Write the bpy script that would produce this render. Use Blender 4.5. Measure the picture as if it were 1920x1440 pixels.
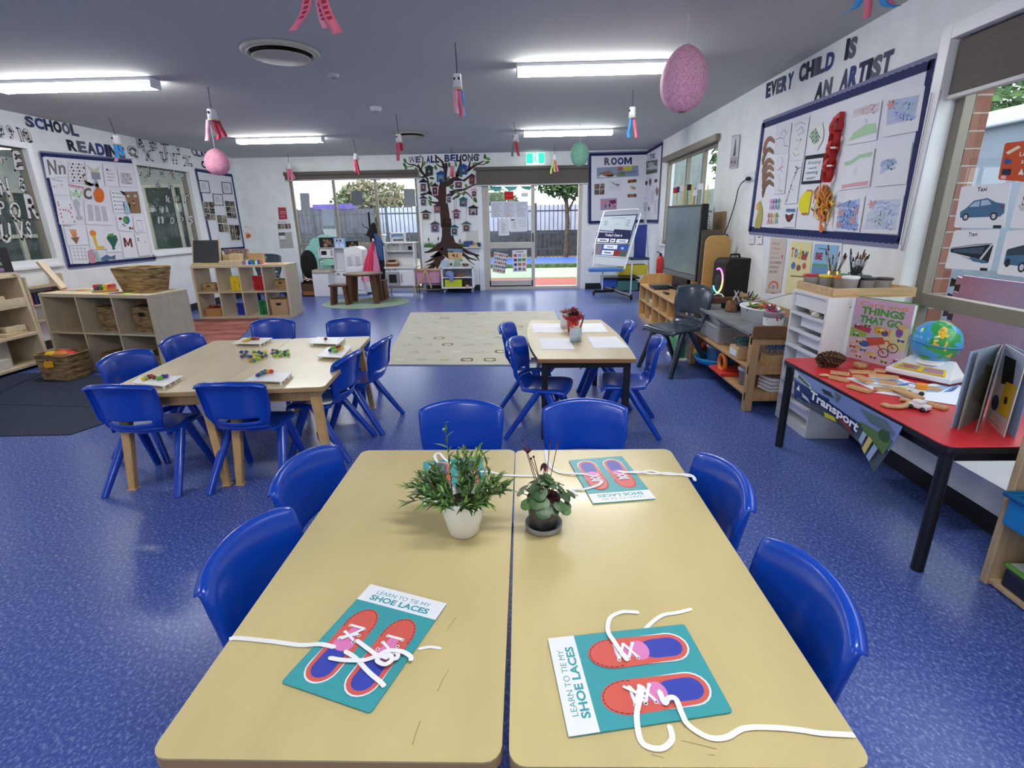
import bpy,math,random
from mathutils import Matrix,Vector
for o in list(bpy.data.objects):bpy.data.objects.remove(o)
SC=bpy.context.scene
COL=SC.collection
PI=math.pi
random.seed(7)
# ----- camera
FPX,PITCH,ROLL,YAW=966.27,math.radians(17.6855),math.radians(-1.01485),math.radians(-1.69594)
CAM=Vector((0,0,1.43))
fw=Vector((math.sin(YAW)*math.cos(PITCH),math.cos(YAW)*math.cos(PITCH),-math.sin(PITCH)))
r0=Vector((math.cos(YAW),-math.sin(YAW),0));u0=r0.cross(fw)
rt=math.cos(ROLL)*r0+math.sin(ROLL)*u0
up=-math.sin(ROLL)*r0+math.cos(ROLL)*u0
cd=bpy.data.cameras.new('camera');cam=bpy.data.objects.new('camera',cd);COL.objects.link(cam)
cam.matrix_world=Matrix(((rt.x,up.x,-fw.x,CAM.x),(rt.y,up.y,-fw.y,CAM.y),(rt.z,up.z,-fw.z,CAM.z),(0,0,0,1)))
cd.sensor_fit='HORIZONTAL';cd.sensor_width=36;cd.lens=FPX/1920*36;cd.clip_start=.02
SC.camera=cam
# ----- sky, exposure
SKY=4.0;LAMP=54.0;EXPO=0.08
w=bpy.data.worlds.new('sky');SC.world=w;w.use_nodes=True
bg=w.node_tree.nodes['Background'];bg.inputs[0].default_value=(.93,.97,1,1);bg.inputs[1].default_value=SKY
SC.view_settings.view_transform='Standard';SC.view_settings.look='None'
SC.view_settings.exposure=EXPO;SC.view_settings.gamma=1;SC.view_settings.use_curve_mapping=False
SC.cycles.use_denoising=True
SC.cycles.max_bounces=8;SC.cycles.diffuse_bounces=5;SC.cycles.transparent_max_bounces=16
SC.cycles.caustics_reflective=False;SC.cycles.caustics_refractive=False
SC.cycles.sample_clamp_indirect=6
# ----- helpers
def ray(px,py):
 d=rt*((px-960)/FPX)+up*(-(py-720)/FPX)+fw
 return d
def at(px,py,ax,v):
 """where the sight line through a photo pixel meets the plane axis=v"""
 d=ray(px,py);t=(v-CAM[ax])/d[ax]
 return CAM+d*t
XL,XR,YB,ZC=-5.85,2.42,11.1,2.7
PB=lambda x,y,d=0:at(x,y,1,YB-d)
PLW=lambda x,y,d=0:at(x,y,0,XL+d)
PRW=lambda x,y,d=0:at(x,y,0,XR-d)
PF=lambda x,y,z=0:at(x,y,2,z)
def lin(c):
 c=c/255
 return c/12.92 if c<=.04045 else((c+.055)/1.055)**2.4
MATS={}
def M(rgb,rough=.55,metal=0,noise=0,nscale=40,emit=0,alpha=1,coat=0,bump=0,spec=.5,stretch=(1,1,1),rgb2=None,kind='noise',sub=0):
 key=(rgb,rough,metal,noise,nscale,emit,alpha,coat,bump,spec,stretch,rgb2,kind)
 if key in MATS:return MATS[key]
 m=bpy.data.materials.new('mat_%d'%len(MATS));m.use_nodes=True
 nt=m.node_tree;b=nt.nodes['Principled BSDF']
 col=tuple(lin(x)for x in rgb)+(1,)
 b.inputs['Base Color'].default_value=col
 m.diffuse_color=col
 b.inputs['Roughness'].default_value=rough;b.inputs['Metallic'].default_value=metal
 b.inputs['Specular IOR Level'].default_value=spec
 b.inputs['Coat Weight'].default_value=coat;b.inputs['Coat Roughness'].default_value=.1
 if alpha<1:b.inputs['Alpha'].default_value=alpha
 if emit:b.inputs['Emission Color'].default_value=col;b.inputs['Emission Strength'].default_value=emit
 if noise or bump or rgb2:
  tc=nt.nodes.new('ShaderNodeTexCoord');mp=nt.nodes.new('ShaderNodeMapping')
  mp.inputs['Scale'].default_value=stretch
  nt.links.new(tc.outputs['Object'],mp.inputs[0])
  if kind=='voronoi':
   tx=nt.nodes.new('ShaderNodeTexVoronoi');tx.inputs['Scale'].default_value=nscale;out=tx.outputs['Distance']
  elif kind=='wave':
   tx=nt.nodes.new('ShaderNodeTexWave');tx.inputs['Scale'].default_value=nscale;tx.inputs['Distortion'].default_value=2.5;out=tx.outputs['Fac']
   tx.inputs['Detail'].default_value=3
  else:
   tx=nt.nodes.new('ShaderNodeTexNoise');tx.inputs['Scale'].default_value=nscale;tx.inputs['Detail'].default_value=5;out=tx.outputs['Fac']
  nt.links.new(mp.outputs[0],tx.inputs['Vector'])
  if noise or rgb2:
   rp=nt.nodes.new('ShaderNodeValToRGB')
   c2=rgb2 or tuple(max(0,x*(1-noise))for x in rgb)
   c1=rgb if rgb2 else tuple(min(255,x*(1+noise*.6))for x in rgb)
   rp.color_ramp.elements[0].position=.35;rp.color_ramp.elements[1].position=.65
   rp.color_ramp.elements[0].color=tuple(lin(x)for x in c2)+(1,);rp.color_ramp.elements[1].color=tuple(lin(x)for x in c1)+(1,)
   nt.links.new(out,rp.inputs[0]);nt.links.new(rp.outputs[0],b.inputs['Base Color'])
  if bump:
   bp=nt.nodes.new('ShaderNodeBump');bp.inputs['Strength'].default_value=bump;bp.inputs['Distance'].default_value=.01
   nt.links.new(out,bp.inputs['Height']);nt.links.new(bp.outputs[0],b.inputs['Normal'])
 MATS[key]=m
 return m
def glass(name,rgb=(235,242,245),refl=.08,tint=.94):
 if name in MATS:return MATS[name]
 m=bpy.data.materials.new(name);m.use_nodes=True;nt=m.node_tree;nt.nodes.clear()
 o=nt.nodes.new('ShaderNodeOutputMaterial');mx=nt.nodes.new('ShaderNodeMixShader');t=nt.nodes.new('ShaderNodeBsdfTransparent');g=nt.nodes.new('ShaderNodeBsdfGlossy')
 t.inputs[0].default_value=tuple(lin(x)*tint for x in rgb)+(1,);g.inputs['Roughness'].default_value=.02
 mx.inputs[0].default_value=refl
 nt.links.new(t.outputs[0],mx.inputs[1]);nt.links.new(g.outputs[0],mx.inputs[2]);nt.links.new(mx.outputs[0],o.inputs[0])
 MATS[name]=m
 return m
class MB:
 """collects polygons of one mesh"""
 def __init__(s,T=None):s.v=[];s.f=[];s.m=[];s.sm=[];s.mats=[];s.T=T
 def add(s,vs,fs,mat,smooth=False):
  if mat not in s.mats:s.mats.append(mat)
  k=s.mats.index(mat);n=len(s.v)
  s.v+=[(s.T@Vector(p))if s.T else Vector(p)for p in vs]
  for f in fs:s.f.append([i+n for i in f]);s.m.append(k);s.sm.append(smooth)
  return s
 def box(s,x0,x1,y0,y1,z0,z1,mat):
  v=[(x,y,z)for z in(z0,z1)for y in(y0,y1)for x in(x0,x1)]
  return s.add(v,[(0,2,3,1),(4,5,7,6),(0,1,5,4),(2,6,7,3),(0,4,6,2),(1,3,7,5)],mat)
 def cbox(s,c,d,mat,R=None):
  old=s.T
  L=Matrix.Translation(c)@(R.to_4x4()if R else Matrix())
  s.T=(old@L)if old else L
  s.box(-d[0]/2,d[0]/2,-d[1]/2,d[1]/2,-d[2]/2,d[2]/2,mat);s.T=old
  return s
 def prism(s,pts,z0,z1,mat,L=None,smooth=False):
  n=len(pts);L=L or Matrix()
  v=[L@Vector((p[0],p[1],z0))for p in pts]+[L@Vector((p[0],p[1],z1))for p in pts]
  f=[tuple(range(n-1,-1,-1)),tuple(range(n,2*n))]
  s.add(v,f,mat)
  k=s.mats.index(mat);b=len(s.v)-2*n
  for i in range(n):s.f.append([b+i,b+(i+1)%n,b+n+(i+1)%n,b+n+i]);s.m.append(k);s.sm.append(smooth)
  return s
 def tube(s,pts,r,mat,seg=8,cap=True,smooth=True,flat=1.0):
  pts=[Vector(p)for p in pts];n=len(pts)
  rs=r if isinstance(r,(list,tuple))else[r]*n
  vs=[];fs=[];ref=None
  for i,p in enumerate(pts):
   t=(pts[min(i+1,n-1)]-pts[max(i-1,0)])
   if t.length<1e-9:t=Vector((0,0,1))
   t.normalize()
   if ref is None:
    ref=Vector((0,0,1))if abs(t.z)<.9 else Vector((1,0,0))
   a=t.cross(ref)
   if a.length<1e-6:a=t.orthogonal()
   a.normalize();b=a.cross(t);ref=b
   for k in range(seg):
    an=2*PI*k/seg
    vs.append(p+a*(math.cos(an)*rs[i])+b*(math.sin(an)*rs[i]*flat))
  for i in range(n-1):
   for k in range(seg):
    k2=(k+1)%seg
    fs.append((i*seg+k,i*seg+k2,(i+1)*seg+k2,(i+1)*seg+k))
  s.add(vs,fs,mat,smooth)
  if cap:s.add(vs[:seg],[tuple(range(seg))],mat);s.add(vs[-seg:],[tuple(range(seg-1,-1,-1))],mat)
  return s
 def lathe(s,prof,mat,seg=24,L=None,smooth=True):
  L=L or Matrix();vs=[];fs=[]
  for(r,z)in prof:
   for k in range(seg):
    a=2*PI*k/seg;vs.append(L@Vector((r*math.cos(a),r*math.sin(a),z)))
  for i in range(len(prof)-1):
   for k in range(seg):
    k2=(k+1)%seg;fs.append((i*seg+k,i*seg+k2,(i+1)*seg+k2,(i+1)*seg+k))
  return s.add(vs,fs,mat,smooth)
 def ell(s,c,r,mat,seg=12,rings=7,R=None):
  if not isinstance(r,(tuple,list)):r=(r,r,r)
  L=Matrix.Translation(c)@(R.to_4x4()if R else Matrix())
  prof=[(max(1e-5,math.sin(PI*i/rings)),-math.cos(PI*i/rings))for i in range(rings+1)]
  return s.lathe(prof,mat,seg,L@Matrix.Diagonal((r[0],r[1],r[2],1)))
 def ribbon(s,pts,wv,mat,th=.0012,smooth=True):
  """flat strip along pts; wv = half width vector (or list of them)"""
  pts=[Vector(p)for p in pts];n=len(pts)
  ws=wv if isinstance(wv,list)else[Vector(wv)]*n
  vs=[]
  for i,p in enumerate(pts):
   t=pts[min(i+1,n-1)]-pts[max(i-1,0)]
   nn=t.cross(ws[i]);nn=nn.normalized()*th/2 if nn.length>1e-9 else Vector((0,0,th/2))
   vs+=[p-ws[i]-nn,p+ws[i]-nn,p+ws[i]+nn,p-ws[i]+nn]
  fs=[]
  for i in range(n-1):
   for k in range(4):fs.append((i*4+k,i*4+(k+1)%4,i*4+4+(k+1)%4,i*4+4+k))
  fs+=[(0,1,2,3),tuple(4*(n-1)+k for k in(3,2,1,0))]
  return s.add(vs,fs,mat,smooth)
 def grid(s,fn,nu,nv,mat,smooth=True,skip=None):
  vs=[fn(i/nu,j/nv)for j in range(nv+1)for i in range(nu+1)]
  fs=[(j*(nu+1)+i,j*(nu+1)+i+1,(j+1)*(nu+1)+i+1,(j+1)*(nu+1)+i)for j in range(nv)for i in range(nu)if not(skip and skip(i,j))]
  return s.add(vs,fs,mat,smooth)
 def build(s,name,parent=None,bevel=0,seg=2,solid=0,sub=0):
  me=bpy.data.meshes.new(name);me.from_pydata(s.v,[],s.f)
  for m in s.mats:me.materials.append(m)
  me.polygons.foreach_set('material_index',s.m);me.polygons.foreach_set('use_smooth',s.sm);me.update()
  o=bpy.data.objects.new(name,me);COL.objects.link(o)
  if parent:o.parent=parent
  if solid:md=o.modifiers.new('s','SOLIDIFY');md.thickness=solid;md.offset=0
  if sub:md=o.modifiers.new('u','SUBSURF');md.levels=sub;md.render_levels=sub
  if bevel:md=o.modifiers.new('b','BEVEL');md.width=bevel;md.segments=seg;md.limit_method='ANGLE';md.angle_limit=.6
  return o
def tag(o,label,cat,group=None,kind=None):
 o['label']=label;o['category']=cat
 if group:o['group']=group
 if kind:o['kind']=kind
 return o
def thing(name,label,cat,loc=(0,0,0),rz=0,group=None):
 o=bpy.data.objects.new(name,None);COL.objects.link(o);o.empty_display_size=.05
 o.location=loc;o.rotation_euler=(0,0,rz)
 return tag(o,label,cat,group)
def struct(o):o['kind']='structure';return o
def copy_tree(o,loc=None,rz=None,label=None,group=None,parent=None):
 c=o.copy();COL.objects.link(c)
 if parent:c.parent=parent
 if loc is not None:c.location=loc
 if rz is not None:c.rotation_euler=(0,0,rz)
 if label:c['label']=label
 if group:c['group']=group
 for ch in list(o.children):copy_tree(ch,parent=c)
 return c
def rz(d):return math.radians(d)
def rrect(x0,x1,y0,y1,r,n=4):
 pts=[]
 for cx,cy,a0 in((x1-r,y1-r,0),(x0+r,y1-r,90),(x0+r,y0+r,180),(x1-r,y0+r,270)):
  for k in range(n+1):a=math.radians(a0+90*k/n);pts.append((cx+r*math.cos(a),cy+r*math.sin(a)))
 return pts
def smooth_path(pts,n=6):
 P=[Vector(p)for p in pts];out=[]
 for i in range(len(P)-1):
  a,b,c,d=P[max(i-1,0)],P[i],P[i+1],P[min(i+2,len(P)-1)]
  for k in range(n):
   t=k/n
   out.append(.5*((2*b)+(c-a)*t+(2*a-5*b+4*c-d)*t*t+(3*b-a-3*c+d)*t**3))
 out.append(P[-1]);return out
GL={}
def glyphs(text,off=0):
 if text=='M':return([(0,0),(0,1),(.26,1),(.5,.42),(.74,1),(1,1),(1,0),(.77,0),(.77,.6),(.56,.12),(.44,.12),(.23,.6),(.23,0)],[(0,12,11,2,1),(2,11,10,3),(3,10,9),(3,9,8,4),(4,8,7,6,5)])
 if 'M' in text or 'W' in text:off=0
 k=(text,off)
 if k in GL:return GL[k]
 cu=bpy.data.curves.new('t','FONT');cu.body=text;cu.offset=off;cu.fill_mode='FRONT' if hasattr(cu,'fill_mode')else cu.fill_mode
 cu.resolution_u=3
 ob=bpy.data.objects.new('t',cu);COL.objects.link(ob)
 dg=bpy.context.evaluated_depsgraph_get();me=bpy.data.meshes.new_from_object(ob.evaluated_get(dg))
 vs=[(v.co.x,v.co.y)for v in me.vertices];fs=[tuple(p.vertices)for p in me.polygons]
 bpy.data.objects.remove(ob);bpy.data.curves.remove(cu);bpy.data.meshes.remove(me)
 x0=min(v[0]for v in vs);x1=max(v[0]for v in vs);y0=min(v[1]for v in vs);y1=max(v[1]for v in vs)
 vs=[((x-x0)/(x1-x0),(y-y0)/(y1-y0))for x,y in vs]
 GL[k]=(vs,fs);return GL[k]
class Quad:
 """bilinear patch through four points TL TR BR BL with a normal towards the room"""
 def __init__(s,tl,tr,br,bl,toward=None):
  s.p=[Vector(x)for x in(tl,tr,br,bl)]
  n=(s.p[1]-s.p[0]).cross(s.p[3]-s.p[0]).normalized()
  t=Vector(toward)if toward else CAM
  if n.dot(t-s.p[0])<0:n=-n
  s.n=n;s.w=(s.p[1]-s.p[0]).length;s.h=(s.p[3]-s.p[0]).length
 def __call__(s,a,b,d=0):
  tl,tr,br,bl=s.p
  return tl*(1-a)*(1-b)+tr*a*(1-b)+br*a*b+bl*(1-a)*b+s.n*d
def K(c,**k):
 k.setdefault('rough',.7);k.setdefault('spec',.2)
 return M(c,**k)
def draw(mb,q,shapes,d0,step=None):
 """flat printed or coloured shapes on a Quad, in 0..1 across and 0..1 down"""
 d=d0;step=step or min(.0004,.0022/max(1,len(shapes)))
 for sh in shapes:
  d+=step;t=sh[0];m=sh[-1]if not isinstance(sh[-1],tuple)else K(sh[-1])
  if t=='r':a0,b0,a1,b1=sh[1:5];mb.add([q(a0,b0,d),q(a1,b0,d),q(a1,b1,d),q(a0,b1,d)],[(0,1,2,3)],m)
  elif t=='e':
   a,b,ra,rb=sh[1:5];n=16
   mb.add([q(a+ra*math.cos(2*PI*k/n),b+rb*math.sin(2*PI*k/n),d)for k in range(n)],[tuple(range(n))],m)
  elif t=='p':mb.add([q(x,y,d)for x,y in sh[1]],[tuple(range(len(sh[1])))],m)
  elif t=='l':
   pts=[q(x,y,d)for x,y in sh[1]];w=sh[2]/2
   for i in range(len(pts)-1):
    e=(pts[i+1]-pts[i]);e=e.normalized()if e.length>1e-9 else Vector((1,0,0));nn=q.n.cross(e)*w;ex=e*w*.6
    mb.add([pts[i]-nn-ex,pts[i+1]-nn+ex,pts[i+1]+nn+ex,pts[i]+nn-ex],[(0,1,2,3)],m)
  elif t=='t':
   a0,b0,a1,b1=sh[2:6];off=sh[6]
   vs,fs=glyphs(sh[1],off)
   mb.add([q(a0+(a1-a0)*x,b1+(b0-b1)*y,d)for x,y in vs],fs,m)
 return d
def sheet(name,label,cat,q,shapes=(),bg=(236,238,242),group=None,off=.002,th=.002,parent=None,outline=None):
 mb=MB();m=bg if not isinstance(bg,tuple)else K(bg)
 ol=outline or[(0,0),(1,0),(1,1),(0,1)];n=len(ol)
 if bg is not None:
  vs=[q(a,b,off)for a,b in ol]+[q(a,b,off+th)for a,b in ol]
  mb.add(vs,[tuple(range(n,2*n))]+[(i,(i+1)%n,n+(i+1)%n,n+i)for i in range(n)],m)
 draw(mb,q,shapes,off+th)
 o=mb.build(name,parent)
 if label:tag(o,label,cat,group)
 return o
def pq(plane,*px):
 return Quad(*[plane(*p)for p in px])
def scribble(n,seed,x0=.08,y0=.12,x1=.92,y1=.9,w=.004,col=(110,112,125)):
 """short lines of print too small to read"""
 rnd=random.Random(seed);out=[]
 for i in range(n):
  y=y0+(y1-y0)*(i+.5)/n;e=x0+(x1-x0)*rnd.uniform(.5,1)
  out.append(('l',[(x0,y),(e,y)],w,col))
 return out
WHITE=(238,240,244);NAVY=(35,45,98);TAUPE=(128,120,108)
# ===== the room
WALL=M((238,242,242),rough=.75,noise=.02,nscale=6,spec=.25)
CEIL=M((194,197,194),rough=.9,spec=.1)
SKIRT=M((26,27,31),rough=.5)
FRAME=M((138,131,118),rough=.45,metal=.2)
FRAMEL=M((196,192,180),rough=.45)
SILLM=M((238,240,242),rough=.35)
BLIND=M((104,98,91),rough=.85,noise=.06,nscale=120)
GLASS=glass('pane_glass')
def floor_mat():
 m=bpy.data.materials.new('vinyl');m.use_nodes=True;nt=m.node_tree;b=nt.nodes['Principled BSDF']
 tc=nt.nodes.new('ShaderNodeTexCoord')
 n1=nt.nodes.new('ShaderNodeTexNoise');n1.inputs['Scale'].default_value=85;n1.inputs['Detail'].default_value=6;n1.inputs['Roughness'].default_value=.75
 mp=nt.nodes.new('ShaderNodeMapping');mp.inputs['Scale'].default_value=(1,.75,1);mp.inputs['Rotation'].default_value=(0,0,.5)
 nt.links.new(tc.outputs['Object'],mp.inputs[0])
 nt.links.new(mp.outputs[0],n1.inputs['Vector'])
 r=nt.nodes.new('ShaderNodeValToRGB');e=r.color_ramp.elements
 e[0].position=.36;e[1].position=.66
 e[0].color=tuple(lin(x)for x in(56,76,144))+(1,);e[1].color=tuple(lin(x)for x in(140,158,206))+(1,)
 k=e.new(.52);k.color=tuple(lin(x)for x in(76,97,168))+(1,)
 nt.links.new(n1.outputs['Fac'],r.inputs[0]);nt.links.new(r.outputs[0],b.inputs['Base Color'])
 b.inputs['Roughness'].default_value=.27
 bp=nt.nodes.new('ShaderNodeBump');bp.inputs['Strength'].default_value=.06;bp.inputs['Distance'].default_value=.004
 nt.links.new(n1.outputs['Fac'],bp.inputs['Height']);nt.links.new(bp.outputs[0],b.inputs['Normal'])
 b.inputs['Specular IOR Level'].default_value=.45
 return m
YR=-3.2
struct(MB().box(XL-.15,XR+.15,YR-.15,YB+.2,-.08,0,floor_mat()).build('floor'))
struct(MB().box(XL-.15,XR+.15,YR-.15,YB+.2,ZC,ZC+.1,CEIL).build('ceiling'))
def wall_holes(name,ax,v0,v1,a0,a1,holes):
 """a wall slab across axis ax with rectangular holes (a from, a to, z from, z to)"""
 mb=MB();cuts=sorted({a0,a1}|{h[0]for h in holes}|{h[1]for h in holes})
 for i in range(len(cuts)-1):
  c0,c1=cuts[i],cuts[i+1];zs=[(0,ZC)]
  for h in holes:
   if h[0]<=c0 and h[1]>=c1:
    zs=[(0,h[2])]if h[2]>0 else[]
    zs.append((h[3],ZC))
  for z0,z1 in zs:
   if ax==1:mb.box(c0,c1,v0,v1,z0,z1,WALL)
   else:mb.box(v0,v1,c0,c1,z0,z1,WALL)
 return struct(mb.build(name))
BW=(-4.79,-2.18,.06,2.34);BD=(-.87,1.16,0,2.36)
LW1=(4.6,6.46,1.0,2.36);LW2=(8.24,9.52,1.0,2.35)
RW1=(7.1,9.6,.98,2.34);RW2=(-.2,3.42,.26,2.36)
wall_holes('wall_back',1,YB,YB+.2,XL-.15,XR+.15,[BW,BD])
wall_holes('wall_left',0,XL-.15,XL,YR,YB,[LW1,LW2])
wall_holes('wall_right',0,XR,XR+.15,YR,YB,[RW1,RW2])
struct(MB().box(XL-.15,XR+.15,YR-.15,YR,0,ZC,WALL).build('wall_rear'))
def base(name,*b):struct(MB().box(*b,SKIRT).build(name,bevel=.003))
base('baseboard_left',XL,XL+.015,YR,YB,0,.12)
base('baseboard_back',-2.16,-.97,YB-.015,YB,0,.12)
base('baseboard_back',1.26,XR,YB-.015,YB,0,.12)
base('baseboard_back',XL,-4.86,YB-.015,YB,0,.12)
base('baseboard_right',XR-.015,XR,3.5,YB,0,.12)
# low ledge under the big right window
struct(MB().box(2.13,XR+.15,-.4,3.5,.11,.235,WALL).box(2.11,XR+.15,-.4,3.5,.235,.255,SILLM).build('trim_1'))
base('baseboard_right',2.145,2.17,-.4,3.5,0,.11)
# door architrave
struct(MB().box(-.97,-.87,YB-.02,YB,0,2.36,SILLM).box(1.16,1.26,YB-.02,YB,0,2.36,SILLM).box(-.97,1.26,YB-.02,YB,2.36,2.42,SILLM).build('trim_2',bevel=.004))
struct(MB().box(-4.87,-4.79,YB-.02,YB,.0,2.42,SILLM).box(-2.18,-2.12,YB-.02,YB,0,2.42,SILLM).build('trim_3',bevel=.004))
def frame_rects(mb,ax,v0,v1,rect,t,mat,mull=(),rails=()):
 a0,a1,z0,z1=rect
 def bx(p0,p1,q0,q1):
  mb.box(p0,p1,v0,v1,q0,q1,mat)if ax==1 else mb.box(v0,v1,p0,p1,q0,q1,mat)
 bx(a0,a0+t,z0,z1);bx(a1-t,a1,z0,z1);bx(a0+t,a1-t,z1-t,z1);bx(a0+t,a1-t,z0,z0+t)
 for m_ in mull:bx(m_-t/2,m_+t/2,z0+t,z1-t)
 for r_ in rails:bx(a0+t,a1-t,r_[0],r_[1])
def window(n,ax,v0,v1,rect,t,mat,mull=(),rails=(),label=None):
 e=bpy.data.objects.new('window_%d'%n,None);COL.objects.link(e);e['kind']='structure'
 mb=MB();frame_rects(mb,ax,v0,v1,rect,t,mat,mull,rails);mb.build('window_frame',e,bevel=.004)
 a0,a1,z0,z1=rect;c=(v0+v1)/2
 ms=[a0]+sorted(mull)+[a1];rs=[z0]+[(r[0]+r[1])/2 for r in rails]+[z1]
 for i in range(len(ms)-1):
  for j in range(len(rs)-1):
   p=MB()
   A=(ms[i]+.012,ms[i+1]-.012);Z=(rs[j]+.012,rs[j+1]-.012)
   if ax==1:p.add([(A[0],c,Z[0]),(A[1],c,Z[0]),(A[1],c,Z[1]),(A[0],c,Z[1])],[(0,1,2,3)],GLASS)
   else:p.add([(c,A[0],Z[0]),(c,A[1],Z[0]),(c,A[1],Z[1]),(c,A[0],Z[1])],[(0,1,2,3)],GLASS)
   p.build('window_pane',e)
 return e
window(1,1,YB+.03,YB+.09,BW,.05,FRAME,(-3.90,-3.04),((.95,1.02),))
window(2,0,XL-.11,XL-.05,LW1,.05,FRAME,(5.55,))
window(3,0,XL-.11,XL-.05,LW2,.05,FRAME,())
window(4,0,XR+.03,XR+.09,RW1,.06,FRAME,(8.5,7.75))
window(5,0,XR+.09,XR+.15,RW2,.07,FRAME,(1.4,),((.865,.945),))
for r_,nm in((LW1,'window_sill'),(LW2,'window_sill'),(RW1,'window_sill')):
 s=XL if r_ is not RW1 else XR-.04
 struct(MB().box(s-(.1 if r_ is not RW1 else 0),s+(.05 if r_ is not RW1 else.1),r_[0]-.05,r_[1]+.05,r_[2]-.03,r_[2],SILLM).build('trim_4',bevel=.004))
for r_ in(LW1,LW2):
 mb=MB();frame_rects(mb,0,XL,XL+.018,(r_[0]-.07,r_[1]+.07,r_[2],r_[3]+.03),.07,SILLM);struct(mb.build('trim_5',bevel=.003))
 # right big window: white reveal board
struct(MB().box(XR-.012,XR+.0,3.42,3.5,.255,2.44,SILLM).box(XR-.012,XR,-.2,3.42,2.36,2.44,SILLM).build('trim_6',bevel=.003))
# blinds
def blind(ax,a0,a1,v,z0,z1,label):
 t=thing('roller_blind',label,'blind',(0,0,0))
 for nm,b,mt in(('fabric',(a0,a1,v-.03,v,z0,z1),BLIND),('bottom_rail',(a0,a1,v-.036,v+.004,z0-.025,z0),M((196,196,194),rough=.4))):
  if ax==1:MB().box(*b,mt).build(nm,t,bevel=.004)
  else:MB().box(b[2],b[3],b[0],b[1],b[4],b[5],mt).build(nm,t,bevel=.004)
 if ax==1:MB().tube([(a0,v-.05,z1+.02),(a1,v-.05,z1+.02)],.035,BLIND,12).build('roller',t)
 else:MB().tube([(v,a0+.01,z1-.025),(v,a1-.01,z1-.025)],.035,BLIND,12).build('roller',t)
 return t
blind(1,-4.84,-2.13,YB-.02,2.27,2.36,'taupe roller blind rolled up above the three pane back window')
zb=PB(1000,345)[2]
blind(1,-.97,1.27,YB-.03,zb,2.38,'taupe roller blind hanging a little way down over the glass sliding door')
b=blind(0,.3,3.40,XR+.055,2.07,2.345,'taupe roller blind over the large window beside the artwork board')
cord=MB().tube([(XR-.02,3.47,2.1),(XR-.02,3.475,1.6),(XR-.02,3.47,1.24),(XR-.02,3.45,1.22),(XR-.02,3.44,1.24),(XR-.02,3.42,1.6),(XR-.02,3.40,2.1)],.003,M((170,172,176),rough=.4),6)
cord.ell((XR-.02,3.455,1.21),(.006,.006,.012),M((170,172,176),rough=.4));cord.build('blind_cord',b)
mb=MB().box(XR-.06,XR-.01,7.05,9.65,2.32,2.4,FRAME);struct(mb.build('trim_7',bevel=.004))
# ---- sliding door
FZ0,FZ1=0.02,2.36
d=bpy.data.objects.new('door_1',None);COL.objects.link(d);d['kind']='structure'
mb=MB();frame_rects(mb,1,YB+.02,YB+.16,(BD[0],BD[1],0,BD[3]),.07,FRAMEL);mb.build('door_frame',d,bevel=.004)
mb=MB();frame_rects(mb,1,YB+.04,YB+.08,(BD[0]+.06,.2,.02,2.3),.075,FRAMEL,(),((.86,.98),))
mb.box(BD[0]+.1,.16,YB+.04,YB+.08,.02,.2,FRAMEL);mb.build('sliding_leaf',d,bevel=.004)
MB().add([(BD[0]+.1,YB+.06,.1),(.14,YB+.06,.1),(.14,YB+.06,2.25),(BD[0]+.1,YB+.06,2.25)],[(0,1,2,3)],GLASS).build('door_pane',d)
MB().box(.145,.175,YB+.015,YB+.04,.98,1.16,M((60,60,62),rough=.4)).build('door_handle',d,bevel=.004)
# ---- ceiling lamps
LM=M((255,255,255),emit=LAMP);HOUS=M((232,233,236),rough=.5)
def lamp(x0,x1,y,label,dz=0):
 t=thing('ceiling_light',label,'ceiling light',((x0+x1)/2,y,ZC),0,'fluorescent battens on the ceiling');L=(x1-x0)/2
 MB().box(-L,L,-.075,.075,-.028,0,HOUS).box(-L-.015,-L,-.07,.07,-.085,0,HOUS).box(L,L+.015,-.07,.07,-.085,0,HOUS).build('housing',t,bevel=.003)
 MB().prism([(-.066,-.028),(-.06,-.07),(-.04,-.083),(.04,-.083),(.06,-.07),(.066,-.028)],-L,L,LM,Matrix(((0,0,1,0),(1,0,0,0),(0,1,0,0),(0,0,0,1)))).build('diffuser',t)
lamp(-4.78,-3.35,5.2,'long ceiling batten light nearest the school reading board')
lamp(-.05,1.25,5.08,'long ceiling batten light passing behind the large pink lantern')
lamp(-4.42,-3.11,8.63,'ceiling batten light at the far left, right of the small pink lantern')
lamp(.0,1.31,8.53,'ceiling batten light in front of the green exit sign')
lamp(-4.4,-3.1,.9,'batten light overhead to the left, out of frame');lamp(-.2,1.1,.6,'batten light overhead above the front table, out of frame')
lamp(-2.2,-.9,-2.2,'batten light behind the viewer')
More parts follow.
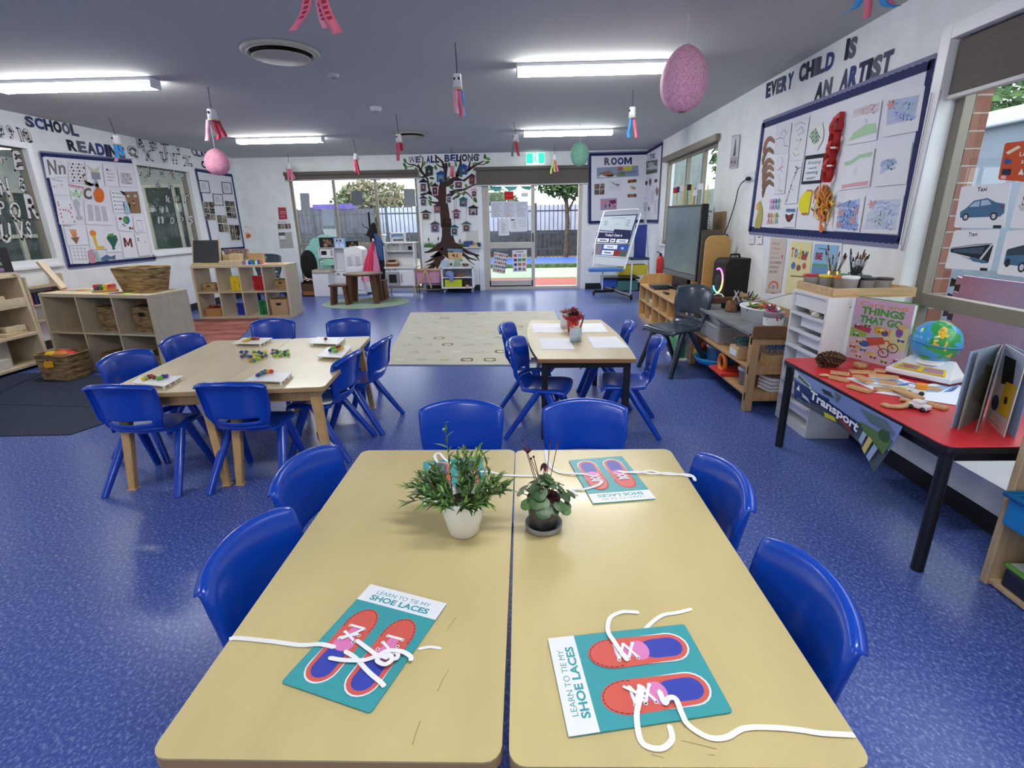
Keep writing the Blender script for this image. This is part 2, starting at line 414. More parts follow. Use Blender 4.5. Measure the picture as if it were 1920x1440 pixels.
# ---- vents and detectors
def vent(x,y,r,label):
 t=thing('ceiling_vent',label,'air vent',(x,y,ZC));V=M((176,172,160),rough=.5)
 MB().lathe([(r*.98,-.001),(r,-.012),(r*.93,-.03),(r*.8,-.026),(r*.8,-.002)],V,40).build('rim',t)
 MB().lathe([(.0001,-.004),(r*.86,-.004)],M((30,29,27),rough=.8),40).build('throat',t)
 MB().lathe([(.0001,-.03),(r*.45,-.034),(r*.74,-.05),(r*.70,-.054),(.0001,-.058)],V,40).build('disc',t)
vent(-1.87,4.52,.29,'round cream ceiling vent nearest the front, below the pink paper streamers');vent(-1.72,8.55,.25,'round ceiling vent further back, behind a red windsock')
for x,y,r,h,l in((-1.71,5.21,.05,.025,'small flat round sensor on the ceiling near the front vent'),(-1.72,6.63,.065,.045,'white round smoke detector on the ceiling left of the blue windsock')):
 t=thing('smoke_detector',l,'detector',(x,y,ZC))
 MB().lathe([(.0001,-h),(r*.8,-h),(r,-h*.55),(r,0)],M((214,215,219),rough=.5),24).build('casing',t)
 MB().lathe([(r*.5,-h-.004),(r*.55,-h-.004),(r*.6,-h)],M((150,152,158)),24).build('grille',t)
 # ===== outdoors and the next room
def foliage(mb,c,r,n,size,mat,seed=1,flat=.9):
 rnd=random.Random(seed)
 for i in range(n):
  while True:
   p=Vector((rnd.uniform(-1,1),rnd.uniform(-1,1),rnd.uniform(-1,1)))
   if.25<p.length<1:break
  p=Vector((p.x*r[0],p.y*r[1],p.z*r[2]))+Vector(c)
  a=Vector((rnd.gauss(0,1),rnd.gauss(0,1),rnd.gauss(0,1))).normalized();b=a.orthogonal().normalized()
  s=size*rnd.uniform(.6,1.3)
  mb.add([p-a*s,p+b*s*.45,p+a*s,p-b*s*.45],[(0,1,2,3)],mat)
G1=K((70,92,58));G2=K((52,74,46));G3=K((104,124,88));BARK=K((84,72,62),noise=.3,nscale=20)
def tree(label,base,trunk,h,blobs,seed):
 t=thing('tree',label,'tree',base)
 if trunk:MB().tube([(0,0,0),(.05,0,h*.4),(-.03,.05,h*.75),(.05,0,h)],[trunk,trunk*.85,trunk*.6,trunk*.3],BARK,8).tube([(.03,0,h*.5),(.5,.1,h*.8)],[trunk*.5,trunk*.2],BARK,6).tube([(.0,0,h*.6),(-.5,.1,h*.95)],[trunk*.5,trunk*.2],BARK,6).build('trunk',t)
 mb=MB()
 for i,(c,r,n,s,m_)in enumerate(blobs):foliage(mb,c,r,n,s,m_,seed+i)
 mb.build('foliage',t)
TB=[at(1038,468,1,18),18]
tree('slim dark leafed tree standing outside the open glass door',(1.5,19.75,0),.1,3.2,[((0,0,3.3),(1.3,1,.95),2300,.13,G2),((.2,0,2.6),(1.4,.9,.5),900,.12,G1)],3)
tree('pale bushy tree beyond the fence behind the left window pane',(-7.2,26,0),.15,2.2,[((0,0,2.4),(1.9,1,1.0),1500,.16,K((128,122,96))),((-1,0,2.2),(1.2,1,.8),700,.16,G3)],13)
tree('rounded green tree beyond the fence behind the middle window pane',(-2.6,26,0),.15,2.0,[((0,0,2.3),(2.0,1,.85),1700,.16,G3),((1.2,0,2.1),(1.2,1,.7),600,.15,G1)],23)
tree('bright leafy bush showing above the blue shed at the right window',(9.9,11.6,0),.15,2.8,[((0,-.3,3.6),(1.7,3.2,1.7),5200,.13,K((120,150,98))),((-.2,0,3.5),(1.6,3,1.5),3000,.12,K((84,116,72)))],33)
tree('dark tree seen through the narrow side window near the screen',(5.3,12.6,0),.12,2.0,[((0,0,2.7),(1.0,1.6,1.0),1900,.12,G3)],43)
struct(MB().box(-14,14,YB+.2,40,-.1,-.03,K((150,140,122),noise=.1,nscale=4)).build('ground'))
struct(MB().box(XR+.15,14,-4,YB+.2,-.1,-.03,K((150,150,148),noise=.1,nscale=4)).build('ground'))
tag(MB().box(-1.6,3.0,YB+.2,13.5,-.029,-.01,K((150,78,72),noise=.15,nscale=60)).build('deck_carpet'),'rust red outdoor carpet just outside the open door','carpet')
tag(MB().box(-1.9,3.4,13.52,16.2,-.029,.0,K((150,205,140),noise=.12,nscale=50)).build('turf_mat'),'light green turf mat beyond the red outdoor carpet','mat')
tag(MB().box(-2.4,5,16.25,16.6,-.029,.12,K((78,92,70),noise=.2,nscale=9)).build('sandpit_edge',bevel=.02),'dark green timber edge of the sandpit outside','sandpit edge')
mb=MB();rnd=random.Random(5);hs=[[.07+.05*rnd.random()for i in range(13)]for j in range(9)]
mb.grid(lambda a,b:(-2.2+7*a,16.62+2.6*b,hs[int(b*8)][int(a*12)]),12,8,K((44,84,190),rough=.45));tag(mb.build('tarpaulin'),'crumpled blue tarpaulin over the sandpit outside','tarpaulin')
FEN=M((56,60,72),rough=.5)
f=thing('fence','dark metal picket fence across the yard outside the door and window','fence',(0,20.2,0))
mb=MB()
for i in range(88):
 x=-9.5+i*.16
 mb.box(x-.014,x+.014,-.014,.014,.05,1.93,FEN);mb.add([(x-.014,-.014,1.93),(x+.014,-.014,1.93),(x+.014,.014,1.93),(x-.014,.014,1.93),(x,0,2.03)],[(0,1,4),(1,2,4),(2,3,4),(3,0,4)],FEN)
mb.build('pickets',f)['kind']='stuff'
for z in(.35,.95,1.72):MB().box(-9.6,4.6,-.035,-.014,z-.025,z+.025,FEN).build('rail',f)
for x in(-8,-5.2,-2.4,.4,3.2):MB().box(x-.04,x+.04,-.04,.04,0,2.0,FEN).build('post',f)
tag(MB().box(-11,8,21.6,21.7,0,1.0,K((70,72,76),noise=.2,nscale=5)).build('stone_wall'),'dark stone wall low behind the outside fence','wall')
tag(MB().box(-6.1,7,22.3,22.4,0,1.98,K((188,192,214),noise=.04,nscale=3)).build('panel_fence'),'pale lilac panel fence behind the dark pickets outside','panel fence')
h=thing('house','low house with a white gable roof beyond the fence','house',(-5.9,33,0))
MB().box(-2.2,3.6,0,5,0,2.2,K((120,118,116))).build('walls',h)
MB().prism([(-2.6,2.2),(.0,3.1),(3.9,3.1),(4.2,2.2)],-.3,5.2,K((226,230,238)),Matrix(((1,0,0,0),(0,0,1,0),(0,1,0,0),(0,0,0,1)))).build('roof',h)
tag(MB().box(-8.6,-6.9,21.86,22.06,1.95,2.15,K((98,84,160))).build('shade_cloth'),'purple shade cloth on the fence behind the left window pane','cloth')
# storage tubs in the yard seen through the window
tubm=M((186,192,196),rough=.5)
tag(MB().box(-13,-6.15,21.9,22.0,0,1.95,K((92,95,104),noise=.1,nscale=3)).build('grey_fence'),'dark grey panel fence behind the pickets at the left window panes','panel fence')
t=thing('storage_tub','pale plastic tub outside behind the middle window pane','tub',(-3.36,12.2,.0));MB().lathe([(.13,.0),(.16,1.1),(.18,1.12),(.18,1.17),(.0001,1.17)],tubm,20).build('body',t)
# right side yard
SH=M((142,154,168),rough=.5,rgb2=(122,134,150),kind='wave',nscale=2.2,stretch=(0.01,1,0.01))
t=thing('garden_shed','pale blue grey corrugated shed outside the large right window','shed',(4.9,2,0))
zt=at(1880,232,0,4.9)[2]
mb=MB()
for i in range(100):
 y=-3.2+i*.12;mb.box(0,.05 if i%2 else.035,y,y+.12,0,zt,SH)
mb.build('cladding',t)
MB().box(-.09,.0,-3.3,8.9,zt-.02,zt+.13,M((208,216,226),rough=.4)).build('gutter',t,bevel=.02)
MB().prism([(0,zt+.1),(3,zt+.05),(3,zt),(0,zt+.05)],-3.3,8.9,M((196,206,216)),Matrix(((1,0,0,0),(0,0,1,0),(0,1,0,0),(0,0,0,1)))).build('roof',t)
def brick_mat():
 m=bpy.data.materials.new('brick');m.use_nodes=True;nt=m.node_tree;b=nt.nodes['Principled BSDF']
 tc=nt.nodes.new('ShaderNodeTexCoord');mp=nt.nodes.new('ShaderNodeMapping');mp.inputs['Rotation'].default_value=(PI/2,0,0)
 br=nt.nodes.new('ShaderNodeTexBrick');br.inputs['Scale'].default_value=6.4
 for i,c in enumerate(((122,76,60),(136,88,70),(168,164,158))):br.inputs[i+1].default_value=tuple(lin(x)for x in c)+(1,)
 br.inputs['Mortar Size'].default_value=.025;br.inputs['Row Height'].default_value=.6;br.inputs['Brick Width'].default_value=3.0
 nt.links.new(tc.outputs['Object'],mp.inputs[0]);nt.links.new(mp.outputs[0],br.inputs['Vector']);nt.links.new(br.outputs[0],b.inputs['Base Color']);b.inputs['Roughness'].default_value=.85
 return m
struct(MB().box(XR+.16,XR+.25,3.36,5.4,-.03,2.7,brick_mat()).build('wall_brick_outside'))
struct(MB().box(XR+.16,XR+.25,5.4,7.0,-.03,2.7,MATS.get('bk')or WALL).build('wall_outside'))
t=thing('side_fence','grey green boundary wall seen through the narrow side window','fence',(4.1,0,0));SFM=K((112,120,120),noise=.1,nscale=3);MB().box(0,.1,11.4,13.0,0,2.0,SFM).box(0,.1,13.0,20,0,3.3,SFM).build('panels',t)
# next room behind the left windows
NR=K((206,212,206));
struct(MB().box(-9.6,XL-.15,3.2,10.9,-.08,0,K((120,130,150))).box(-9.6,XL-.15,3.2,10.9,2.7,2.8,CEIL).build('floor_next_room'))
struct(MB().box(-9.7,-9.6,3.2,10.9,0,2.7,NR).box(-9.6,XL-.15,3.1,3.2,0,2.7,NR).box(-9.6,XL-.15,10.9,11,0,2.7,NR).build('wall_next_room'))
GR=M((74,86,82),rough=.12);CRM=M((206,200,182),rough=.5)
t=thing('glass_door_wall','glazed cream framed doors in the next room behind the near left window','door',(-9.55,0,0));mb=MB();st=.7
frame_rects(mb,0,-.03,.05,(3.6,10.6,.0,2.15),.09,CRM,[3.6+st*k for k in range(1,10)],((1.25,1.32),));mb.build('door_frame',t,bevel=.006)
for k in range(10):MB().box(-.01,.01,3.65+st*k,3.55+st*(k+1),.1,2.08,GR).build('pane',t)
za=at(320,345,1,10.8).z;xs_=[at(x,400,1,10.8).x for x in(278,336,352)]
t=thing('glass_door_wall','glazed cream framed doors in the next room behind the alphabet window','door',(0,10.8,0));mb=MB()
frame_rects(mb,1,-.05,.03,(xs_[0],XL-.2,0,za),.07,CRM,[xs_[1],xs_[2]],((.9,.98),));mb.build('door_frame',t,bevel=.006)
MB().box(xs_[0],XL-.2,-.01,.01,.05,za-.03,GR).build('pane',t)
lampn=thing('ceiling_light','batten light in the next room seen through the alphabet window','ceiling light',(-7.9,9.0,2.66));MB().box(-.07,.07,-.65,.65,-.05,-.01,LM).build('diffuser',lampn);MB().box(-.08,.08,-.68,.68,-.01,.03,HOUS).build('housing',lampn)
lampn=thing('ceiling_light','batten light in the next room above the near left window','ceiling light',(-7.9,5.6,2.66));MB().box(-.07,.07,-.65,.65,-.05,-.01,LM).build('diffuser',lampn);MB().box(-.08,.08,-.68,.68,-.01,.03,HOUS).build('housing',lampn)
# ===== chairs
def chair_mesh(S,mat,W=1.0):
 """moulded one piece chair: returns seat, backrest and four legs as unparented meshes; S scales it"""
 # profile of the shell from the front lip of the seat up to the top of the back: (y, z, half width, sideways curl)
 prof=[(.205,.318,.168,0),(.203,.340,.172,0),(.185,.352,.175,.002),(.12,.352,.176,.006),(.04,.345,.172,.012),(-.05,.341,.165,.018),(-.10,.345,.158,.022),(-.135,.360,.152,.026),(-.155,.385,.150,.028),(-.163,.415,.158,.030),(-.167,.432,.168,.032),(-.170,.462,.177,.034),(-.176,.52,.182,.036),(-.186,.58,.185,.036),(-.197,.640,.187,.034),(-.206,.657,.187,.033),(-.216,.657,.186,.033),(-.236,.640,.184,.033)]
 nu=14
 def pt(i,j,dn=0):
  y,z,hw,c=prof[j];fl=1 if i<0 or i>nu else 0;i=min(max(i,0),nu);u=i/nu*2-1
  x=hw*u
  if j<=6:zz=z+c*.6*u*u-.004*(1-u*u);yy=y-(.012*u*u if j<4 else 0)
  else:
   top=max(0,(z-.55)/.105);zz=z-top*.022*u*u*(1 if j>12 else.5)-(.008*u**8 if j>12 else 0);yy=y+c*u*u*1.5
  if fl:yy-=(.030*min(1,(j-8)/2)if j<14 else(.022,.014,.006,.0)[j-14])*(j>8);zz-=.022*(j<=8)+.006*(j>14);x*=1.004
  return Vector((x*S*W,yy*S,zz*S))
 def panel(rows,skip=None):
  mb=MB();vs=[pt(i,j)for j in rows for i in range(-1,nu+2)];n=nu+3
  fs=[(a*n+i,a*n+i+1,(a+1)*n+i+1,(a+1)*n+i)for a in range(len(rows)-1)for i in range(nu+2)if not(skip and skip(i-1,rows[a]))]
  return mb.add(vs,fs,mat,True)
 parts=[]
 for nm,rows,sk in(('seat',range(0,9),None),('backrest',range(8,18),lambda i,j:j in(9,)and 2<=i<=nu-3)):
  o=panel(list(rows),sk).build(nm,None,solid=.011*S,sub=1)
  dg=bpy.context.evaluated_depsgraph_get();me=bpy.data.meshes.new_from_object(o.evaluated_get(dg));o.modifiers.clear();o.data=me
  parts.append(o)
 for sx in(-1,1):
  for top,foot in(((.150,.075,.338),(.185,.205,0)),((.152,.015,.335),(.208,-.205,0))):
   a=Vector((top[0]*sx*W,top[1],top[2]))*S;b=Vector((foot[0]*sx*W,foot[1],foot[2]))*S
   parts.append(MB().tube([a+(a-b)*.0,a*.8+b*.2,a*.5+b*.5,b+(a-b)*.03,b],[.028*S,.029*S,.026*S,.021*S,.020*S],mat,10,flat=.8).build('leg',None))
 return parts
BLUE=M((9,66,178),rough=.24,spec=.5,coat=.25)
def make_chair(name,label,S,mat,W=1.0,group=None):
 t=thing(name,label,'chair',(0,0,0),0,group)
 for p in chair_mesh(S,mat,W):p.parent=t
 return t
SPOTS=[((-2.137,2.68),0,'blue plastic chair at the near left corner of the bead table, back to the viewer'),((-1.56,2.705),0,'blue plastic chair at the near side of the bead table, second from left'),((-2.43,3.13),-103,'blue plastic chair on the left side of the bead table, nearer of the two'),((-2.39,3.64),-103,'blue plastic chair on the left side of the bead table, farther one'),((-2.15,4.13),183,'blue plastic chair at the far side of the bead table, left one'),((-1.50,4.10),180,'blue plastic chair at the far side of the bead table, right one'),((-1.29,3.13),83,'blue plastic chair on the right side of the bead table, nearer of the two'),((-1.19,3.56),83,'blue plastic chair on the right side of the bead table, nearer the beige rug'),((-.565,1.125),-97,'blue plastic chair at the left of the front table, nearest the viewer'),((-.60,1.56),-101,'blue plastic chair at the left of the front table, farther one'),((.46,1.49),94,'blue plastic chair at the right of the front table, farther one'),((.465,.985),92,'blue plastic chair at the right of the front table, nearest the viewer'),((-.293,1.985),180,'blue plastic chair at the far side of the front table, behind the bamboo plant'),((.257,1.985),180,'blue chair at the far side of the front table, before the drawing table'),((.10,3.40),-104,'blue plastic chair on the left of the drawing table, nearer one'),((.02,3.93),-102,'blue plastic chair on the left of the drawing table, farther one by the rug'),((.715,3.45),83,'blue plastic chair on the right of the drawing table, nearer one'),((.63,4.02),84,'blue plastic chair on the right of the drawing table, farther one mostly hidden')]
proto=None
for(x,y),r,l in SPOTS:
 if proto is None:proto=make_chair('classroom_chair',l,1.0,BLUE,1.0,'blue children\'s chairs around the tables');proto.location=(x,y,0);proto.rotation_euler.z=rz(r)
 else:copy_tree(proto,(x,y,0),rz(r),l)
dk=make_chair('adult_chair','large charcoal plastic adult chair beside the beech media cabinet',1.22,M((44,56,70),rough=.22,coat=.3))
dk.location=(1.45,4.93,0);dk.rotation_euler.z=rz(118)
# ===== tables
def ply(rgb,n=.05):return M(rgb,rough=.3,rgb2=tuple(int(x*(1-n))for x in rgb),nscale=5,stretch=(1,.35,1),coat=.15)
PLY=ply((212,194,138));PLYL=ply((226,208,168));EDGE=M((176,140,92),rough=.5);LEGW=M((206,164,104),rough=.45,noise=.06,nscale=14,stretch=(6,6,.6))
def desk(label,c,w,l,h,rot,top,splay=.0,metal=None,group=None):
 t=thing('classroom_table',label,'table',(c[0],c[1],0),rz(rot),group)
 MB().prism(rrect(-w/2,w/2,-l/2,l/2,.03),h-.004,h,top).prism(rrect(-w/2,w/2,-l/2,l/2,.03),h-.026,h-.004,EDGE).build('tabletop',t)
 lm=metal or LEGW;a=.08
 for y in(-l/2+a,l/2-a):MB().box(-w/2+a,w/2-a,y-.011,y+.011,h-.1,h-.026,lm).build('apron',t,bevel=.003)
 for x in(-w/2+a,w/2-a):MB().box(x-.011,x+.011,-l/2+a,l/2-a,h-.1,h-.026,lm).build('apron',t,bevel=.003)
 for sx in(-1,1):
  for sy in(-1,1):
   x,y=sx*(w/2-a),sy*(l/2-a);x2,y2=x+sx*splay,y+sy*splay;g=.027
   mb=MB();vs=[]
   for px,py,z,k in((x,y,h-.026,g),(x2,y2,0,g*.72)):vs+=[(px-k,py-k,z),(px+k,py-k,z),(px+k,py+k,z),(px-k,py+k,z)]
   mb.add(vs,[(0,1,2,3),(7,6,5,4)]+[(i,(i+1)%4,4+(i+1)%4,4+i)for i in range(4)],lm);mb.build('leg',t,bevel=.006)
 return t
TH=.58
desk('pale plywood table holding the bamboo plant, left half of the front table pair',(-.345,1.222),.596,1.21,TH,0,PLY,.0)
desk('pale plywood table with two lacing cards, right half of the front table pair',(.256,1.218),.592,1.21,TH,.5,PLY,.0)
def rot2(x,y,a):return(x*math.cos(a)-y*math.sin(a),x*math.sin(a)+y*math.cos(a))
lc=(-1.752,3.235)
for s,l in((-1,'birch topped table under the counting beads, left half of the bead table pair'),(1,'birch topped table under the counting beads, right half beside the beige rug')):
 o=rot2(s*.298,0,rz(5));desk(l,(lc[0]+o[0],lc[1]+o[1]),.592,1.29,TH,5,PLYL,.045)
 # drawing table with bowed sides
t=thing('drawing_table','small bow sided table with black metal legs and white paper, right of the rug','table',(0,0,0))
cor=[(.045,4.52),(.655,4.50),(.735,3.8),(.695,3.17),(.075,3.19),(-.02,3.85)]
out=[]
def qb(a,b,c,n=8):return[((1-k/n)**2*a[0]+2*(k/n)*(1-k/n)*b[0]+(k/n)**2*c[0],(1-k/n)**2*a[1]+2*(k/n)*(1-k/n)*b[1]+(k/n)**2*c[1])for k in range(n+1)]
out=qb(cor[1],(.74,3.85),cor[3])+qb(cor[4],(-.045,3.85),cor[0])
MB().prism(out,TH-.004,TH,PLYL).prism(out,TH-.028,TH-.004,M((150,104,62),rough=.5)).build('tabletop',t)
BLK=M((24,25,28),rough=.4)
for b in((.10,.67,3.23,3.26),(.09,.62,4.42,4.45),(.10,.13,3.23,4.45),(.64,.67,3.23,4.45)):MB().box(*b,TH-.075,TH-.028,BLK).build('apron',t,bevel=.003)
for x,y in((.12,3.25),(.655,3.25),(.10,4.43),(.61,4.43)):MB().box(x-.021,x+.021,y-.021,y+.021,0,TH-.028,BLK).build('leg',t,bevel=.004)
# paper and pots on the drawing table
PAPER=(246,248,252)
for i,(pts,l)in enumerate(((((996,607),(1048,607),(1057,624),(1000,624)),'white drawing paper at the far left of the drawing table'),(((1090,607),(1128,606),(1141,623),(1086,624)),'white drawing paper at the far right of the drawing table'),(((1009,634),(1066,634),(1078,655),(1015,656)),'white drawing paper at the near left of the drawing table'),(((1101,632),(1155,631),(1179,652),(1114,653)),'white drawing paper at the near right of the drawing table'))):
 sheet('drawing_paper',l,'paper',pq(lambda x,y:PF(x,y,TH),*pts),(),PAPER,'blank paper on the drawing table',.001,.001)
def leafmesh(mb,base,d,L,W,mat,droop=.3,n=4):
 """one blade shaped leaf from base along d"""
 d=Vector(d).normalized();side=d.cross(Vector((0,0,1)))
 side=side.normalized()if side.length>1e-5 else Vector((1,0,0));upv=side.cross(d)
 vs=[];
 for i in range(n+1):
  s=i/n;p=Vector(base)+d*L*s-Vector((0,0,1))*droop*L*s*s;w=W*math.sin(PI*(.08+.92*s)**.8)if i<n else 0.0005
  vs+=[p-side*w+upv*w*.25,p,p+side*w+upv*w*.25]
 fs=[]
 for i in range(n):fs+=[(i*3,i*3+1,i*3+4,i*3+3),(i*3+1,i*3+2,i*3+5,i*3+4)]
 mb.add(vs,fs,mat,True)
def heart(mb,c,nrm,fwd,r,mat):
 nrm=Vector(nrm).normalized();fwd=Vector(fwd);fwd=(fwd-nrm*fwd.dot(nrm)).normalized();sd=nrm.cross(fwd)
 o=[]
 for k in range(14):
  a=2*PI*k/14;rr=r*(1-.28*math.cos(a)-.0)if True else r
  if k==7:rr=r*.75
  o.append(Vector(c)-fwd*rr*math.cos(a)*-1*.95+sd*rr*math.sin(a)-nrm*r*.25*(1 if k%2 else.6))
 n=len(o);mb.add([Vector(c)]+o,[(0,1+i,1+(i+1)%n)for i in range(n)],mat,True)
def pot(name,label,c,prof,mat,group=None,soil_r=None,soil_z=None):
 t=thing(name,label,'potted plant',c,0,group);MB().lathe(prof,mat,28).build('pot',t)
 if soil_r:MB().lathe([(.0001,soil_z),(soil_r,soil_z-.003)],K((40,32,26),noise=.3,nscale=60),20).build('soil',t)
 return t
rnd=random.Random(11)
WP=M((240,240,240),rough=.35)
t=pot('potted_bamboo','bushy green bamboo plant in a plain white pot on the front table',(-.182,1.275,TH),[(.0001,0),(.036,0),(.043,.006),(.056,.06),(.0625,.112),(.0625,.118),(.058,.118),(.054,.09),(.0001,.085)],WP,None,.055,.098)
LG=[M((66,106,44),rough=.4),M((88,126,54),rough=.4),M((120,150,76),rough=.4),M((44,78,34),rough=.4)]
st=MB();fo=MB()
for i in range(62):
 a=rnd.uniform(0,2*PI);el=rnd.uniform(.25,1.35)
 if i<8:a=PI+rnd.uniform(-.5,.5);el=rnd.uniform(.2,.7)
 if math.sin(a)<-.1 or(math.cos(a)>.3 and i>=8):el=max(el,.75)
 L=rnd.uniform(.10,.165)if i!=20 else.24
 if i==20:el=1.52
 d=Vector((math.cos(a)*math.cos(el),math.sin(a)*math.cos(el),math.sin(el)));b0=Vector((math.cos(a)*.03,math.sin(a)*.03,.095))
 pts=[b0+d*L*s+Vector((0,0,-.055*L/.15*s*s*math.cos(el)))for s in(0,.35,.7,1)]
 st.tube(pts,[.0014,.0012,.0009,.0006],LG[1],5)
 for k in range(13):
  s=.18+.82*k/12;j=min(int(s*3),2);p=pts[j].lerp(pts[j+1],s*3-j)if s<1 else pts[3]
  dd=(d+Vector((rnd.gauss(0,.55),rnd.gauss(0,.55),rnd.gauss(.05,.35)))).normalized()
  leafmesh(fo,p,dd,rnd.uniform(.026,.046),rnd.uniform(.0034,.0052),rnd.choice(LG),.25,3)
st.build('stems',t);fo.build('foliage',t)
BP=M((38,38,40),rough=.35,rgb2=(84,86,90),nscale=22)
t=pot('potted_cyclamen','round leafed plant with dried flowers in a dark pot and grey saucer',(.046,1.297,TH),[(.0001,.012),(.036,.012),(.040,.016),(.047,.09),(.048,.1),(.044,.1),(.042,.08),(.0001,.078)],BP,None,.044,.088)
MB().lathe([(.0001,0),(.046,0),(.052,.004),(.054,.02),(.051,.02),(.047,.008),(.0001,.008)],M((150,148,146),rough=.5),28).build('saucer',t)
fo=MB();st=MB();CY=[M((70,100,58),rough=.4),M((52,82,46),rough=.4),M((92,122,74),rough=.4)];STM=K((110,60,58))
for i in range(44):
 a=2*PI*i/44*5.1+rnd.uniform(-.2,.2);R=rnd.uniform(.012,.085);h=.165-R*.8+rnd.uniform(-.016,.012)
 c=Vector((math.cos(a)*R,math.sin(a)*R,h));st.tube([(math.cos(a)*.01,math.sin(a)*.01,.09),c],.0013,STM,5)
 heart(fo,c,(math.cos(a)*.6,math.sin(a)*.6,.8),(math.cos(a),math.sin(a),-.3),rnd.uniform(.014,.022),rnd.choice(CY))
fl=MB();FLM=K((74,34,46))
for i,(x,y,z)in enumerate(((-.058,.03,.262),(-.044,.0,.235),(-.028,.02,.215),(.0,-.02,.215),(.02,.05,.25),(.04,.02,.26),(-.035,.04,.2))):
 st.tube([(x*.1,y*.1,.09),(x*.5,y*.5,.16),(x,y,z)],.0012,STM,5)
 if i in(1,3):
  for k in range(5):leafmesh(fl,(x,y,z),(math.cos(k*1.26)*.5,math.sin(k*1.26)*.5,-.8 if i==3 else.5),.024,.006,FLM,.1,3)
 else:fl.ell((x,y,z),.0035,FLM,8,5)
st.build('stems',t);fo.build('foliage',t);fl.build('dried_flowers',t)
# ----- lacing cards
TEAL=M((62,158,164),rough=.4);RED=M((214,96,84),rough=.4);INS=M((58,72,172),rough=.4);PNK=M((226,132,190),rough=.4);CWH=M((238,240,246),rough=.4);LACE=M((244,244,246),rough=.8);DASH=K((120,48,60));HOLE=K((40,36,40))
def shoe(cx):
 def oval(top,bot,rw,rh,n=10):
  p=[(cx+rw*math.cos(a),top+rw*1.0-rw*1.0*math.sin(a)*1.0)for a in[PI*k/n for k in range(n+1)]]
  p+=[(cx-rh*math.cos(a),bot-rh*.75+rh*.75*math.sin(a))for a in[PI*k/n for k in range(n+1)]]
  return p
 o=[('p',oval(.45,.945,.165,.172),CWH),('p',oval(.245,.932,.172,.158),RED),('p',oval(.6,.90,.112,.114),INS),('e',cx,.60,.115,.065,PNK),('p',[(cx-.05,.46),(cx+.05,.46),(cx+.075,.6),(cx-.075,.6)],PNK),('e',cx,.455,.05,.032,PNK)]
 for k in range(17):
  a=PI*(-.06+1.12*k/16);x,y=cx+.158*math.cos(a),.245+.172-.158*math.sin(a)
  dx,dy=-.011*math.sin(a),-.011*math.cos(a);o.append(('l',[(x-dx,y-dy),(x+dx,y+dy)],.0018,DASH))
 for hy in(.44,.505,.57):
  for sx in(-1,1):o+=[('e',cx+sx*.085,hy,.02,.014,CWH),('e',cx+sx*.085,hy,.010,.007,HOLE)]
 return o
HEAD=[('r',0,0,1,.185,CWH),('t','LEARN TO TIE MY',.16,.045,.84,.085,.02,TEAL),('t','SHOE LACES',.13,.10,.87,.158,.035,TEAL)]
def lace(o,pts,w=.0032,z=.006,up=(0,0,1)):
 p=smooth_path([PF(x,y,TH+z if not isinstance(z,list)else TH+z[i])for i,(x,y)in enumerate(pts)],5)
 ws=[]
 for i in range(len(p)):
  tg=p[min(i+1,len(p)-1)]-p[max(i-1,0)];sd=Vector(up).cross(tg);f=.35 if i in(0,len(p)-1)else 1
  ws.append(sd.normalized()*w*f if sd.length>1e-9 else Vector((w,0,0)))
 MB().ribbon(p,[w_*1.35 for w_ in ws],LACE,.0009,False).build('lace',o)
def crosslace(o,q,pts,w=.0028,z=.0065):
 p=[q(a,b,z+.0006*i)for i,(a,b)in enumerate(pts)]
 MB().ribbon(p,[(q.n.cross(p[min(i+1,len(p)-1)]-p[max(i-1,0)])).normalized()*w for i in range(len(p))],LACE,.0009,False).build('lace',o)
Z4=lambda*P:[(400+x/3.2,1050+y/3.2)for x,y in P]
Z5=lambda*P:[(980+x/2.909,1100+y/2.909)for x,y in P]
Z3=lambda*P:[(700+x/3,760+y/3)for x,y in P]
def card(label,px,zz=.0015):
 q=Quad(*[PF(x,y,TH)for x,y in px]);
 ol=[(a,b)for a,b in rrect(0,1,0,1,.025,3)]
 return q,sheet('lacing_card',label,'lacing card',q,HEAD+shoe(.27)+shoe(.735),TEAL,'shoelace practice cards',zz,.003,None,ol)
q,o=card('teal shoelace card tilted at the front left, lace trailing to the table edge',Z4((945,153),(1402,270),(945,928),(408,742)))
lace(o,Z4((95,478),(140,468),(350,488),(520,510),(640,505),(735,525)),.004,[.002,.003,.003,.003,.007,.0065])
lace(o,Z4((1228,535),(1300,522),(1370,532)),.0025,.002)
crosslace(o,q,[(.19,.44),(.36,.44)]);crosslace(o,q,[(.36,.445),(.22,.58)],z=.0075);crosslace(o,q,[(.18,.505),(.35,.56)],z=.007);crosslace(o,q,[(.18,.57),(.35,.50)],z=.007)
crosslace(o,q,[(.65,.44),(.82,.44)]);crosslace(o,q,[(.65,.505),(.8,.56)],z=.007)
lace(o,Z4((855,478),(925,530),(985,575)),.0035,.009)
lace(o,Z4((785,545),(850,585),(930,670),(1000,730),(1028,760)),.0036,.0085)
lace(o,Z4((690,585),(780,600),(900,600),(980,575),(1040,545),(1120,545),(1180,575),(1185,605)),.0036,[.008,.009,.010,.012,.016,.013,.011,.009])
lace(o,Z4((985,580),(1010,560),(1060,570),(1070,600),(1030,625),(985,605),(1000,575),(1050,590)),.0036,[.010,.014,.016,.016,.016,.014,.016,.018])
lace(o,Z4((1060,590),(1100,590),(1105,560),(1060,555)),.0032,[.014,.013,.012,.011])
q,o=card('teal shoelace card lying sideways at the front right, its long lace trailing right',[(1027,1201),(1027+40,1384),(1373,1337),(1283,1173)])
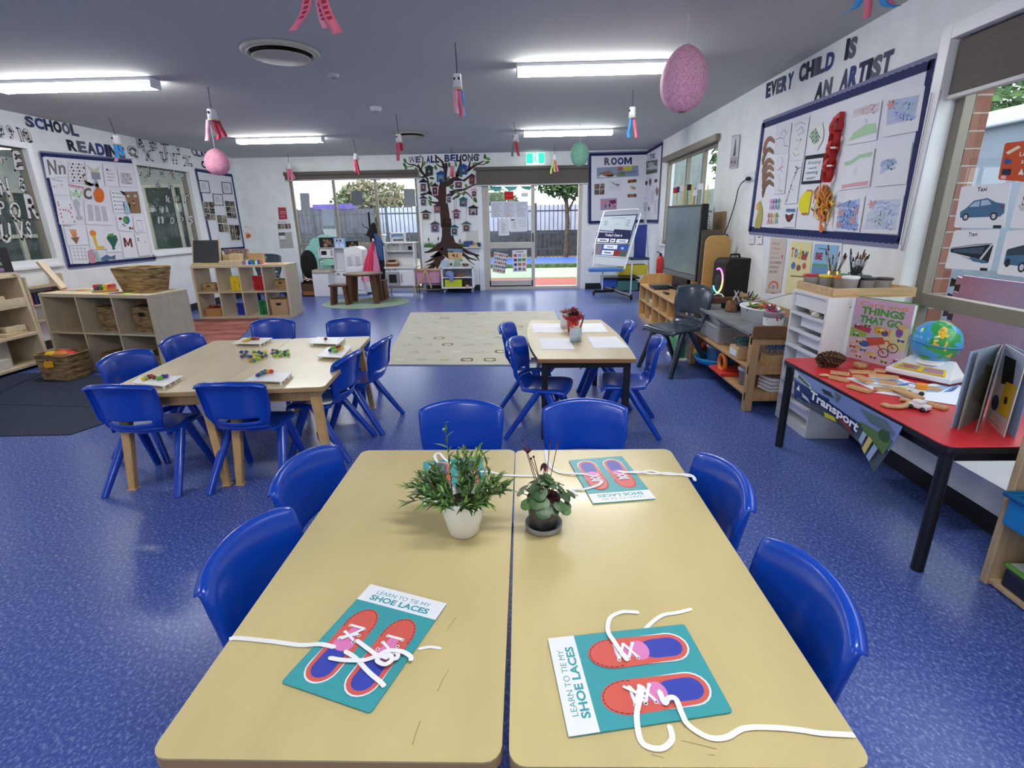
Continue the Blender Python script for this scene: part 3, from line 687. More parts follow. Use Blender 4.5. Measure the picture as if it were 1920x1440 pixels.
# header is on its left: rebuild orientation by swapping corners
bpy.data.objects.remove(o)
q,o=card('teal shoelace card lying sideways at the front right, its long lace trailing right',[(1066,1385),(1027,1200),(1283,1173),(1374,1338)])
lace(o,Z5((575,405),(540,360),(500,300),(465,240),(478,170),(540,138),(600,138),(636,141)),.0036,[.010,.011,.012,.007,.003,.003,.003,.002])
lace(o,Z5((668,236),(700,200),(765,155),(850,140),(926,120)),.0034,.003)
lace(o,Z5((655,540),(640,610),(622,700),(640,830),(690,875),(765,880),(815,830),(798,752)),.0038,[.009,.010,.009,.003,.003,.003,.003,.002])
lace(o,Z5((742,562),(775,635),(795,608),(835,612),(868,690),(905,755),(1010,820),(1110,822),(1210,772),(1360,768),(1500,780),(1620,798),(1750,806),(1812,809)),.0038,[.007,.008,.014,.014,.009,.004,.003,.003,.003,.003,.003,.003,.003,.002])
def xs(o,q,cx):
 crosslace(o,q,[(cx-.085,.44),(cx+.085,.44)]);crosslace(o,q,[(cx-.085,.505),(cx+.085,.44)],z=.0072);crosslace(o,q,[(cx+.085,.505),(cx-.085,.44)],z=.0078)
 crosslace(o,q,[(cx-.085,.57),(cx+.085,.505)],z=.0072);crosslace(o,q,[(cx+.085,.57),(cx-.085,.505)],z=.0078)
xs(o,q,.27);xs(o,q,.735);crosslace(o,q,[(.27+.09,.40),(.27-.05,.52)],z=.009)
q,o=card('teal shoelace card upside down at the far right of the front table',[(1230,937),(1112,946),(1066,865),(1166,857)])
xs(o,q,.27);xs(o,q,.735)
lace(o,Z3((968,250),(985,330),(1040,375),(1120,382),(1210,388)),.0042,[.003,.003,.003,.006,.007])
lace(o,Z3((1150,505),(1122,475),(1200,468),(1270,445),(1285,425)),.0042,[.002,.003,.006,.008,.009])
lace(o,Z3((1370,370),(1480,378),(1560,368),(1650,388),(1780,390),(1812,426)),.0042,[.008,.007,.004,.003,.003,.002])
lace(o,Z3((1400,380),(1490,372),(1570,385),(1660,380),(1790,402)),.0036,[.008,.007,.005,.004,.003])
q,o=card('teal shoelace card half hidden behind the bamboo plant',[(918,935),(794,948),(794,868),(903,857)])
xs(o,q,.27);xs(o,q,.735)
lace(o,Z3((600,372),(660,375),(740,392),(850,396),(930,402),(960,440)),.0042,[.006,.003,.003,.003,.003,.003])
lace(o,Z3((440,330),(400,300),(370,268),(345,285),(360,320)),.004,[.008,.007,.007,.008,.008])
for i,(a,b,c)in enumerate(((1340,790,1410),(1195,1110,1240))):pass
MARK=K((150,132,104))
mb=MB()
for P in(Z4((1195,1110),(1215,1040),(1242,965)),Z4((1345,790),(1375,720),(1415,655)),Z4((1405,415),(1455,345)),Z5((870,840),(960,860),(1055,885)),Z5((700,915),(770,932)),Z5((1010,915),(1050,920))):
 pts=[PF(x,y,TH+.0006)for x,y in P];mb.ribbon(pts,Vector((.0008,.0003,0)),MARK,.0001,False)
tag(mb.build('pencil_marks'),'faint grey pencil scribbles on the front table tops','marks',None,'stuff')
# ===== left side of the room
PALE=M((206,190,160),rough=.5,noise=.05,nscale=10,stretch=(8,8,.6));PALE2=M((184,166,134),rough=.55,noise=.06,nscale=10,stretch=(6,6,.6))
WICK=M((168,138,94),rough=.8,rgb2=(92,68,40),nscale=11,stretch=(1,1,6),bump=.8);WICK2=M((180,150,106),rough=.8,rgb2=(134,106,68),nscale=14,stretch=(1,1,6),bump=.6)
DARK=K((30,29,28))
def cubby(label,c,rot,W,D,H,cols,rows,back=True,t=.036,base=0):
 o=thing('cubby_shelf',label,'shelf unit',(c[0],c[1],base),rz(rot))
 MB().box(-W/2,W/2,-D/2,D/2,H-t,H,PALE).build('top_board',o,bevel=.003);MB().box(-W/2,W/2,-D/2,D/2,0,t,PALE).build('bottom_board',o,bevel=.003)
 for s in(-1,1):MB().box(s*W/2-(t if s>0 else 0),s*W/2+(t if s<0 else 0),-D/2,D/2,t,H-t,PALE).build('side_panel',o,bevel=.003)
 cw=(W-t)/cols
 for i in range(1,cols):x=-W/2+t/2+cw*i;MB().box(x-.009,x+.009,-D/2+.003,D/2,t,H-t,PALE).build('divider',o)
 rh=(H-t)/rows
 for j in range(1,rows):z=t/2+rh*j;MB().box(-W/2+t,W/2-t,-D/2+.003,D/2,z-.009,z+.009,PALE).build('shelf',o)
 if back:MB().box(-W/2+.01,W/2-.01,D/2-.012,D/2-.004,.01,H-.01,PALE2).build('back_panel',o)
 o['_']=0;del o['_']
 def cell(i,j,dy=0):
  x=-W/2+t/2+cw*(i+.5);z=base+(t if j==0 else t/2+rh*j+.009);a=rz(rot)
  p=rot2(x,dy,a);return(c[0]+p[0],c[1]+p[1],z)
 return o,cell,cw,rh
def basket(label,c,rot,w,d,h,mat=None,flare=1.12,rim=True,hole=False,name='wicker_basket',cat='basket',group=None):
 mat=mat or WICK;t=thing(name,label,cat,c,rz(rot),group);mb=MB()
 n=9
 def ring(k,wid=1):
  f=1+(flare-1)*k/n;bul=(.004 if k%2 else-.002)if mat in(WICK,WICK2)else 0
  return[(x*f+(bul if x>0 else-bul),y*f,h*k/n)for x,y in rrect(-w/2*wid,w/2*wid,-d/2*wid,d/2*wid,min(w,d)*.16,3)]
 rings=[ring(k)for k in range(n+1)];m=len(rings[0]);vs=[p for r in rings for p in r]
 fs=[(i*m+k,i*m+(k+1)%m,(i+1)*m+(k+1)%m,(i+1)*m+k)for i in range(n)for k in range(m)]
 inn=[(p[0]*.93,p[1]*.93,h)for p in rings[-1]];low=[(p[0]*.9,p[1]*.9,h*.35)for p in rings[4]]
 b=len(vs);vs+=inn+low
 fs+=[(n*m+k,n*m+(k+1)%m,b+(k+1)%m,b+k)for k in range(m)]+[(b+k,b+(k+1)%m,b+m+(k+1)%m,b+m+k)for k in range(m)]+[tuple(b+m+k for k in range(m)),tuple(range(m-1,-1,-1))]
 mb.add(vs,fs,mat);mb.build('body',t)
 if rim:MB().tube([(p[0]*.97,p[1]*.97,h)for p in rings[-1]]+[(rings[-1][0][0]*.97,rings[-1][0][1]*.97,h)],.008,mat,6).build('rim',t)
 if hole:MB().prism(rrect(-w*.13,w*.13,h*.66,h*.80,h*.05,3),0,.004,DARK,Matrix.Translation((0,-d/2*(1+(flare-1)*.72)-.006,0))@Matrix(((1,0,0,0),(0,0,-1,0),(0,1,0,0),(0,0,0,1)))).build('handle_hole',t)
 return t
 # --- low cubby at the left with basket on it
cL,cellL,cwL,rhL=cubby('low pale wood cubby shelf under the reading board, big wicker basket on top',(-4.235,5.23),-11,1.36,.46,.80,3,2)
basket('wicker basket in the upper middle compartment of the left cubby',cellL(1,1,.03),-11,.26,.3,.24,WICK,1.1)
basket('wicker basket with a dark opening in the upper right compartment of the left cubby',cellL(2,1,.03),-11,.28,.3,.25,WICK,1.1,True,True)
basket('low basket of green leaf toys in the lower middle compartment of the left cubby',cellL(1,0,0),-11,.3,.32,.14,WICK,1.1)
basket('low basket in the lower right compartment of the left cubby, behind a blue chair',cellL(2,0,0),-11,.3,.32,.14,WICK,1.1)
for i,l in((1,'bunch of green leaf toys in the lower middle basket of the left cubby'),(2,'bunch of green leaf toys in the lower right basket of the left cubby')):
 p=cellL(i,0);t=thing('leaf_toys',l,'toy',(p[0],p[1],p[2]+.08));mb=MB();rnd=random.Random(i)
 for k in range(26):a=rnd.uniform(0,6.28);leafmesh(mb,(rnd.uniform(-.06,.06),rnd.uniform(-.06,.06),0),(math.cos(a),math.sin(a),rnd.uniform(.4,1.4)),rnd.uniform(.08,.13),.018,rnd.choice([M((46,110,50)),M((90,140,60)),M((30,78,50))]),.4,3)
 mb.build('foliage',t)
fb=(-4.60,4.84,0);basket('wicker basket of red and yellow toys on the floor before the left cubby',fb,-8,.34,.24,.25,WICK,1.12)
o=MB().prism([(-.055,0),(-.03,.03),(.0,.02),(.03,.035),(.06,.02),(.055,-.03),(-.04,-.04)],0,.004,K((236,168,44)),Matrix.Translation((-4.62,4.695,.175))@Matrix.Rotation(rz(-8),4,'Z')@Matrix(((1,0,0,0),(0,0,-1,0),(0,1,0,0),(0,0,0,1)))).build('paper_fish_tag');tag(o,'orange fish shaped paper tag on the front of the floor basket','tag')
for i,(dx,dy,c,l)in enumerate(((-.09,0,(220,180,40),'yellow'),(.0,.02,(190,60,40),'red'),(.1,.0,(196,44,40),'bright red'),(.05,-.05,(200,120,50),'orange'),(-.04,.05,(150,60,50),'dark red'))):
 o=MB().ell((0,0,0),(.075,.05,.035),M(c,rough=.5),12,7,Matrix.Rotation(i*1.1,3,'Z')).build('felt_toy');o.location=(fb[0]+dx,fb[1]+dy,.235+.012*(i%2));tag(o,l+' soft toy food in the floor basket by the left cubby','toy')
bt=.80
def topL(u,v,z=0):p=rot2(u,v,rz(-11));return(-4.235+p[0],5.23+p[1],bt+z)
basket('large golden wicker basket on top of the left cubby',topL(.36,.05),-11,.33,.27,.235,M((190,156,100),rough=.6,rgb2=(104,76,42),nscale=9,stretch=(1,1,6),bump=.9),1.32)
t=thing('rainbow_stacker','small wooden stacking toy in rainbow colours on the left cubby','toy',topL(-.02,-.06),rz(10))
MB().box(-.10,.10,-.05,.05,0,.022,M((176,132,84),rough=.5)).build('base',t,bevel=.004)
for i,c in enumerate(((70,60,120),(60,100,60),(220,190,40),(214,120,40),(200,50,40),(60,130,80),(240,200,60),(190,40,40))):
 MB().prism([(-.022,0),(.022,0),(.016,.028),(-.016,.028)],-.042,.042,M(c,rough=.5),Matrix.Translation((-.066+.044*(i%4),0,.022+.028*(i//4)))@Matrix(((1,0,0,0),(0,0,-1,0),(0,1,0,0),(0,0,0,1)))).build('stacking_piece',t,bevel=.003)
for k,(u,v,w,d,l,cols)in enumerate(((.26,-.14,.30,.12,'bright jigsaw strip flat on the left cubby before the big basket',((220,200,60),(60,110,180),(200,60,60),(80,160,80),(240,220,90))),(-.38,.02,.5,.13,'long pastel strip of coloured card lying on the left end of the cubby',((226,150,140),(130,180,140),(210,110,90),(160,180,110),(150,170,200))))):
 t=thing('puzzle_strip',l,'puzzle',topL(u,v),rz(-11));mb=MB()
 for i,c in enumerate(cols):mb.box(-w/2+w/5*i,-w/2+w/5*(i+1),-d/2,d/2,0,.006+.001*(i%2),K(c))
 mb.build('board',t)
 # leaning wooden board
t=thing('wooden_board','pale wooden board leaning at the left end of the cubby top','board',topL(-.655,.02),rz(-11))
MB().box(-.018,.018,-.035,.035,0,.36,PALE).build('panel',t,bevel=.008);t.rotation_euler=(0,rz(-38),rz(-11));t.location.z+=.012
# tall open shelf at the far left
t=thing('open_shelf','tall pale open shelf of wooden blocks at the left edge','shelf unit',(0,0,0))
SX0,SX1,SY0,SY1=-5.64,-5.235,4.2,5.36
for y in(SY0,SY1-.03):MB().prism([(SX0,.0),(SX1,.0),(SX1-.02,.3),(SX1-.06,.97),(SX0,.97)],y,y+.03,PALE,Matrix(((1,0,0,0),(0,0,1,0),(0,1,0,0),(0,0,0,1)))).build('side_panel',t,bevel=.004)
MB().box(SX0,SX1-.055,SY0,SY1,.945,.975,PALE).build('top_board',t,bevel=.004)
for z in(.05,.36,.66):MB().box(SX0,SX1-.02-.03*(z>.5),SY0+.03,SY1-.03,z-.02,z+.01,PALE).build('shelf',t,bevel=.004)
MB().box(SX1-.07,SX1-.05,SY0+.03,SY1-.03,.66,.74,PALE).build('front_lip',t,bevel=.003)
MB().box(SX0,SX0+.01,SY0+.03,SY1-.03,.03,.95,PALE2).build('back_panel',t);MB().box(SX0,SX1-.06,SY0+.03,SY1-.03,0,.03,DARK).build('plinth_or_shade',t)  # black box stands in for the shade in the gap under the shelf
BLK1=[M(c,rough=.6,noise=.05,nscale=16)for c in((206,184,146),(196,172,132),(214,196,164))]
def block(label,c,d,r,m,group=None):o=MB().box(-d[0]/2,d[0]/2,-d[1]/2,d[1]/2,0,d[2],m).build('wooden_block',None,bevel=.004);o.location=c;o.rotation_euler.z=rz(r);tag(o,label,'block',group);return o
wb='wooden building blocks on the left shelf'
block('long wooden block lowest in the pile on the second shelf at left',(-5.42,5.02,.67),(.16,.42,.05),4,BLK1[1],wb)
block('flat wooden block in the middle of the pile on the second shelf at left',(-5.42,4.98,.722),(.14,.40,.05),-3,BLK1[0],wb)
block('wooden block topmost of the pile on the second shelf at left',(-5.43,4.93,.774),(.13,.30,.05),6,BLK1[2],wb)
block('wooden plank lying on the third shelf at left, near its end',(-5.36,5.14,.37),(.12,.3,.035),10,BLK1[0],wb)
block('short wooden block resting on the plank of the third shelf at left',(-5.37,5.18,.407),(.1,.2,.05),-8,BLK1[2],wb)
block('upright wooden block at the front of the third shelf at left',(-5.34,4.86,.37),(.07,.14,.17),12,BLK1[2],wb)
block('wide wooden block on the third shelf beside the upright one',(-5.45,4.62,.37),(.15,.25,.12),0,BLK1[1],wb)
GB=M((206,202,190),rough=.6,noise=.04,nscale=12)
for l,c,d,r in(('big pale hollow block standing on the bottom shelf at left',(-5.48,4.95,.06),(.2,.28,.27),0),('big pale hollow block lying in front on the bottom shelf at left',(-5.37,4.78,.06),(.2,.4,.1),8),('big pale block tilted on another on the bottom shelf at left',(-5.38,4.62,.162),(.18,.26,.12),-14)):
 o=block(l,c,d,r,GB,'big hollow blocks on the bottom shelf')
t=thing('picture_board','dark board with small coloured pictures on top of the left shelf','board',(-5.47,5.2,.975),rz(50));q=Quad((-.2,0,.27),(.2,0,.27),(.2,-.05,0),(-.2,-.05,0),(0,-1,.2))
sh=[('r',.08+.2*i,.08+.22*j,.22+.2*i,.22+.22*j,((150,96,110),(90,110,150),(120,140,120),(160,150,110),(130,110,140))[(i+2*j)%5])for i in range(4)for j in range(4)]
o=sheet('panel',None,None,q,sh,(44,42,46),None,.0,.012,t)
MB().box(-.21,.21,-.09,-.04,0,.025,PALE).build('foot_rail',t)
# little bookshelf against the wall
t=thing('wall_rack','small wooden rack of books against the left wall below the near window','rack',(XL+.09,6.04,.0))
for z in(.0,.38,.56,.76):MB().box(-.08,.08,-.24,.24,z,z+.018,PALE2).build('shelf',t)
for y in(-.24,.24):MB().box(-.08,.08,y-.01,y+.01,0,.90,PALE).build('side_panel',t)
for i in range(9):
 c=((150,40,44),(40,60,110),(36,36,40),(200,160,60),(60,90,70),(170,60,40),(50,50,70),(190,150,90),(90,50,60))[i]
 o=MB().box(-.05,.055,-.012,.012,0,.13,K(c)).build('book',None,bevel=.002);o.location=(XL+.09,5.84+.05*i,.778 if False else.578);tag(o,('dark red','navy','black','mustard','green','rust','slate','tan','maroon')[i]+' book on the small wall rack at left','book','books on the wall rack')
 # --- far cubby
cB,cellB,cwB,rhB=cubby('pale wood cubby shelf of coloured bricks beyond the terracotta rug',(-4.46,8.27),2,1.47,.46,.83,4,2,False)
def lego(label_c,cell,rgb,rows,seed,cols=2):
 m=M(rgb,rough=.35);src=None
 for j in range(rows):
  for i in range(cols):
   lab=label_c+' plastic building brick in the tidy stack of the far cubby'
   if src is None:
    src=MB().box(-.032,.032,-.035,.035,0,.036,m)
    for sx in(-.016,.016):
     for sy in(-.017,.017):src.lathe([(.008,.036),(.008,.042),(.0001,.042)],m,8,Matrix.Translation((sx,sy,0)))
    o=src=src.build('toy_brick',None,bevel=.002)
   else:o=src.copy();COL.objects.link(o)
   r=random.Random(seed+j*7+i);o.location=(cell[0]+(i-(cols-1)/2)*.068+.05+r.uniform(-.004,.004),cell[1]-.05+r.uniform(-.006,.006),cell[2]+.0375*j);o.rotation_euler.z=r.uniform(-.06,.06)
   tag(o,lab,'brick',label_c+' bricks stacked in the far cubby')
lego('yellow',cellB(1,1),(236,206,36),6,1,3);lego('red',cellB(2,1),(178,26,36),6,2,3);lego('blue',cellB(1,0),(30,50,160),5,3,2);lego('green',cellB(2,0),(24,120,70),6,4,2)
basket('small wicker box in the upper left compartment of the far cubby',cellB(0,1,-.06),2,.22,.22,.12,WICK2,1.0,True,True,'woven_box','box')
basket('wooden tray of red toys in the lower left compartment of the far cubby',cellB(0,0,-.05),2,.29,.3,.13,M((176,128,78),rough=.6),1.0,False,False,'wooden_tray','tray')
p=cellB(0,0,-.05);t=thing('toy_heap','heap of dark red toys in the lower left tray of the far cubby','toy',(p[0],p[1],p[2]+.09));mb=MB();rnd=random.Random(9)
for k in range(16):mb.ell((rnd.uniform(-.1,.1),rnd.uniform(-.1,.1),rnd.uniform(0,.06)),(.03,.02,.02),K(rnd.choice([(150,50,40),(110,40,40),(170,80,50)])),8,5)
mb.build('toys',t)['kind']='stuff'
basket('small woven box in the upper right compartment of the far cubby',cellB(3,1,.06),2,.2,.2,.15,WICK2,1.0,True,True,'woven_box','box')
basket('large woven box with a handle hole in the lower right compartment of the far cubby',cellB(3,0,-.06),2,.30,.3,.25,M((186,150,110),rough=.75,noise=.1,nscale=40),1.03,True,True,'woven_box','box')
HB=.83
# things on the far cubby
t=thing('chalkboard','small wood framed chalkboard easel standing on the far cubby','chalkboard',(-5.02,8.2,HB),rz(4))
q=Quad((-.19,.09,.37),(.19,.09,.37),(.20,.0,.035),(-.20,.0,.035),(0,-1,.2));sheet('slate',None,None,q,(),M((52,56,64),rough=.6),None,.0,.01,t)
for x in(-.2,.2):MB().cbox((x*1.03,.05,.2),(.022,.02,.43),PALE,Matrix.Rotation(rz(-14),3,'X')).build('frame_rail',t)
MB().box(-.22,.22,-.05,.012,.0,.03,M((208,186,130),rough=.5)).build('chalk_tray',t,bevel=.003);MB().box(-.2,.2,.2,.22,0,.02,PALE).build('rear_foot',t);MB().cbox((0,.15,.16),(.38,.012,.38),PALE2,Matrix.Rotation(rz(18),3,'X')).build('rear_leg',t)
def pbox(name,label,cat,px,Y,depth,mat,bevel=.004,group=None,base=None):
 ym=(px[1]+px[3])/2;z0=at(px[0],px[3],1,Y).z if base is None else base;a=at(px[0],ym,1,Y);b=at(px[2],ym,1,Y);b.z=at(px[2],px[1],1,Y).z
 o=MB().box(-(b.x-a.x)/2,(b.x-a.x)/2,0,depth,0,b.z-z0,mat).build(name,None,bevel=bevel);o.location=((a.x+b.x)/2,Y,z0)
 if label:tag(o,label,cat,group)
 return o
pbox('wooden_box','long pale wooden box on the far cubby right of the chalkboard','box',(410,489,452,497),8.1,.12,PALE,base=HB)
pbox('wooden_block','square wooden block on the far cubby behind the long pale box','block',(417,478,428,491),8.3,.1,BLK1[1],base=HB)
pbox('wooden_box','taller wooden box on the far cubby, next to the square block','box',(429,476,450,492),8.26,.12,BLK1[0],base=HB)
pbox('toy_shelf_box','wide tan wooden box behind the bricks on the far cubby','box',(452,474,492,493),8.4,.08,M((190,158,112),rough=.6),base=HB)
pbox('shoe_box','grey lidded box with red lettering behind the wooden boxes on the far cubby','box',(420,467,462,479),8.38,.1,K((140,120,112),noise=.4,nscale=20),base=HB)
for i,c in enumerate(((130,120,170),(226,226,230),(60,90,180),(70,130,200),(50,140,90),(230,230,226),(60,110,190),(210,120,70))):
 pbox('picture_block',('lilac','white','blue','sky blue','green','off white','cobalt','orange')[i]+' little block in the row on the far cubby','block',(456+4.4*i,487+(i%3),460+4.4*i,495),8.13,.05,K(c),.002,'small coloured blocks in a row on the far cubby',HB)
t=thing('paper_strips','orange paper strips lying at the right end of the far cubby','paper',(-3.95,8.15,HB))
for i in range(4):MB().cbox((-.05+.06*i,.02*i,.004+.004*i),(.16,.02,.003),K(((214,100,60),(228,140,90),(220,90,60),(236,170,110))[i]),Matrix.Rotation(.3-.35*i,3,'Z')).build('strip',t)
ch2=copy_tree(dk,(-4.75,9.5,0),rz(190),'charcoal chair back showing behind the far cubby in the left corner');
for k in ch2.children:pass
ch2.scale=(1.05,1.05,1.12)
# floor coverings
def flat(name,label,cat,pts,z,m,bev=.003):o=MB().prism([(p[0],p[1])for p in pts],.0005,z,m).build(name,None,bevel=bev);tag(o,label,cat);return o
MAT=K((44,52,72),noise=.12,nscale=200)
flat('carpet_tile','dark navy carpet tile nearest the viewer at the left','mat',[(-3.30,3.36),(-4.75,3.30),(-4.72,4.038),(-3.10,3.888)],.006,MAT)
flat('carpet_tile','dark navy carpet tile in front of the floor basket at the left','mat',[(-3.08,3.896),(-4.72,4.046),(-4.98,5.0),(-3.42,4.70)],.006,MAT)
flat('carpet_tile','dark navy carpet tile beside the tall open shelf','mat',[(-4.76,3.30),(-5.8,3.5),(-5.3,4.98),(-4.99,5.0),(-4.73,4.04)],.006,MAT)
a,b=PF(470,597),PF(450,633)
flat('terracotta_rug','terracotta patterned rug between the bead table and the far cubby','rug',[(-5.55,5.9),(-3.45,5.75),(-3.75,6.5),(-4.25,8.03),(-5.5,7.98)],.008,M((126,74,66),rough=.9,rgb2=(164,108,98),nscale=2.6,stretch=(1,2.4,1),spec=.1))
# beige rug with faint pattern
c4=[PF(770,587),PF(1010,584),PF(1030,686),PF(720,685)]
q=Quad(c4[0],c4[1]+Vector((.25,0,0)),c4[2]+Vector((.3,0,0)),c4[3],(0,0,3));sh=[];rnd=random.Random(4);RC=[(178,176,158),(196,186,150),(170,180,168),(200,178,156),(160,160,150)]
sq=lambda cx,cy,w,h,n=14:[(cx+w*math.copysign(abs(math.cos(2*PI*k/n))**.5,math.cos(2*PI*k/n)),cy+h*math.copysign(abs(math.sin(2*PI*k/n))**.5,math.sin(2*PI*k/n)))for k in range(n+1)]
for j in range(9):
 for i in range(8):
  cx,cy=.07+.12*i+(.06 if j%2 else 0),.06+.11*j;c=rnd.choice(RC);k=rnd.randint(0,4)
  if k==0:sh.append(('l',sq(cx,cy,.028,.017),.022,(186,164,122)))
  elif k==1:sh.append(('l',[(cx-.03,cy),(cx-.01,cy-.02),(cx+.01,cy+.01),(cx+.03,cy-.01)],.018,c))
  elif k==2:sh+=[('l',[(cx-.03,cy+.012),(cx+.03,cy+.012)],.016,c),('l',[(cx-.02,cy-.01),(cx+.022,cy-.01)],.014,c),('e',cx+.02,cy,.008,.008,c)]
  elif k==3:sh+=[('e',cx-.012,cy,.012,.01,c),('e',cx+.014,cy,.012,.01,c)]
  else:sh.append(('r',cx-.026,cy-.012,cx+.024,cy+.012,(212,210,192)))
o=sheet('play_rug','large beige rug with a faint pattern in the middle of the floor','rug',q,sh,M((204,201,186),rough=.95,noise=.03,nscale=150,spec=.1),None,.001,.009)
ctr=Vector((-2.97,9.55));flat('round_mat','round sage green mat under the wooden toddler table','mat',[(ctr.x+.80*math.cos(2*PI*k/48),ctr.y+.72*math.sin(2*PI*k/48))for k in range(48)],.006,K((146,164,146),noise=.05,nscale=90))
# ===== play corner along the back wall
WHT=M((236,237,240),rough=.45);GRY=M((168,170,174),rough=.45);WD=M((96,62,36),rough=.5,noise=.12,nscale=12,stretch=(5,5,.5));WDL=M((206,172,130),rough=.5)
def pr4(px,Y):
 ym=(px[1]+px[3])/2;return at(px[0],ym,1,Y).x,at(px[2],ym,1,Y).x,at(px[0],px[3],1,Y).z,at(px[2],px[1],1,Y).z
def pb(mb,px,Y,dep,mat,O=(0,0,0),zmin=None):
 x0,x1,z0,z1=pr4(px,Y)
 if zmin is not None:z0=zmin
 return mb.box(x0-O[0],x1-O[0],Y-O[1],Y+dep-O[1],z0-O[2],z1-O[2],mat)
 # toddler table and stools
def stool(label,cx,cy,w,h):
 t=thing('wooden_stool',label,'stool',(cx,cy,.007))
 MB().box(-w/2,w/2,-.13,.13,h-.035,h,WD).build('seat',t,bevel=.008)
 for sx in(-1,1):
  MB().prism([(sx*w*.5,0),(sx*w*.5-sx*.05,0),(sx*w*.40-sx*.05,h-.035),(sx*w*.40,h-.035)],-.12,.12,WD,Matrix(((1,0,0,0),(0,0,1,0),(0,1,0,0),(0,0,0,1)))).build('leg',t,bevel=.004)
 return t
x0,x1,z0,z1=pr4((617,534,651,571),9.25);stool('small dark wooden stool at the left of the round toddler table',(x0+x1)/2,9.38,x1-x0,.36)
x0,x1,z0,z1=pr4((697,524,722,558),9.85);stool('small dark wooden stool at the right of the toddler table, under the dress up clothes',(x0+x1)/2,9.98,x1-x0,.36)
t=thing('toddler_table','small round dark wooden table on the sage mat','table',(-2.98,9.55,.007))
n=40;MB().prism([(.36*math.cos(2*PI*k/n),.32*math.sin(2*PI*k/n))for k in range(n)],.505,.54,WD).build('tabletop',t,bevel=.008)
for sx,sy in((-1,-1),(1,-1),(-1,1),(1,1)):
 MB().prism([(sx*.25-.045,0),(sx*.25+.045,0),(sx*.21+.05,.505),(sx*.21-.05,.505)],sy*.16-.035,sy*.16+.035,WD,Matrix(((1,0,0,0),(0,0,1,0),(0,1,0,0),(0,0,0,1)))).build('leg',t,bevel=.005)
 # corner play kitchen with fridge
YK=10.45
t=thing('play_kitchen','white corner play kitchen with sink, microwave and arched fridge','play kitchen',(0,0,0))
mb=MB();pb(mb,(587,510,617,556),YK,.4,WHT,zmin=0.0);mb.build('sink_cabinet',t,bevel=.008)
x0,x1,z0,z1=pr4((584,506,619,512),YK);zc=z1
MB().prism(rrect(x0,x1,YK-.03,YK+.42,.05),z1-.05,z1,M((206,188,166),rough=.4)).build('worktop',t)
xm=(x0+x1)/2;MB().tube([(xm-.08,YK+.2,zc),(xm-.08,YK+.2,zc+.17),(xm-.05,YK+.16,zc+.2),(xm+.0,YK+.12,zc+.18),(xm+.01,YK+.11,zc+.13)],.011,M((190,192,196),rough=.2,metal=.9),8).build('tap',t)
MB().lathe([(.0001,.001),(.12,.001),(.14,.004)],GRY,24,Matrix.Translation((xm+.02,YK+.17,zc))).build('basin',t)
YM=10.72;mb=MB();pb(mb,(616,510,660,554),YM,.33,WHT,zmin=0);mb.build('cooker_cabinet',t,bevel=.006)
x0,x1,z0,z1=pr4((617,508,661,512),YM)
for px in((619,514),(634,513)):
 p=at(*px,1,YM-.02);MB().lathe([(.02,-.012),(.024,.012),(.0001,.014)],GRY,14,Matrix.Translation(p)@Matrix.Rotation(PI/2,4,'X')).build('knob',t)
for px in((622,521,634,549),(637,521,650,549)):
 f=MB();pb(f,px,YM-.012,.012,M((226,228,232),rough=.5));d=f.build('cupboard_door',t,bevel=.004)
mb=MB();pb(mb,(598,466,648,508),YM+.15,.17,M((214,215,219),rough=.6));mb.build('splash_panel',t)
mb=MB()
for px in((599,465,600.5,508),(625.5,465,627,508),(646,465,648,508),(599,464,648,466),(599,482,626,484)):pb(mb,px,YM+.02,.28,WHT)
mb.build('upper_shelf',t,bevel=.003)
f=MB();pb(f,(600.5,467,625.5,482),YM+.04,.2,WHT);mw=f.build('microwave',t,bevel=.004)
f=MB();pb(f,(602.5,470.5,612,478),YM+.032,.01,DARK);f.build('microwave_window',mw)
f=MB();pb(f,(619.5,469,623.5,480),YM+.032,.01,GRY);f.build('control_panel',mw)
tm=MB();x0,x1,z0,z1=pr4((606,485.5,626,498),YM+.0);tm.prism(rrect(x0,x1,z0,z1,.05),YM-.0,YM+.03,M((150,214,186),rough=.4),Matrix(((1,0,0,0),(0,0,1,0),(0,1,0,0),(0,0,0,1))));tag(tm.build('toy_tray'),'mint green toy tray leaning on the play kitchen shelf','tray')
x0,x1,z0,z1=pr4((649,463,682,554),YM-.1);mb=MB();pts=[(x0,0.02),(x1,.02),(x1,z1-.08)]+[((x0+x1)/2+(x1-x0)/2*math.cos(PI*k/12),z1-.08+.09*math.sin(PI*k/12))for k in range(1,12)]+[(x0,z1-.08)]
mb.prism(pts,YM-.1,YM+.28,WHT,Matrix(((1,0,0,0),(0,0,1,0),(0,1,0,0),(0,0,0,1))));mb.box(x0,x1,YM-.08,YM+.26,0,.02,WHT);fr=mb.build('fridge',t,bevel=.006)
w=x1-x0
for k in(0,1):
 xa=x0+w*(.06+.46*k);f=MB().box(xa,xa+w*.42,YM-.112,YM-.1,.62,z1-.12,M((228,230,234),rough=.4));dd=f.build('fridge_door',t,bevel=.004)
 MB().box(xa+w*.09,xa+w*.33,YM-.118,YM-.11,z1-.36,z1-.18,M((196,200,206),rough=.2)).build('door_window',dd)
 xh=xa+w*(.34 if k==0 else.06);MB().tube([(xh,YM-.112,z1-.66),(xh,YM-.135,z1-.64),(xh,YM-.135,z1-.5),(xh,YM-.112,z1-.48)],.006,GRY,6).build('door_handle',dd)
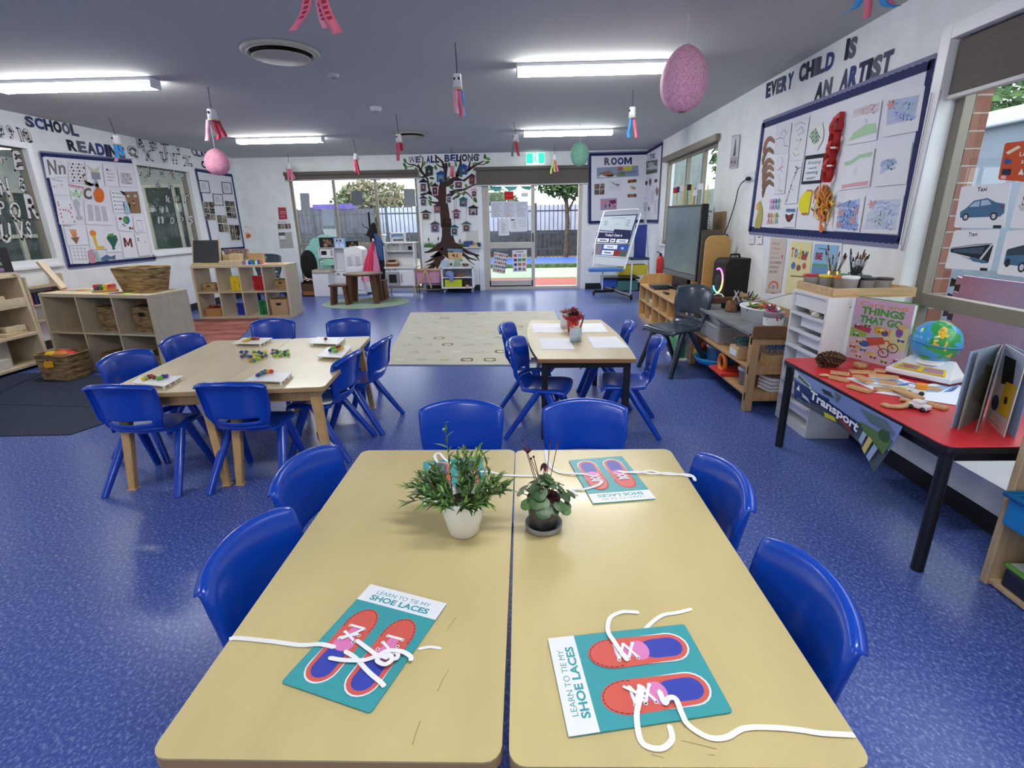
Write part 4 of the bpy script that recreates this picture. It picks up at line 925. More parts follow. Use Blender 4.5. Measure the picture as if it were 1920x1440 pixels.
f=MB().box(x0+w*.05,x1-w*.05,YM-.112,YM-.1,.1,.55,M((230,232,236),rough=.4));dd=f.build('drawer_front',t,bevel=.004);MB().tube([(x0+w*.2,YM-.115,.5),(x0+w*.25,YM-.135,.47),(x1-w*.25,YM-.135,.47),(x1-w*.2,YM-.115,.5)],.008,WHT,6).build('drawer_handle',dd)
# panels standing on the play kitchen
def panel(label,px,Y,shapes,bg,dep=.012,name='pod_print_box',cat='box'):
 x0,x1,z0,z1=pr4(px,Y);q=Quad((x0,Y,z1),(x1,Y,z1),(x1,Y,z0),(x0,Y,z0));return sheet(name,label,cat,q,shapes,bg,None,0,dep)
rnd=random.Random(2)
sh=[('e',rnd.uniform(.1,.9),rnd.uniform(.15,.85),rnd.uniform(.06,.13),rnd.uniform(.08,.16),rnd.choice([(120,100,84),(150,136,118),(96,80,66),(134,112,90)]))for k in range(16)]
panel('dark panel printed with brown pods standing on the play kitchen, larger of two',(599,445,627,465),YM+.1,sh,(40,34,32))
panel('smaller dark panel above the arched fridge',(648,452,672,464),YM+.16,sh[:9],(34,30,28))
panel('pale blue toy house box standing between two dark panels',(628,446,648,465),YM+.1,[('r',.12,.12,.88,.42,(210,222,236)),('r',.2,.16,.4,.36,(70,84,110)),('r',.5,.16,.74,.36,(70,84,110)),('r',.1,.52,.46,.9,(206,220,238)),('r',.54,.52,.9,.9,(206,220,238))],(134,172,214),.06,'toy_house','toy house')
# mint vanity, dark round beanbag, wooden crate
t=thing('toy_vanity','mint green cloud shaped toy vanity behind the play kitchen','toy vanity',(0,0,0));MINT=M((152,212,204),rough=.4);p=at(594,470,1,10.9)
mb=MB();
for dx,dz,r in((-.12,-.02,.14),(0.0,.1,.16),(.14,.18,.14),(.26,.2,.12),(.1,-.02,.2)):mb.ell((p.x+dx,10.92,p.z+dz),(r,.02,r),MINT,16,8)
mb.build('mirror_back',t);MB().box(p.x-.2,p.x+.3,10.78,10.98,0,p.z-.1,MINT).build('cabinet',t,bevel=.01)
t=thing('bean_bag','black furry round cushion on the crate left of the play kitchen','cushion',(0,0,0));p=at(578,497,1,10.72);MB().ell((p.x,10.76,p.z),(.17,.13,.30),M((28,26,26),rough=1,noise=.3,nscale=60,bump=1),20,12).build('body',t)
x0,x1,z0,z1=pr4((564,524,590,552),10.5)
t=thing('toy_crate','brown wooden crate with a pink cloth beside the play kitchen','crate',((x0+x1)/2,10.52,0));wv=x1-x0
MB().box(-wv/2,wv/2,0,.42,0,.02,WD).box(-wv/2,-wv/2+.02,0,.42,0,z1-.06,WD).box(wv/2-.02,wv/2,0,.42,0,z1-.06,WD).box(-wv/2,wv/2,.4,.42,0,z1-.06,WD).box(-wv/2,wv/2,0,.02,0,.1,M((150,96,56),rough=.5)).build('body',t);MB().box(-wv/2+.02,wv/2-.02,.02,.4,.02,z1-.09,M((92,60,38),rough=.8)).build('filling',t)
MB().grid(lambda a,b:(-wv/2+wv*a,.02+.38*b,z1-.05+.05*math.sin(a*PI)+.012*math.sin(b*9)),8,8,M((214,150,168),rough=.8)).build('pink_cloth',t,solid=.008)
# dress-up stand
t=thing('coat_stand','dark stand hung with dress up clothes between the play kitchens','coat stand',(0,0,0));p=at(704,540,1,10.72);X=p.x
MB().tube([(X,10.74,0),(X,10.74,1.62)],.02,DARK,10).tube([(X-.2,10.74,.02),(X+.2,10.74,.02)],.018,DARK).tube([(X,10.56,.02),(X,10.93,.02)],.018,DARK).build('pole',t)
for s in(-1,1):MB().tube([(X,10.74,1.3),(X+s*.09,10.68,1.34),(X+s*.12,10.66,1.4)],.009,DARK,6).build('hook',t)
def garment(name,label,pts,Y,mat,folds=7,dep=.05,amp=.02,shapes=None):
 """cloth hanging from a hook; pts = left/right edge pixels from top to bottom"""
 L=[at(l,y,1,Y)for y,l,r in pts];R=[at(r,y,1,Y)for y,l,r in pts];n=len(pts)-1
 def fn(a,s):
  def f(u,v):
   i=min(int(v*n),n-1);w_=v*n-i;l=L[i].lerp(L[i+1],w_);r=R[i].lerp(R[i+1],w_);p=l.lerp(r,u)
   return(p.x,Y+s*dep*math.sin(PI*u)+amp*v*math.sin(u*folds*PI+s),p.z)
  return f
 mb=MB().grid(fn(0,-1),20,14,mat).grid(fn(0,1),20,14,mat);o=mb.build(name);tag(o,label,'dress up clothes','dress up clothes on the stand');return o
garment('pink_dress','hot pink dress up dress hanging at the left of the stand',((452,697,702),(470,690,703),(490,684,702),(511,680,700),(526,678,700)),10.60,M((224,62,104),rough=.6))
garment('dress_skirt','pale pink skirt panel in front of the hot pink dress',((511,683,698),(520,681,698),(529,680,699)),10.545,M((236,176,204),rough=.6),5,.02)
garment('pink_cloak','soft pink cloak hanging at the right of the pink dress',((470,700,706),(492,700,711),(512,699,714),(530,700,714),(541,697,708)),10.56,M((220,140,180),rough=.6))
garment('denim_jacket','blue denim garment hanging high at the right of the stand',((438,700,708),(452,702,717),(470,705,719),(488,711,720)),10.62,M((66,100,150),rough=.8,noise=.15,nscale=30))
garment('black_cape','black cape hanging low behind the pink cloak',((462,708,717),(490,710,721),(515,712,722),(541,708,722)),10.66,M((24,24,28),rough=.8))
t=thing('black_hat','black pointed felt hat on top of the dress up stand','hat',(0,0,0));p=at(697,434,1,10.70);q_=at(702,418,1,10.70);r_=at(688,440,1,10.70)
MB().lathe([(.13,0),(.12,.04),(.08,.16),(.035,.26),(.0001,.28)],M((20,21,24),rough=.9),18,Matrix.Translation((p.x,10.70,p.z-.1))@Matrix.Rotation(rz(12),4,'Y')).build('crown',t);MB().lathe([(.18,.0),(.12,.02),(.0001,.02)],M((20,21,24),rough=.9),20,Matrix.Translation((p.x,10.70,p.z-.11))@Matrix.Rotation(rz(22),4,'Y')).build('brim',t)
# second play kitchen
YQ=10.68
t=thing('play_kitchen','white and grey play kitchen with oven door beside the tree mural','play kitchen',(0,0,0))
x0,x1,z0,z1=pr4((722,501,777,537),YQ)
MB().box(x0,x1,YQ,YQ+.34,z0,z1-.02,WHT).build('cabinet',t,bevel=.005);MB().box(x0-.05,x1+.05,YQ-.04,YQ+.36,z1-.02,z1+.015,M((232,230,226),rough=.4)).build('worktop',t,bevel=.005)
for x in(x0+.03,x1-.03):
 for y in(YQ+.03,YQ+.3):MB().tube([(x,y,0),(x,y,z0)],.018,WDL,8).build('leg',t)
f=MB();pb(f,(722.5,509.5,749,535.5),YQ-.014,.014,GRY);od=f.build('oven_door',t,bevel=.004);f=MB();pb(f,(729.5,514.5,743.5,530.5),YQ-.02,.008,M((44,46,50),rough=.15));f.build('oven_window',od);f=MB();pb(f,(745.5,513,748,529),YQ-.035,.02,M((140,142,146),rough=.3));f.build('door_handle',od)
f=MB();pb(f,(750,508.5,774.5,536),YQ-.014,.014,WHT);cd_=f.build('cupboard_door',t,bevel=.004);f=MB();pb(f,(751.5,514,754,530),YQ-.03,.017,GRY);f.build('door_handle',cd_)
for px in((729,505),(741,504.6)):
 p=at(*px,1,YQ);MB().lathe([(.026,0),(.024,.025),(.0001,.027)],GRY,16,Matrix.Translation(p)@Matrix.Rotation(PI/2,4,'X')).build('knob',t)
mb=MB()
for px in((722,456,724.5,501),(775,455,777.5,500),(720,454,780,457),(724,470,775,472.5),(749,457,750.5,470)):pb(mb,px,YQ+.1,.22,WHT)
mb.build('upper_shelf',t,bevel=.003);mb=MB();pb(mb,(724,472,775,500),YQ+.26,.02,M((226,227,231),rough=.5));mb.build('back_panel',t);mb=MB();pb(mb,(724,472,775,477),YQ+.22,.02,GRY);mb.build('rail',t)
for px,l in(((732,464),'left'),((744,464),'right')):
 p=at(px[0],px[1],1,YQ+.2);tag(MB().lathe([(.0001,0),(.05,.004),(.075,.012),(.07,.016),(.0001,.01)],M((176,182,178),rough=.3),20,Matrix.Translation(p)@Matrix.Rotation(PI/2,4,'X')).build('toy_plate'),l+' round toy plate standing in the upper shelf of the oven play kitchen','plate')
t=thing('toy_microwave','small grey toy microwave in the upper right shelf of the oven play kitchen','toy microwave');mb=MB();pb(mb,(756,460,775,470),YQ+.12,.14,GRY);mb.build('casing',t);mb=MB();pb(mb,(765,461.5,772,468.5),YQ+.112,.008,DARK);mb.build('door_window',t)
t=thing('toy_till','wooden toy cash register with red base on the oven play kitchen','toy till');mb=MB();pb(mb,(723,495,744,500),YQ+.02,.2,M((130,50,44),rough=.5));mb.build('drawer',t);x0,x1,z0,z1=pr4((725,487,743,496),YQ+.03)
MB().prism([(0,z0),(.17,z0),(.17,z1),(.12,z1),(0,z0+.02)],x0,x1,M((214,184,140),rough=.5),Matrix(((0,0,1,0),(1,0,0,YQ+.03),(0,1,0,0),(0,0,0,1)))).build('body',t);MB().box(x0+.03,x1-.03,YQ+.06,YQ+.12,z1-.04,z1-.01,DARK).build('display',t)
t=thing('display_case','small white glazed case on top of the oven play kitchen','case');mb=MB()
for px in((731,437,733,455),(756,437,758,455),(730,436,759,438.5),(731,446,758,448),(731,453,758,455.5)):pb(mb,px,YQ+.12,.16,WHT)
mb.build('frame',t);mb=MB();pb(mb,(733,439,756,446),YQ+.2,.004,M((150,180,216),rough=.2));mb.build('picture',t)
# pink sling book rack
t=thing('sling_rack','pink fabric sling rack with crossed wooden legs under the tree','book rack');Y=10.75
x0,x1,z0,z1=pr4((781,506,824,533),Y);PKF=M((214,158,182),rough=.85,noise=.05,nscale=20)
MB().grid(lambda a,b:(x0+(x1-x0)*a,Y+.02+.16*b+.012*math.sin(a*14)*b,z1-(z1-z0)*math.sin(b*PI)**.7*1.0),20,10,PKF).build('sling',t)
MB().box(x0,x1,Y,Y+.02,z0+.02,z1,PKF).build('front_sling',t,bevel=.006)
A,B,C_,D=at(783,536,1,Y-.06),at(802,500,1,Y-.06),at(809,540,1,Y-.06),at(796,500,1,Y-.06)
MB().tube([A,B],.017,WDL,8).build('leg',t);MB().tube([(C_.x,C_.y,C_.z),D],.017,WDL,8).build('leg',t)
for y in(Y-.02,Y+.2):MB().tube([(x0-.03,y,z1),(x1+.03,y,z1)],.014,WDL,8).build('rail',t)
MB().tube([(x0,Y+.1,.06),(x1,Y+.1,.06)],.014,M((150,130,112),rough=.6),8).build('lower_rail',t)
for x in(x0,x1):MB().tube([(x,Y+.2,0),(x,Y+.2,z1)],.016,M((120,100,84),rough=.6),8).build('post',t)
# trolley
Y=10.62;t=thing('trolley','white two shelf trolley on castors before the tree mural','trolley');mb=MB()
for px in((827,500,830,540),(885,500,888,540),(826,500,889,504.5),(829,519.5,887,522),(828,538,888,541.5)):pb(mb,px,Y,.36,WHT)
mb.build('frame',t,bevel=.004);mb=MB();pb(mb,(829,503,887,540),Y+.34,.012,GRY);mb.build('back_panel',t)
x0,x1,z0,z1=pr4((829,500,887,541),Y)
for x in(x0+.03,x1-.03):
 for y in(Y+.05,Y+.31):
  MB().lathe([(.032,-.015),(.04,-.01),(.04,.01),(.032,.015)],M((160,162,166),rough=.5),14,Matrix.Translation((x,y,.04))@Matrix.Rotation(PI/2,4,'Y')).tube([(x,y,.04),(x,y,z0)],.01,GRY,6).build('castor',t)
pbox('storage_box','lime yellow box on the lower shelf of the white trolley','box',(834,524,866,538),Y+.03,.25,M((196,208,44),rough=.5))
o=MB();p=at(843,514,1,Y+.05);o.ell((p.x,p.y,p.z),(.09,.08,.07),M((134,148,206),rough=.8),14,8).ell((p.x+.04,p.y-.06,p.z-.06),(.05,.03,.09),M((134,148,206),rough=.8));tag(o.build('cloth_bundle'),'pale blue cloth bundle spilling from the upper trolley shelf','cloth')
o=MB();p=at(861,517,1,Y+.12);o.ell((p.x,p.y,p.z),(.1,.07,.05),M((112,76,60),rough=.7),12,7).ell((p.x+.06,p.y,p.z+.03),(.05,.05,.04),M((140,96,74),rough=.7));tag(o.build('soft_toy'),'brown soft toy on the upper trolley shelf','toy')
o=MB();p=at(874,532,1,Y+.08);o.ell((p.x,p.y,p.z),(.07,.06,.09),M((54,36,32),rough=.9),12,7).ell((p.x+.03,p.y-.06,p.z-.05),(.04,.03,.04),M((206,160,138),rough=.6));tag(o.build('doll'),'dark haired doll on the lower trolley shelf','doll')
pbox('tissue_box','pale blue and white box on the left of the trolley top','box',(827,489,840,500),Y+.05,.12,M((176,204,226),rough=.5))
p=at(846,495,1,Y+.05);t=thing('toy_speaker','white round fronted toy speaker on the trolley top','toy',p);MB().lathe([(.0001,-.05),(.06,-.05),(.07,-.03),(.07,.03),(.06,.04),(.0001,.04)],M((196,204,206),rough=.5),22,Matrix.Rotation(PI/2,4,'X')).build('body',t);MB().lathe([(.0001,.045),(.024,.045),(.028,.03)],M((60,66,76),rough=.4),16,Matrix.Rotation(PI/2,4,'X')).build('cone',t)
pbox('green_box','sage green box between the toy speaker and flowers on the trolley','box',(852,486,862,500),Y+.08,.1,M((150,184,158),rough=.6))
p=at(873,499,1,Y+.1);t=thing('flower_pot','small leafy plant with pale flowers on the right of the trolley top','potted plant',p);mb=MB();rnd=random.Random(6)
for k in range(40):a=rnd.uniform(0,6.28);leafmesh(mb,(rnd.uniform(-.07,.07),rnd.uniform(-.05,.05),.02),(math.cos(a),math.sin(a),rnd.uniform(.3,1.5)),rnd.uniform(.05,.1),.014,rnd.choice([K((104,130,84)),K((150,168,120)),K((210,208,176)),K((110,90,60))]),.3,3)
mb.build('foliage',t);MB().lathe([(.0001,-.005),(.05,-.005),(.06,.04),(.0001,.04)],K((130,100,70)),14).build('pot',t)
q=pq(lambda x,y:PB(x,y,.01),(839,466),(868,467),(866,487),(841,486));sheet('beach_photo','photo of a beach with figures pinned over the mural roots','photo',q,[('r',0,.32,1,1,(222,186,142)),('r',0,.0,1,.32,(120,150,184)),('r',0,.22,.4,.34,(70,80,96)),('r',.4,.5,.47,.8,(60,50,44)),('r',.6,.48,.66,.8,(60,50,44)),('e',.34,.6,.06,.1,(96,80,66))],(150,176,206))
# ===== tree mural on the back wall
BR=M((66,42,36),rough=.8,noise=.1,nscale=20);mural=thing('tree_mural','painted brown tree with roots and branches on the back wall','mural',(0,0,0))
Z5a=lambda x,y:PB(740+x/9.6,280+y/9.6,.004)
Z6a=lambda x,y:PB(740+x/9.6,410+y/9.6,.004)
mb=MB()
def strip(f,pts,d=.0):
 """tapered painted stroke: (x, y, width) in close-up pixels"""
 P=[f(x,y)for x,y,w_ in pts];W=[w_/9.6*.0116/2 for x,y,w_ in pts];vs=[];n=len(P)
 for i in range(n):
  tg=(P[min(i+1,n-1)]-P[max(i-1,0)]);nn=Vector((-tg.z,0,tg.x)).normalized()*W[i];off=Vector((0,-d,0));vs+=[P[i]-nn+off,P[i]+nn+off]
 mb.add(vs,[(2*i,2*i+1,2*i+3,2*i+2)for i in range(n-1)],BR)
strip(Z5a,[(880,560,110),(860,700,120),(850,850,150),(880,1000,150),(900,1150,160),(925,1400,170)]);strip(Z6a,[(925,0,170),(940,150,170),(950,300,190),(960,420,250),(950,520,380),(920,600,330),(880,660,240)])
for f,pts in((Z5a,[(860,640,90),(960,610,100),(1090,530,80),(1150,400,60),(1190,250,40),(1180,140,30),(1200,90,14)]),(Z5a,[(1000,680,30),(1150,600,40),(1250,560,40),(1380,460,26)]),(Z5a,[(1110,480,40),(1300,390,50),(1400,320,40),(1500,260,28),(1610,210,14)]),(Z5a,[(1500,270,14),(1600,275,14),(1680,240,8)]),(Z5a,[(1330,370,30),(1350,250,26),(1370,180,14),(1540,100,10)]),(Z5a,[(1000,800,90),(1100,750,50),(1260,720,34),(1420,640,22),(1500,620,10)]),(Z5a,[(1050,900,30),(1090,860,24),(1200,790,16),(1300,780,22),(1340,820,14),(1470,960,8)]),(Z5a,[(900,560,70),(910,420,60),(920,320,70),(930,240,34)]),(Z5a,[(900,340,60),(860,230,36),(780,150,24),(720,100,16)]),(Z5a,[(880,330,22),(800,300,20),(740,250,14)]),(Z5a,[(860,880,130),(720,820,60),(600,780,44),(480,820,34),(430,790,16)]),(Z5a,[(640,800,40),(610,650,30),(590,530,28),(540,470,40),(460,370,44),(420,270,24)]),(Z5a,[(440,330,26),(360,280,22),(260,270,18),(190,220,8)]),(Z5a,[(360,280,14),(300,310,12),(230,320,8)]),(Z5a,[(480,370,24),(500,270,20),(510,160,18),(450,95,10)]),(Z5a,[(540,470,40),(620,470,26),(660,460,10)]),(Z5a,[(540,500,30),(460,500,18),(420,480,8)]),(Z5a,[(800,970,50),(700,960,30),(600,920,16)]),(Z6a,[(860,500,110),(720,550,70),(600,600,36),(505,610,8)]),(Z6a,[(900,570,120),(780,640,80),(690,680,40),(640,690,10)]),(Z6a,[(820,620,90),(700,720,50),(600,770,26),(520,795,8)]),(Z6a,[(860,650,130),(760,780,110),(680,860,70),(600,890,20),(490,915,10)]),(Z6a,[(700,800,40),(620,830,20),(560,840,8)]),(Z6a,[(800,780,70),(770,860,40),(760,930,24)]),(Z6a,[(710,830,60),(680,900,30),(670,930,14)]),(Z6a,[(1080,480,110),(1200,540,60),(1320,610,54),(1450,650,34),(1565,672,20)]),(Z6a,[(1440,650,36),(1490,700,26),(1525,760,8)]),(Z6a,[(1060,560,90),(1230,640,60),(1340,710,36),(1490,750,14)]),(Z6a,[(1270,670,36),(1320,740,22),(1440,835,8)]),(Z6a,[(1050,600,90),(1150,700,50),(1220,760,16)])):strip(f,pts,.0004)
mb.build('trunk',mural)
lm=MB();GL1=K((74,124,56));GL2=K((56,102,48));GL3=K((104,150,76))
def pleaf(x,y,a,L,w,m):
 c,s=math.cos(math.radians(a)),math.sin(math.radians(a));o=[]
 for k in range(10):th=2*PI*k/10;u,v=math.cos(th)*L*(1 if abs(math.cos(th))<.95 else 1.18),math.sin(th)*w;o.append(Z5a(x+u*c-v*s,y+u*s+v*c)+Vector((0,-.0012,0)))
 lm.add(o,[tuple(range(10))],m)
for i,(x,y,a)in enumerate(((185,205,70),(180,285,60),(205,340,100),(390,370,70),(395,530,80),(530,260,110),(740,330,70),(670,520,10),(655,620,120),(640,880,60),(985,280,80),(1100,270,80),(960,530,110),(1180,470,30),(1440,260,160),(1455,350,150),(1625,130,90),(1680,170,20),(1665,235,160),(1500,580,100),(1290,660,60),(1020,690,40),(1130,850,150),(1130,780,20),(1250,790,120),(1450,900,60),(1460,935,20),(640,975,70),(1180,360,100),(430,470,50))):pleaf(x,y,a,44,24,(GL1,GL2,GL3)[i%3])
lm.build('foliage',mural)
gm=MB();rnd=random.Random(8)
for x0,x1 in((475,830),(1130,1260)):
 gm.add([Z6a(x0,520),Z6a(x1,520),Z6a(x1,480),Z6a(x0,480)],[(0,1,2,3)],GL1)
 for k in range(int((x1-x0)/7)):x=x0+k*7;gm.add([Z6a(x-5,482),Z6a(x+5,482),Z6a(x+rnd.uniform(-12,12),482-rnd.uniform(20,90))],[(0,1,2)],rnd.choice([GL1,GL3,GL2]))
for x,y in((610,370),(785,355),(1175,395),(470,360)):gm.add([Z6a(x-14,y+30),Z6a(x+14,y+30),Z6a(x+8,y-30),Z6a(x-10,y-20)],[(0,1,2,3)],K((66,62,70)));gm.add([Z6a(x-2,y+30),Z6a(x+2,y+30),Z6a(x+22,490),Z6a(x+14,490)],[(0,1,2,3)],K((70,96,70)))
gm.build('painted_grass',mural)
# photo houses hanging on the mural
def house(label,cx,top,w,h,roof,body,pic,string=0,tilt=0):
 t=thing('photo_house',label,'photo frame',(0,0,0),0,'paper bird house photo frames on the tree mural');D=.006
 f=lambda x,y,d=0:PB(740+x/9.6,280+y/9.6,D+d)
 ang=math.radians(tilt)
 def r(x,y):dx,dy=x-cx,y-top;return(cx+dx*math.cos(ang)-dy*math.sin(ang),top+dx*math.sin(ang)+dy*math.cos(ang))
 rh=h*.30;F=lambda x,y,d=0:f(*r(x,y),d)
 b=MB();x0,x1,y0,y1=cx-w*.38,cx+w*.38,top+rh*.8,top+h;pts=[(x0,y0),(x1,y0),(x1,y1),(x0,y1)];b.add([F(x,y)for x,y in pts]+[F(x,y,.012)for x,y in pts],[(0,1,2,3),(7,6,5,4)]+[(i,(i+1)%4,4+(i+1)%4,4+i)for i in range(4)],K(body));b.build('body',t)
 b=MB();pts=[(cx,top),(cx+w*.55,top+rh),(cx-w*.55,top+rh)];b.add([F(x,y)for x,y in pts]+[F(x,y,.016)for x,y in pts],[(0,1,2),(5,4,3)]+[(i,(i+1)%3,3+(i+1)%3,3+i)for i in range(3)],K(roof));b.build('roof',t)
 b=MB();pts=[(cx-w*.27,top+rh*1.25),(cx+w*.27,top+rh*1.25),(cx+w*.27,y1-h*.08),(cx-w*.27,y1-h*.08)];b.add([F(x,y,.0135)for x,y in pts],[(0,1,2,3)],K(pic));e=(cx,top+h*.62);b.add([F(e[0]+w*.11*math.cos(k*.7),e[1]+h*.1*math.sin(k*.7),.0142)for k in range(9)],[tuple(range(9))],K((196,156,132)));b.add([F(x,y,.0142)for x,y in((cx-w*.16,y1-h*.08),(cx+w*.16,y1-h*.08),(cx+w*.1,top+h*.7),(cx-w*.1,top+h*.7))],[(0,1,2,3)],K((70,74,100)));b.build('photo',t)
 if string:MB().tube([F(cx,top,.008),F(cx,top-string,.008)],.0022,K((70,72,80)),5).build('string',t)
 return t
GD=(40,60,60);
for a in(('dark green paper shape at the top left of the mural',620,280,180,190,(44,70,62),(48,76,68),(40,62,56)),('deep blue photo house just left of the upper trunk',830,380,190,210,(38,80,130),(38,84,136),(90,140,180)),('plain blue photo house high at the right of the mural',1240,255,170,200,(36,84,140),(38,88,146),(44,96,150)),('white photo house at the far left by the window blind',515,520,170,260,(40,40,60),(226,228,236),(110,80,80),40),('pink photo house left of the trunk',725,600,150,230,(52,44,50),(222,176,184),(70,50,52),40),('wide dark roofed photo house on the right branch',1150,510,230,200,(44,40,84),(230,230,236),(120,90,76)),('brown photo house near the upper right branch tip',1390,430,130,200,(54,40,46),(140,80,66),(110,60,52)),('small white photo house right of the trunk fork',975,790,130,180,(54,54,66),(222,226,234),(110,104,116)),('pink topped photo house at the far right by the door blind',1430,690,130,170,(222,176,184),(226,208,212),(96,72,64)),('grey photo house at the far left below the white one',515,830,160,190,(60,62,74),(176,184,196),(96,96,104)),('teal photo house low on the right branch',1235,850,170,180,(44,100,112),(52,112,122),(110,110,122)),('dark roofed cream photo house at the lower left',560,1090,200,180,(54,54,60),(206,202,190),(92,80,70),30),('maroon photo house against the trunk',765,980,150,165,(70,50,80),(150,100,116),(150,110,100)),('rose pink photo house hanging right of the trunk',1110,1070,170,190,(120,64,84),(220,170,180),(96,92,120),230),('black roofed photo house at the far right',1415,1000,200,180,(46,44,52),(64,62,72),(176,170,166),40),('grey photo house at the bottom left of the trunk',725,1290,190,200,(70,72,84),(150,148,164),(104,92,116),260),('teal roofed photo house at the bottom right of the trunk',1075,1350,170,200,(40,96,104),(176,214,220),(86,80,84),480),('pale grey photo house lowest at the right of the mural',1290,1290,190,200,(92,104,108),(196,206,210),(100,86,76),420)):house(*a)
q=pq(lambda x,y:PB(x,y,.004),(873,432),(899,432),(900,464),(874,464));sheet('notice_paper','plain cream paper on the wall right of the mural trunk','paper',q,(),(214,214,206))
pbox('blue_caddy','blue caddy on the small wall shelf at the right of the mural','caddy',(870,452,886,463),10.98,.1,M((44,66,130),rough=.5));pbox('yellow_book','yellow book lying on the wall shelf beside the blue caddy','book',(880,459.5,896,463),10.97,.1,M((214,196,110),rough=.6));pbox('dark_cup','dark navy cup at the end of the wall shelf near the door frame','cup',(894.5,455,901,463),10.99,.06,M((38,42,70),rough=.5))
x0,x1,z0,z1=pr4((868,463,903,465),10.95);tag(MB().box(x0,x1,10.95,YB-.0,z0,z1,WHT).build('wall_shelf',bevel=.003),'narrow white wall shelf right of the mural trunk','shelf')
# ===== boards, letters and pictures on the walls
def sc(ox,oy,s):return lambda*P:[(ox+x/s,oy+y/s)for x,y in P]
LIL=K((128,130,160));NAV=K((34,44,94));CARDW=K((228,230,238))
def board(label,plane,px,bw=.055,skip=(),d=0.002,bg=CARDW):
 q=pq(plane,*px);t=thing('display_board',label,'display board',(0,0,0))
 sheet('backing_paper',None,None,q,(),bg,None,d,.004,t)
 W,H=q.w,q.h;a=bw/W;b=bw/H
 for k,(p0,p1,inn)in enumerate((((0,0),(1,0),(0,b)),((0,1),(1,1),(0,-b)),((0,0),(0,1),(a,0)),((1,0),(1,1),(-a,0)))):
  if k in skip:continue
  mb=MB();n=max(6,int((W if k<2 else H)/.03));v=[];v2=[]
  for i in range(n+1):
   s=i/n;x,y=p0[0]+(p1[0]-p0[0])*s,p0[1]+(p1[1]-p0[1])*s;wv=.12*math.sin(i*PI/1)+(.1 if i%2 else-.1)
   v+=[q(x+inn[0]*(.0+wv*.6),y+inn[1]*(.0+wv*.6),d+.009),q(x+inn[0]*.95,y+inn[1]*.95,d+.009)];v2+=[q(x-inn[0]*.5,y-inn[1]*.5,d+.0065),q(x+inn[0]*.4,y+inn[1]*.4,d+.0065)]
  f=[(2*i,2*i+1,2*i+3,2*i+2)for i in range(n)]
  mb.add(v2,f,LIL);mb.add(v,f,NAV);mb.build('border',t,solid=.0012)
 return q,t
LET=[K((44,52,92)),K((72,78,104)),K((40,42,58)),K((58,72,130)),K((96,100,116))]
ORD=['first','second','third','fourth','fifth','sixth','seventh','eighth','ninth']
def word(text,plane,px,where,off=.05,gap=.08,d=.004,mats=None,cow=False):
 """every cut-out letter of a wall word is its own paper letter"""
 q=pq(plane,*px);ws=[(.45 if ch=='I' else(1.25 if ch in 'MW' else 1))for ch in text];tot=sum(ws);x=0
 for i,ch in enumerate(text):
  a0=x/tot+gap*ws[i]/tot/2;x+=ws[i];a1=x/tot-gap*ws[i]/tot/2
  vs,fs=glyphs(ch,off*.4 if ch in 'MW' else off);mb=MB();m=(mats or LET)[(i*2+len(text))%len(mats or LET)]
  mb.add([q(a0+(a1-a0)*u,1-v,d)for u,v in vs],fs,m);
  l=ORD[i]+' letter of the cut out word '+text+', a '+ch+', '+where
  tag(mb.build('paper_letter',None,solid=.0015),l,'letter','letters of the wall word '+text)
DKS=K((52,52,58));COWW=K((214,214,216))
def cow(ch,plane,box,where,f,d=.003,fill=COWW):
 iq=isinstance(box[0],tuple);p=f(*box)if iq else f((box[0],box[1]),(box[2],box[1]),(box[2],box[3]),(box[0],box[3]))
 q=pq(plane,*p);mb=MB();rnd=random.Random(ord(ch[0]))
 vs,fs=glyphs(ch,.075);mb.add([q(u,1-v,d)for u,v in vs],fs,DKS)
 vs,fs=glyphs(ch,.03);mb.add([q(.035+.93*u,1-(.03+.94*v),d+.0008)for u,v in vs],fs,fill)
 k=0
 while k<9:
  u,v=rnd.choice(vs);mb.add([q(.035+.93*u+.13*math.cos(t*1.05)*(1+.4*math.sin(t)),1-(.03+.94*v)+.075*math.sin(t*1.05),d+.0014)for t in range(6)],[tuple(range(6))],DKS if k%3 else K((110,96,90)));k+=1
 tag(mb.build('paper_letter'),'black spotted cut out '+('number ' if ch.isdigit()else 'letter ')+ch+' '+where,'letter','spotted cut out letters')
Q1=sc(0,200,12);Q2=sc(0,260,5.54);Q3=sc(60,280,6.2625);Q4=sc(220,240,6);R1=sc(1080,230,6);R4=sc(1360,0,3.43);R6=sc(1400,200,5.5375);R7=sc(1560,120,4.235);B3=sc(340,400,6);L3=sc(1430,440,5.539);WN=sc(1740,60,3)
word('SCHOOL',PLW,((43,216),(143,234),(149,257),(48,237)),'high on the left wall');word('READING',PLW,((122,261),(232,275),(236,299),(128,282)),'above the reading board')
word('CLASSROOM',PLW,((356,277),(424,288),(428,302),(361,292)),'above the framed photo board');word('CA',PLW,((375,301),(392,303),(395,317),(379,315)),'behind the small pink lantern')
word('WE',PB,((766,294),(789,293),(789,305),(766,306)),'at the top of the tree');word('ALL',PB,((799,292),(824,291),(824,305),(799,306)),'at the top of the tree');word('BELONG',PB,((833,290),(898,288),(898,302),(833,304)),'at the top of the tree')
word('ROOM',lambda x,y:PB(x,y,.012),R1((315,395),(632,388),(632,468),(315,480)),'on the corner board');
word('EVERY',PRW,((1437.5,157),(1490.5,133),(1486,165),(1436,185)),'over the artwork board');word('CHILD',PRW,((1500,122),(1567.5,93.5),(1562.5,128),(1497.5,156)),'over the artwork board');word('IS',PRW,((1589,73),(1610.5,66),(1604,107),(1583,114)),'over the artwork board')
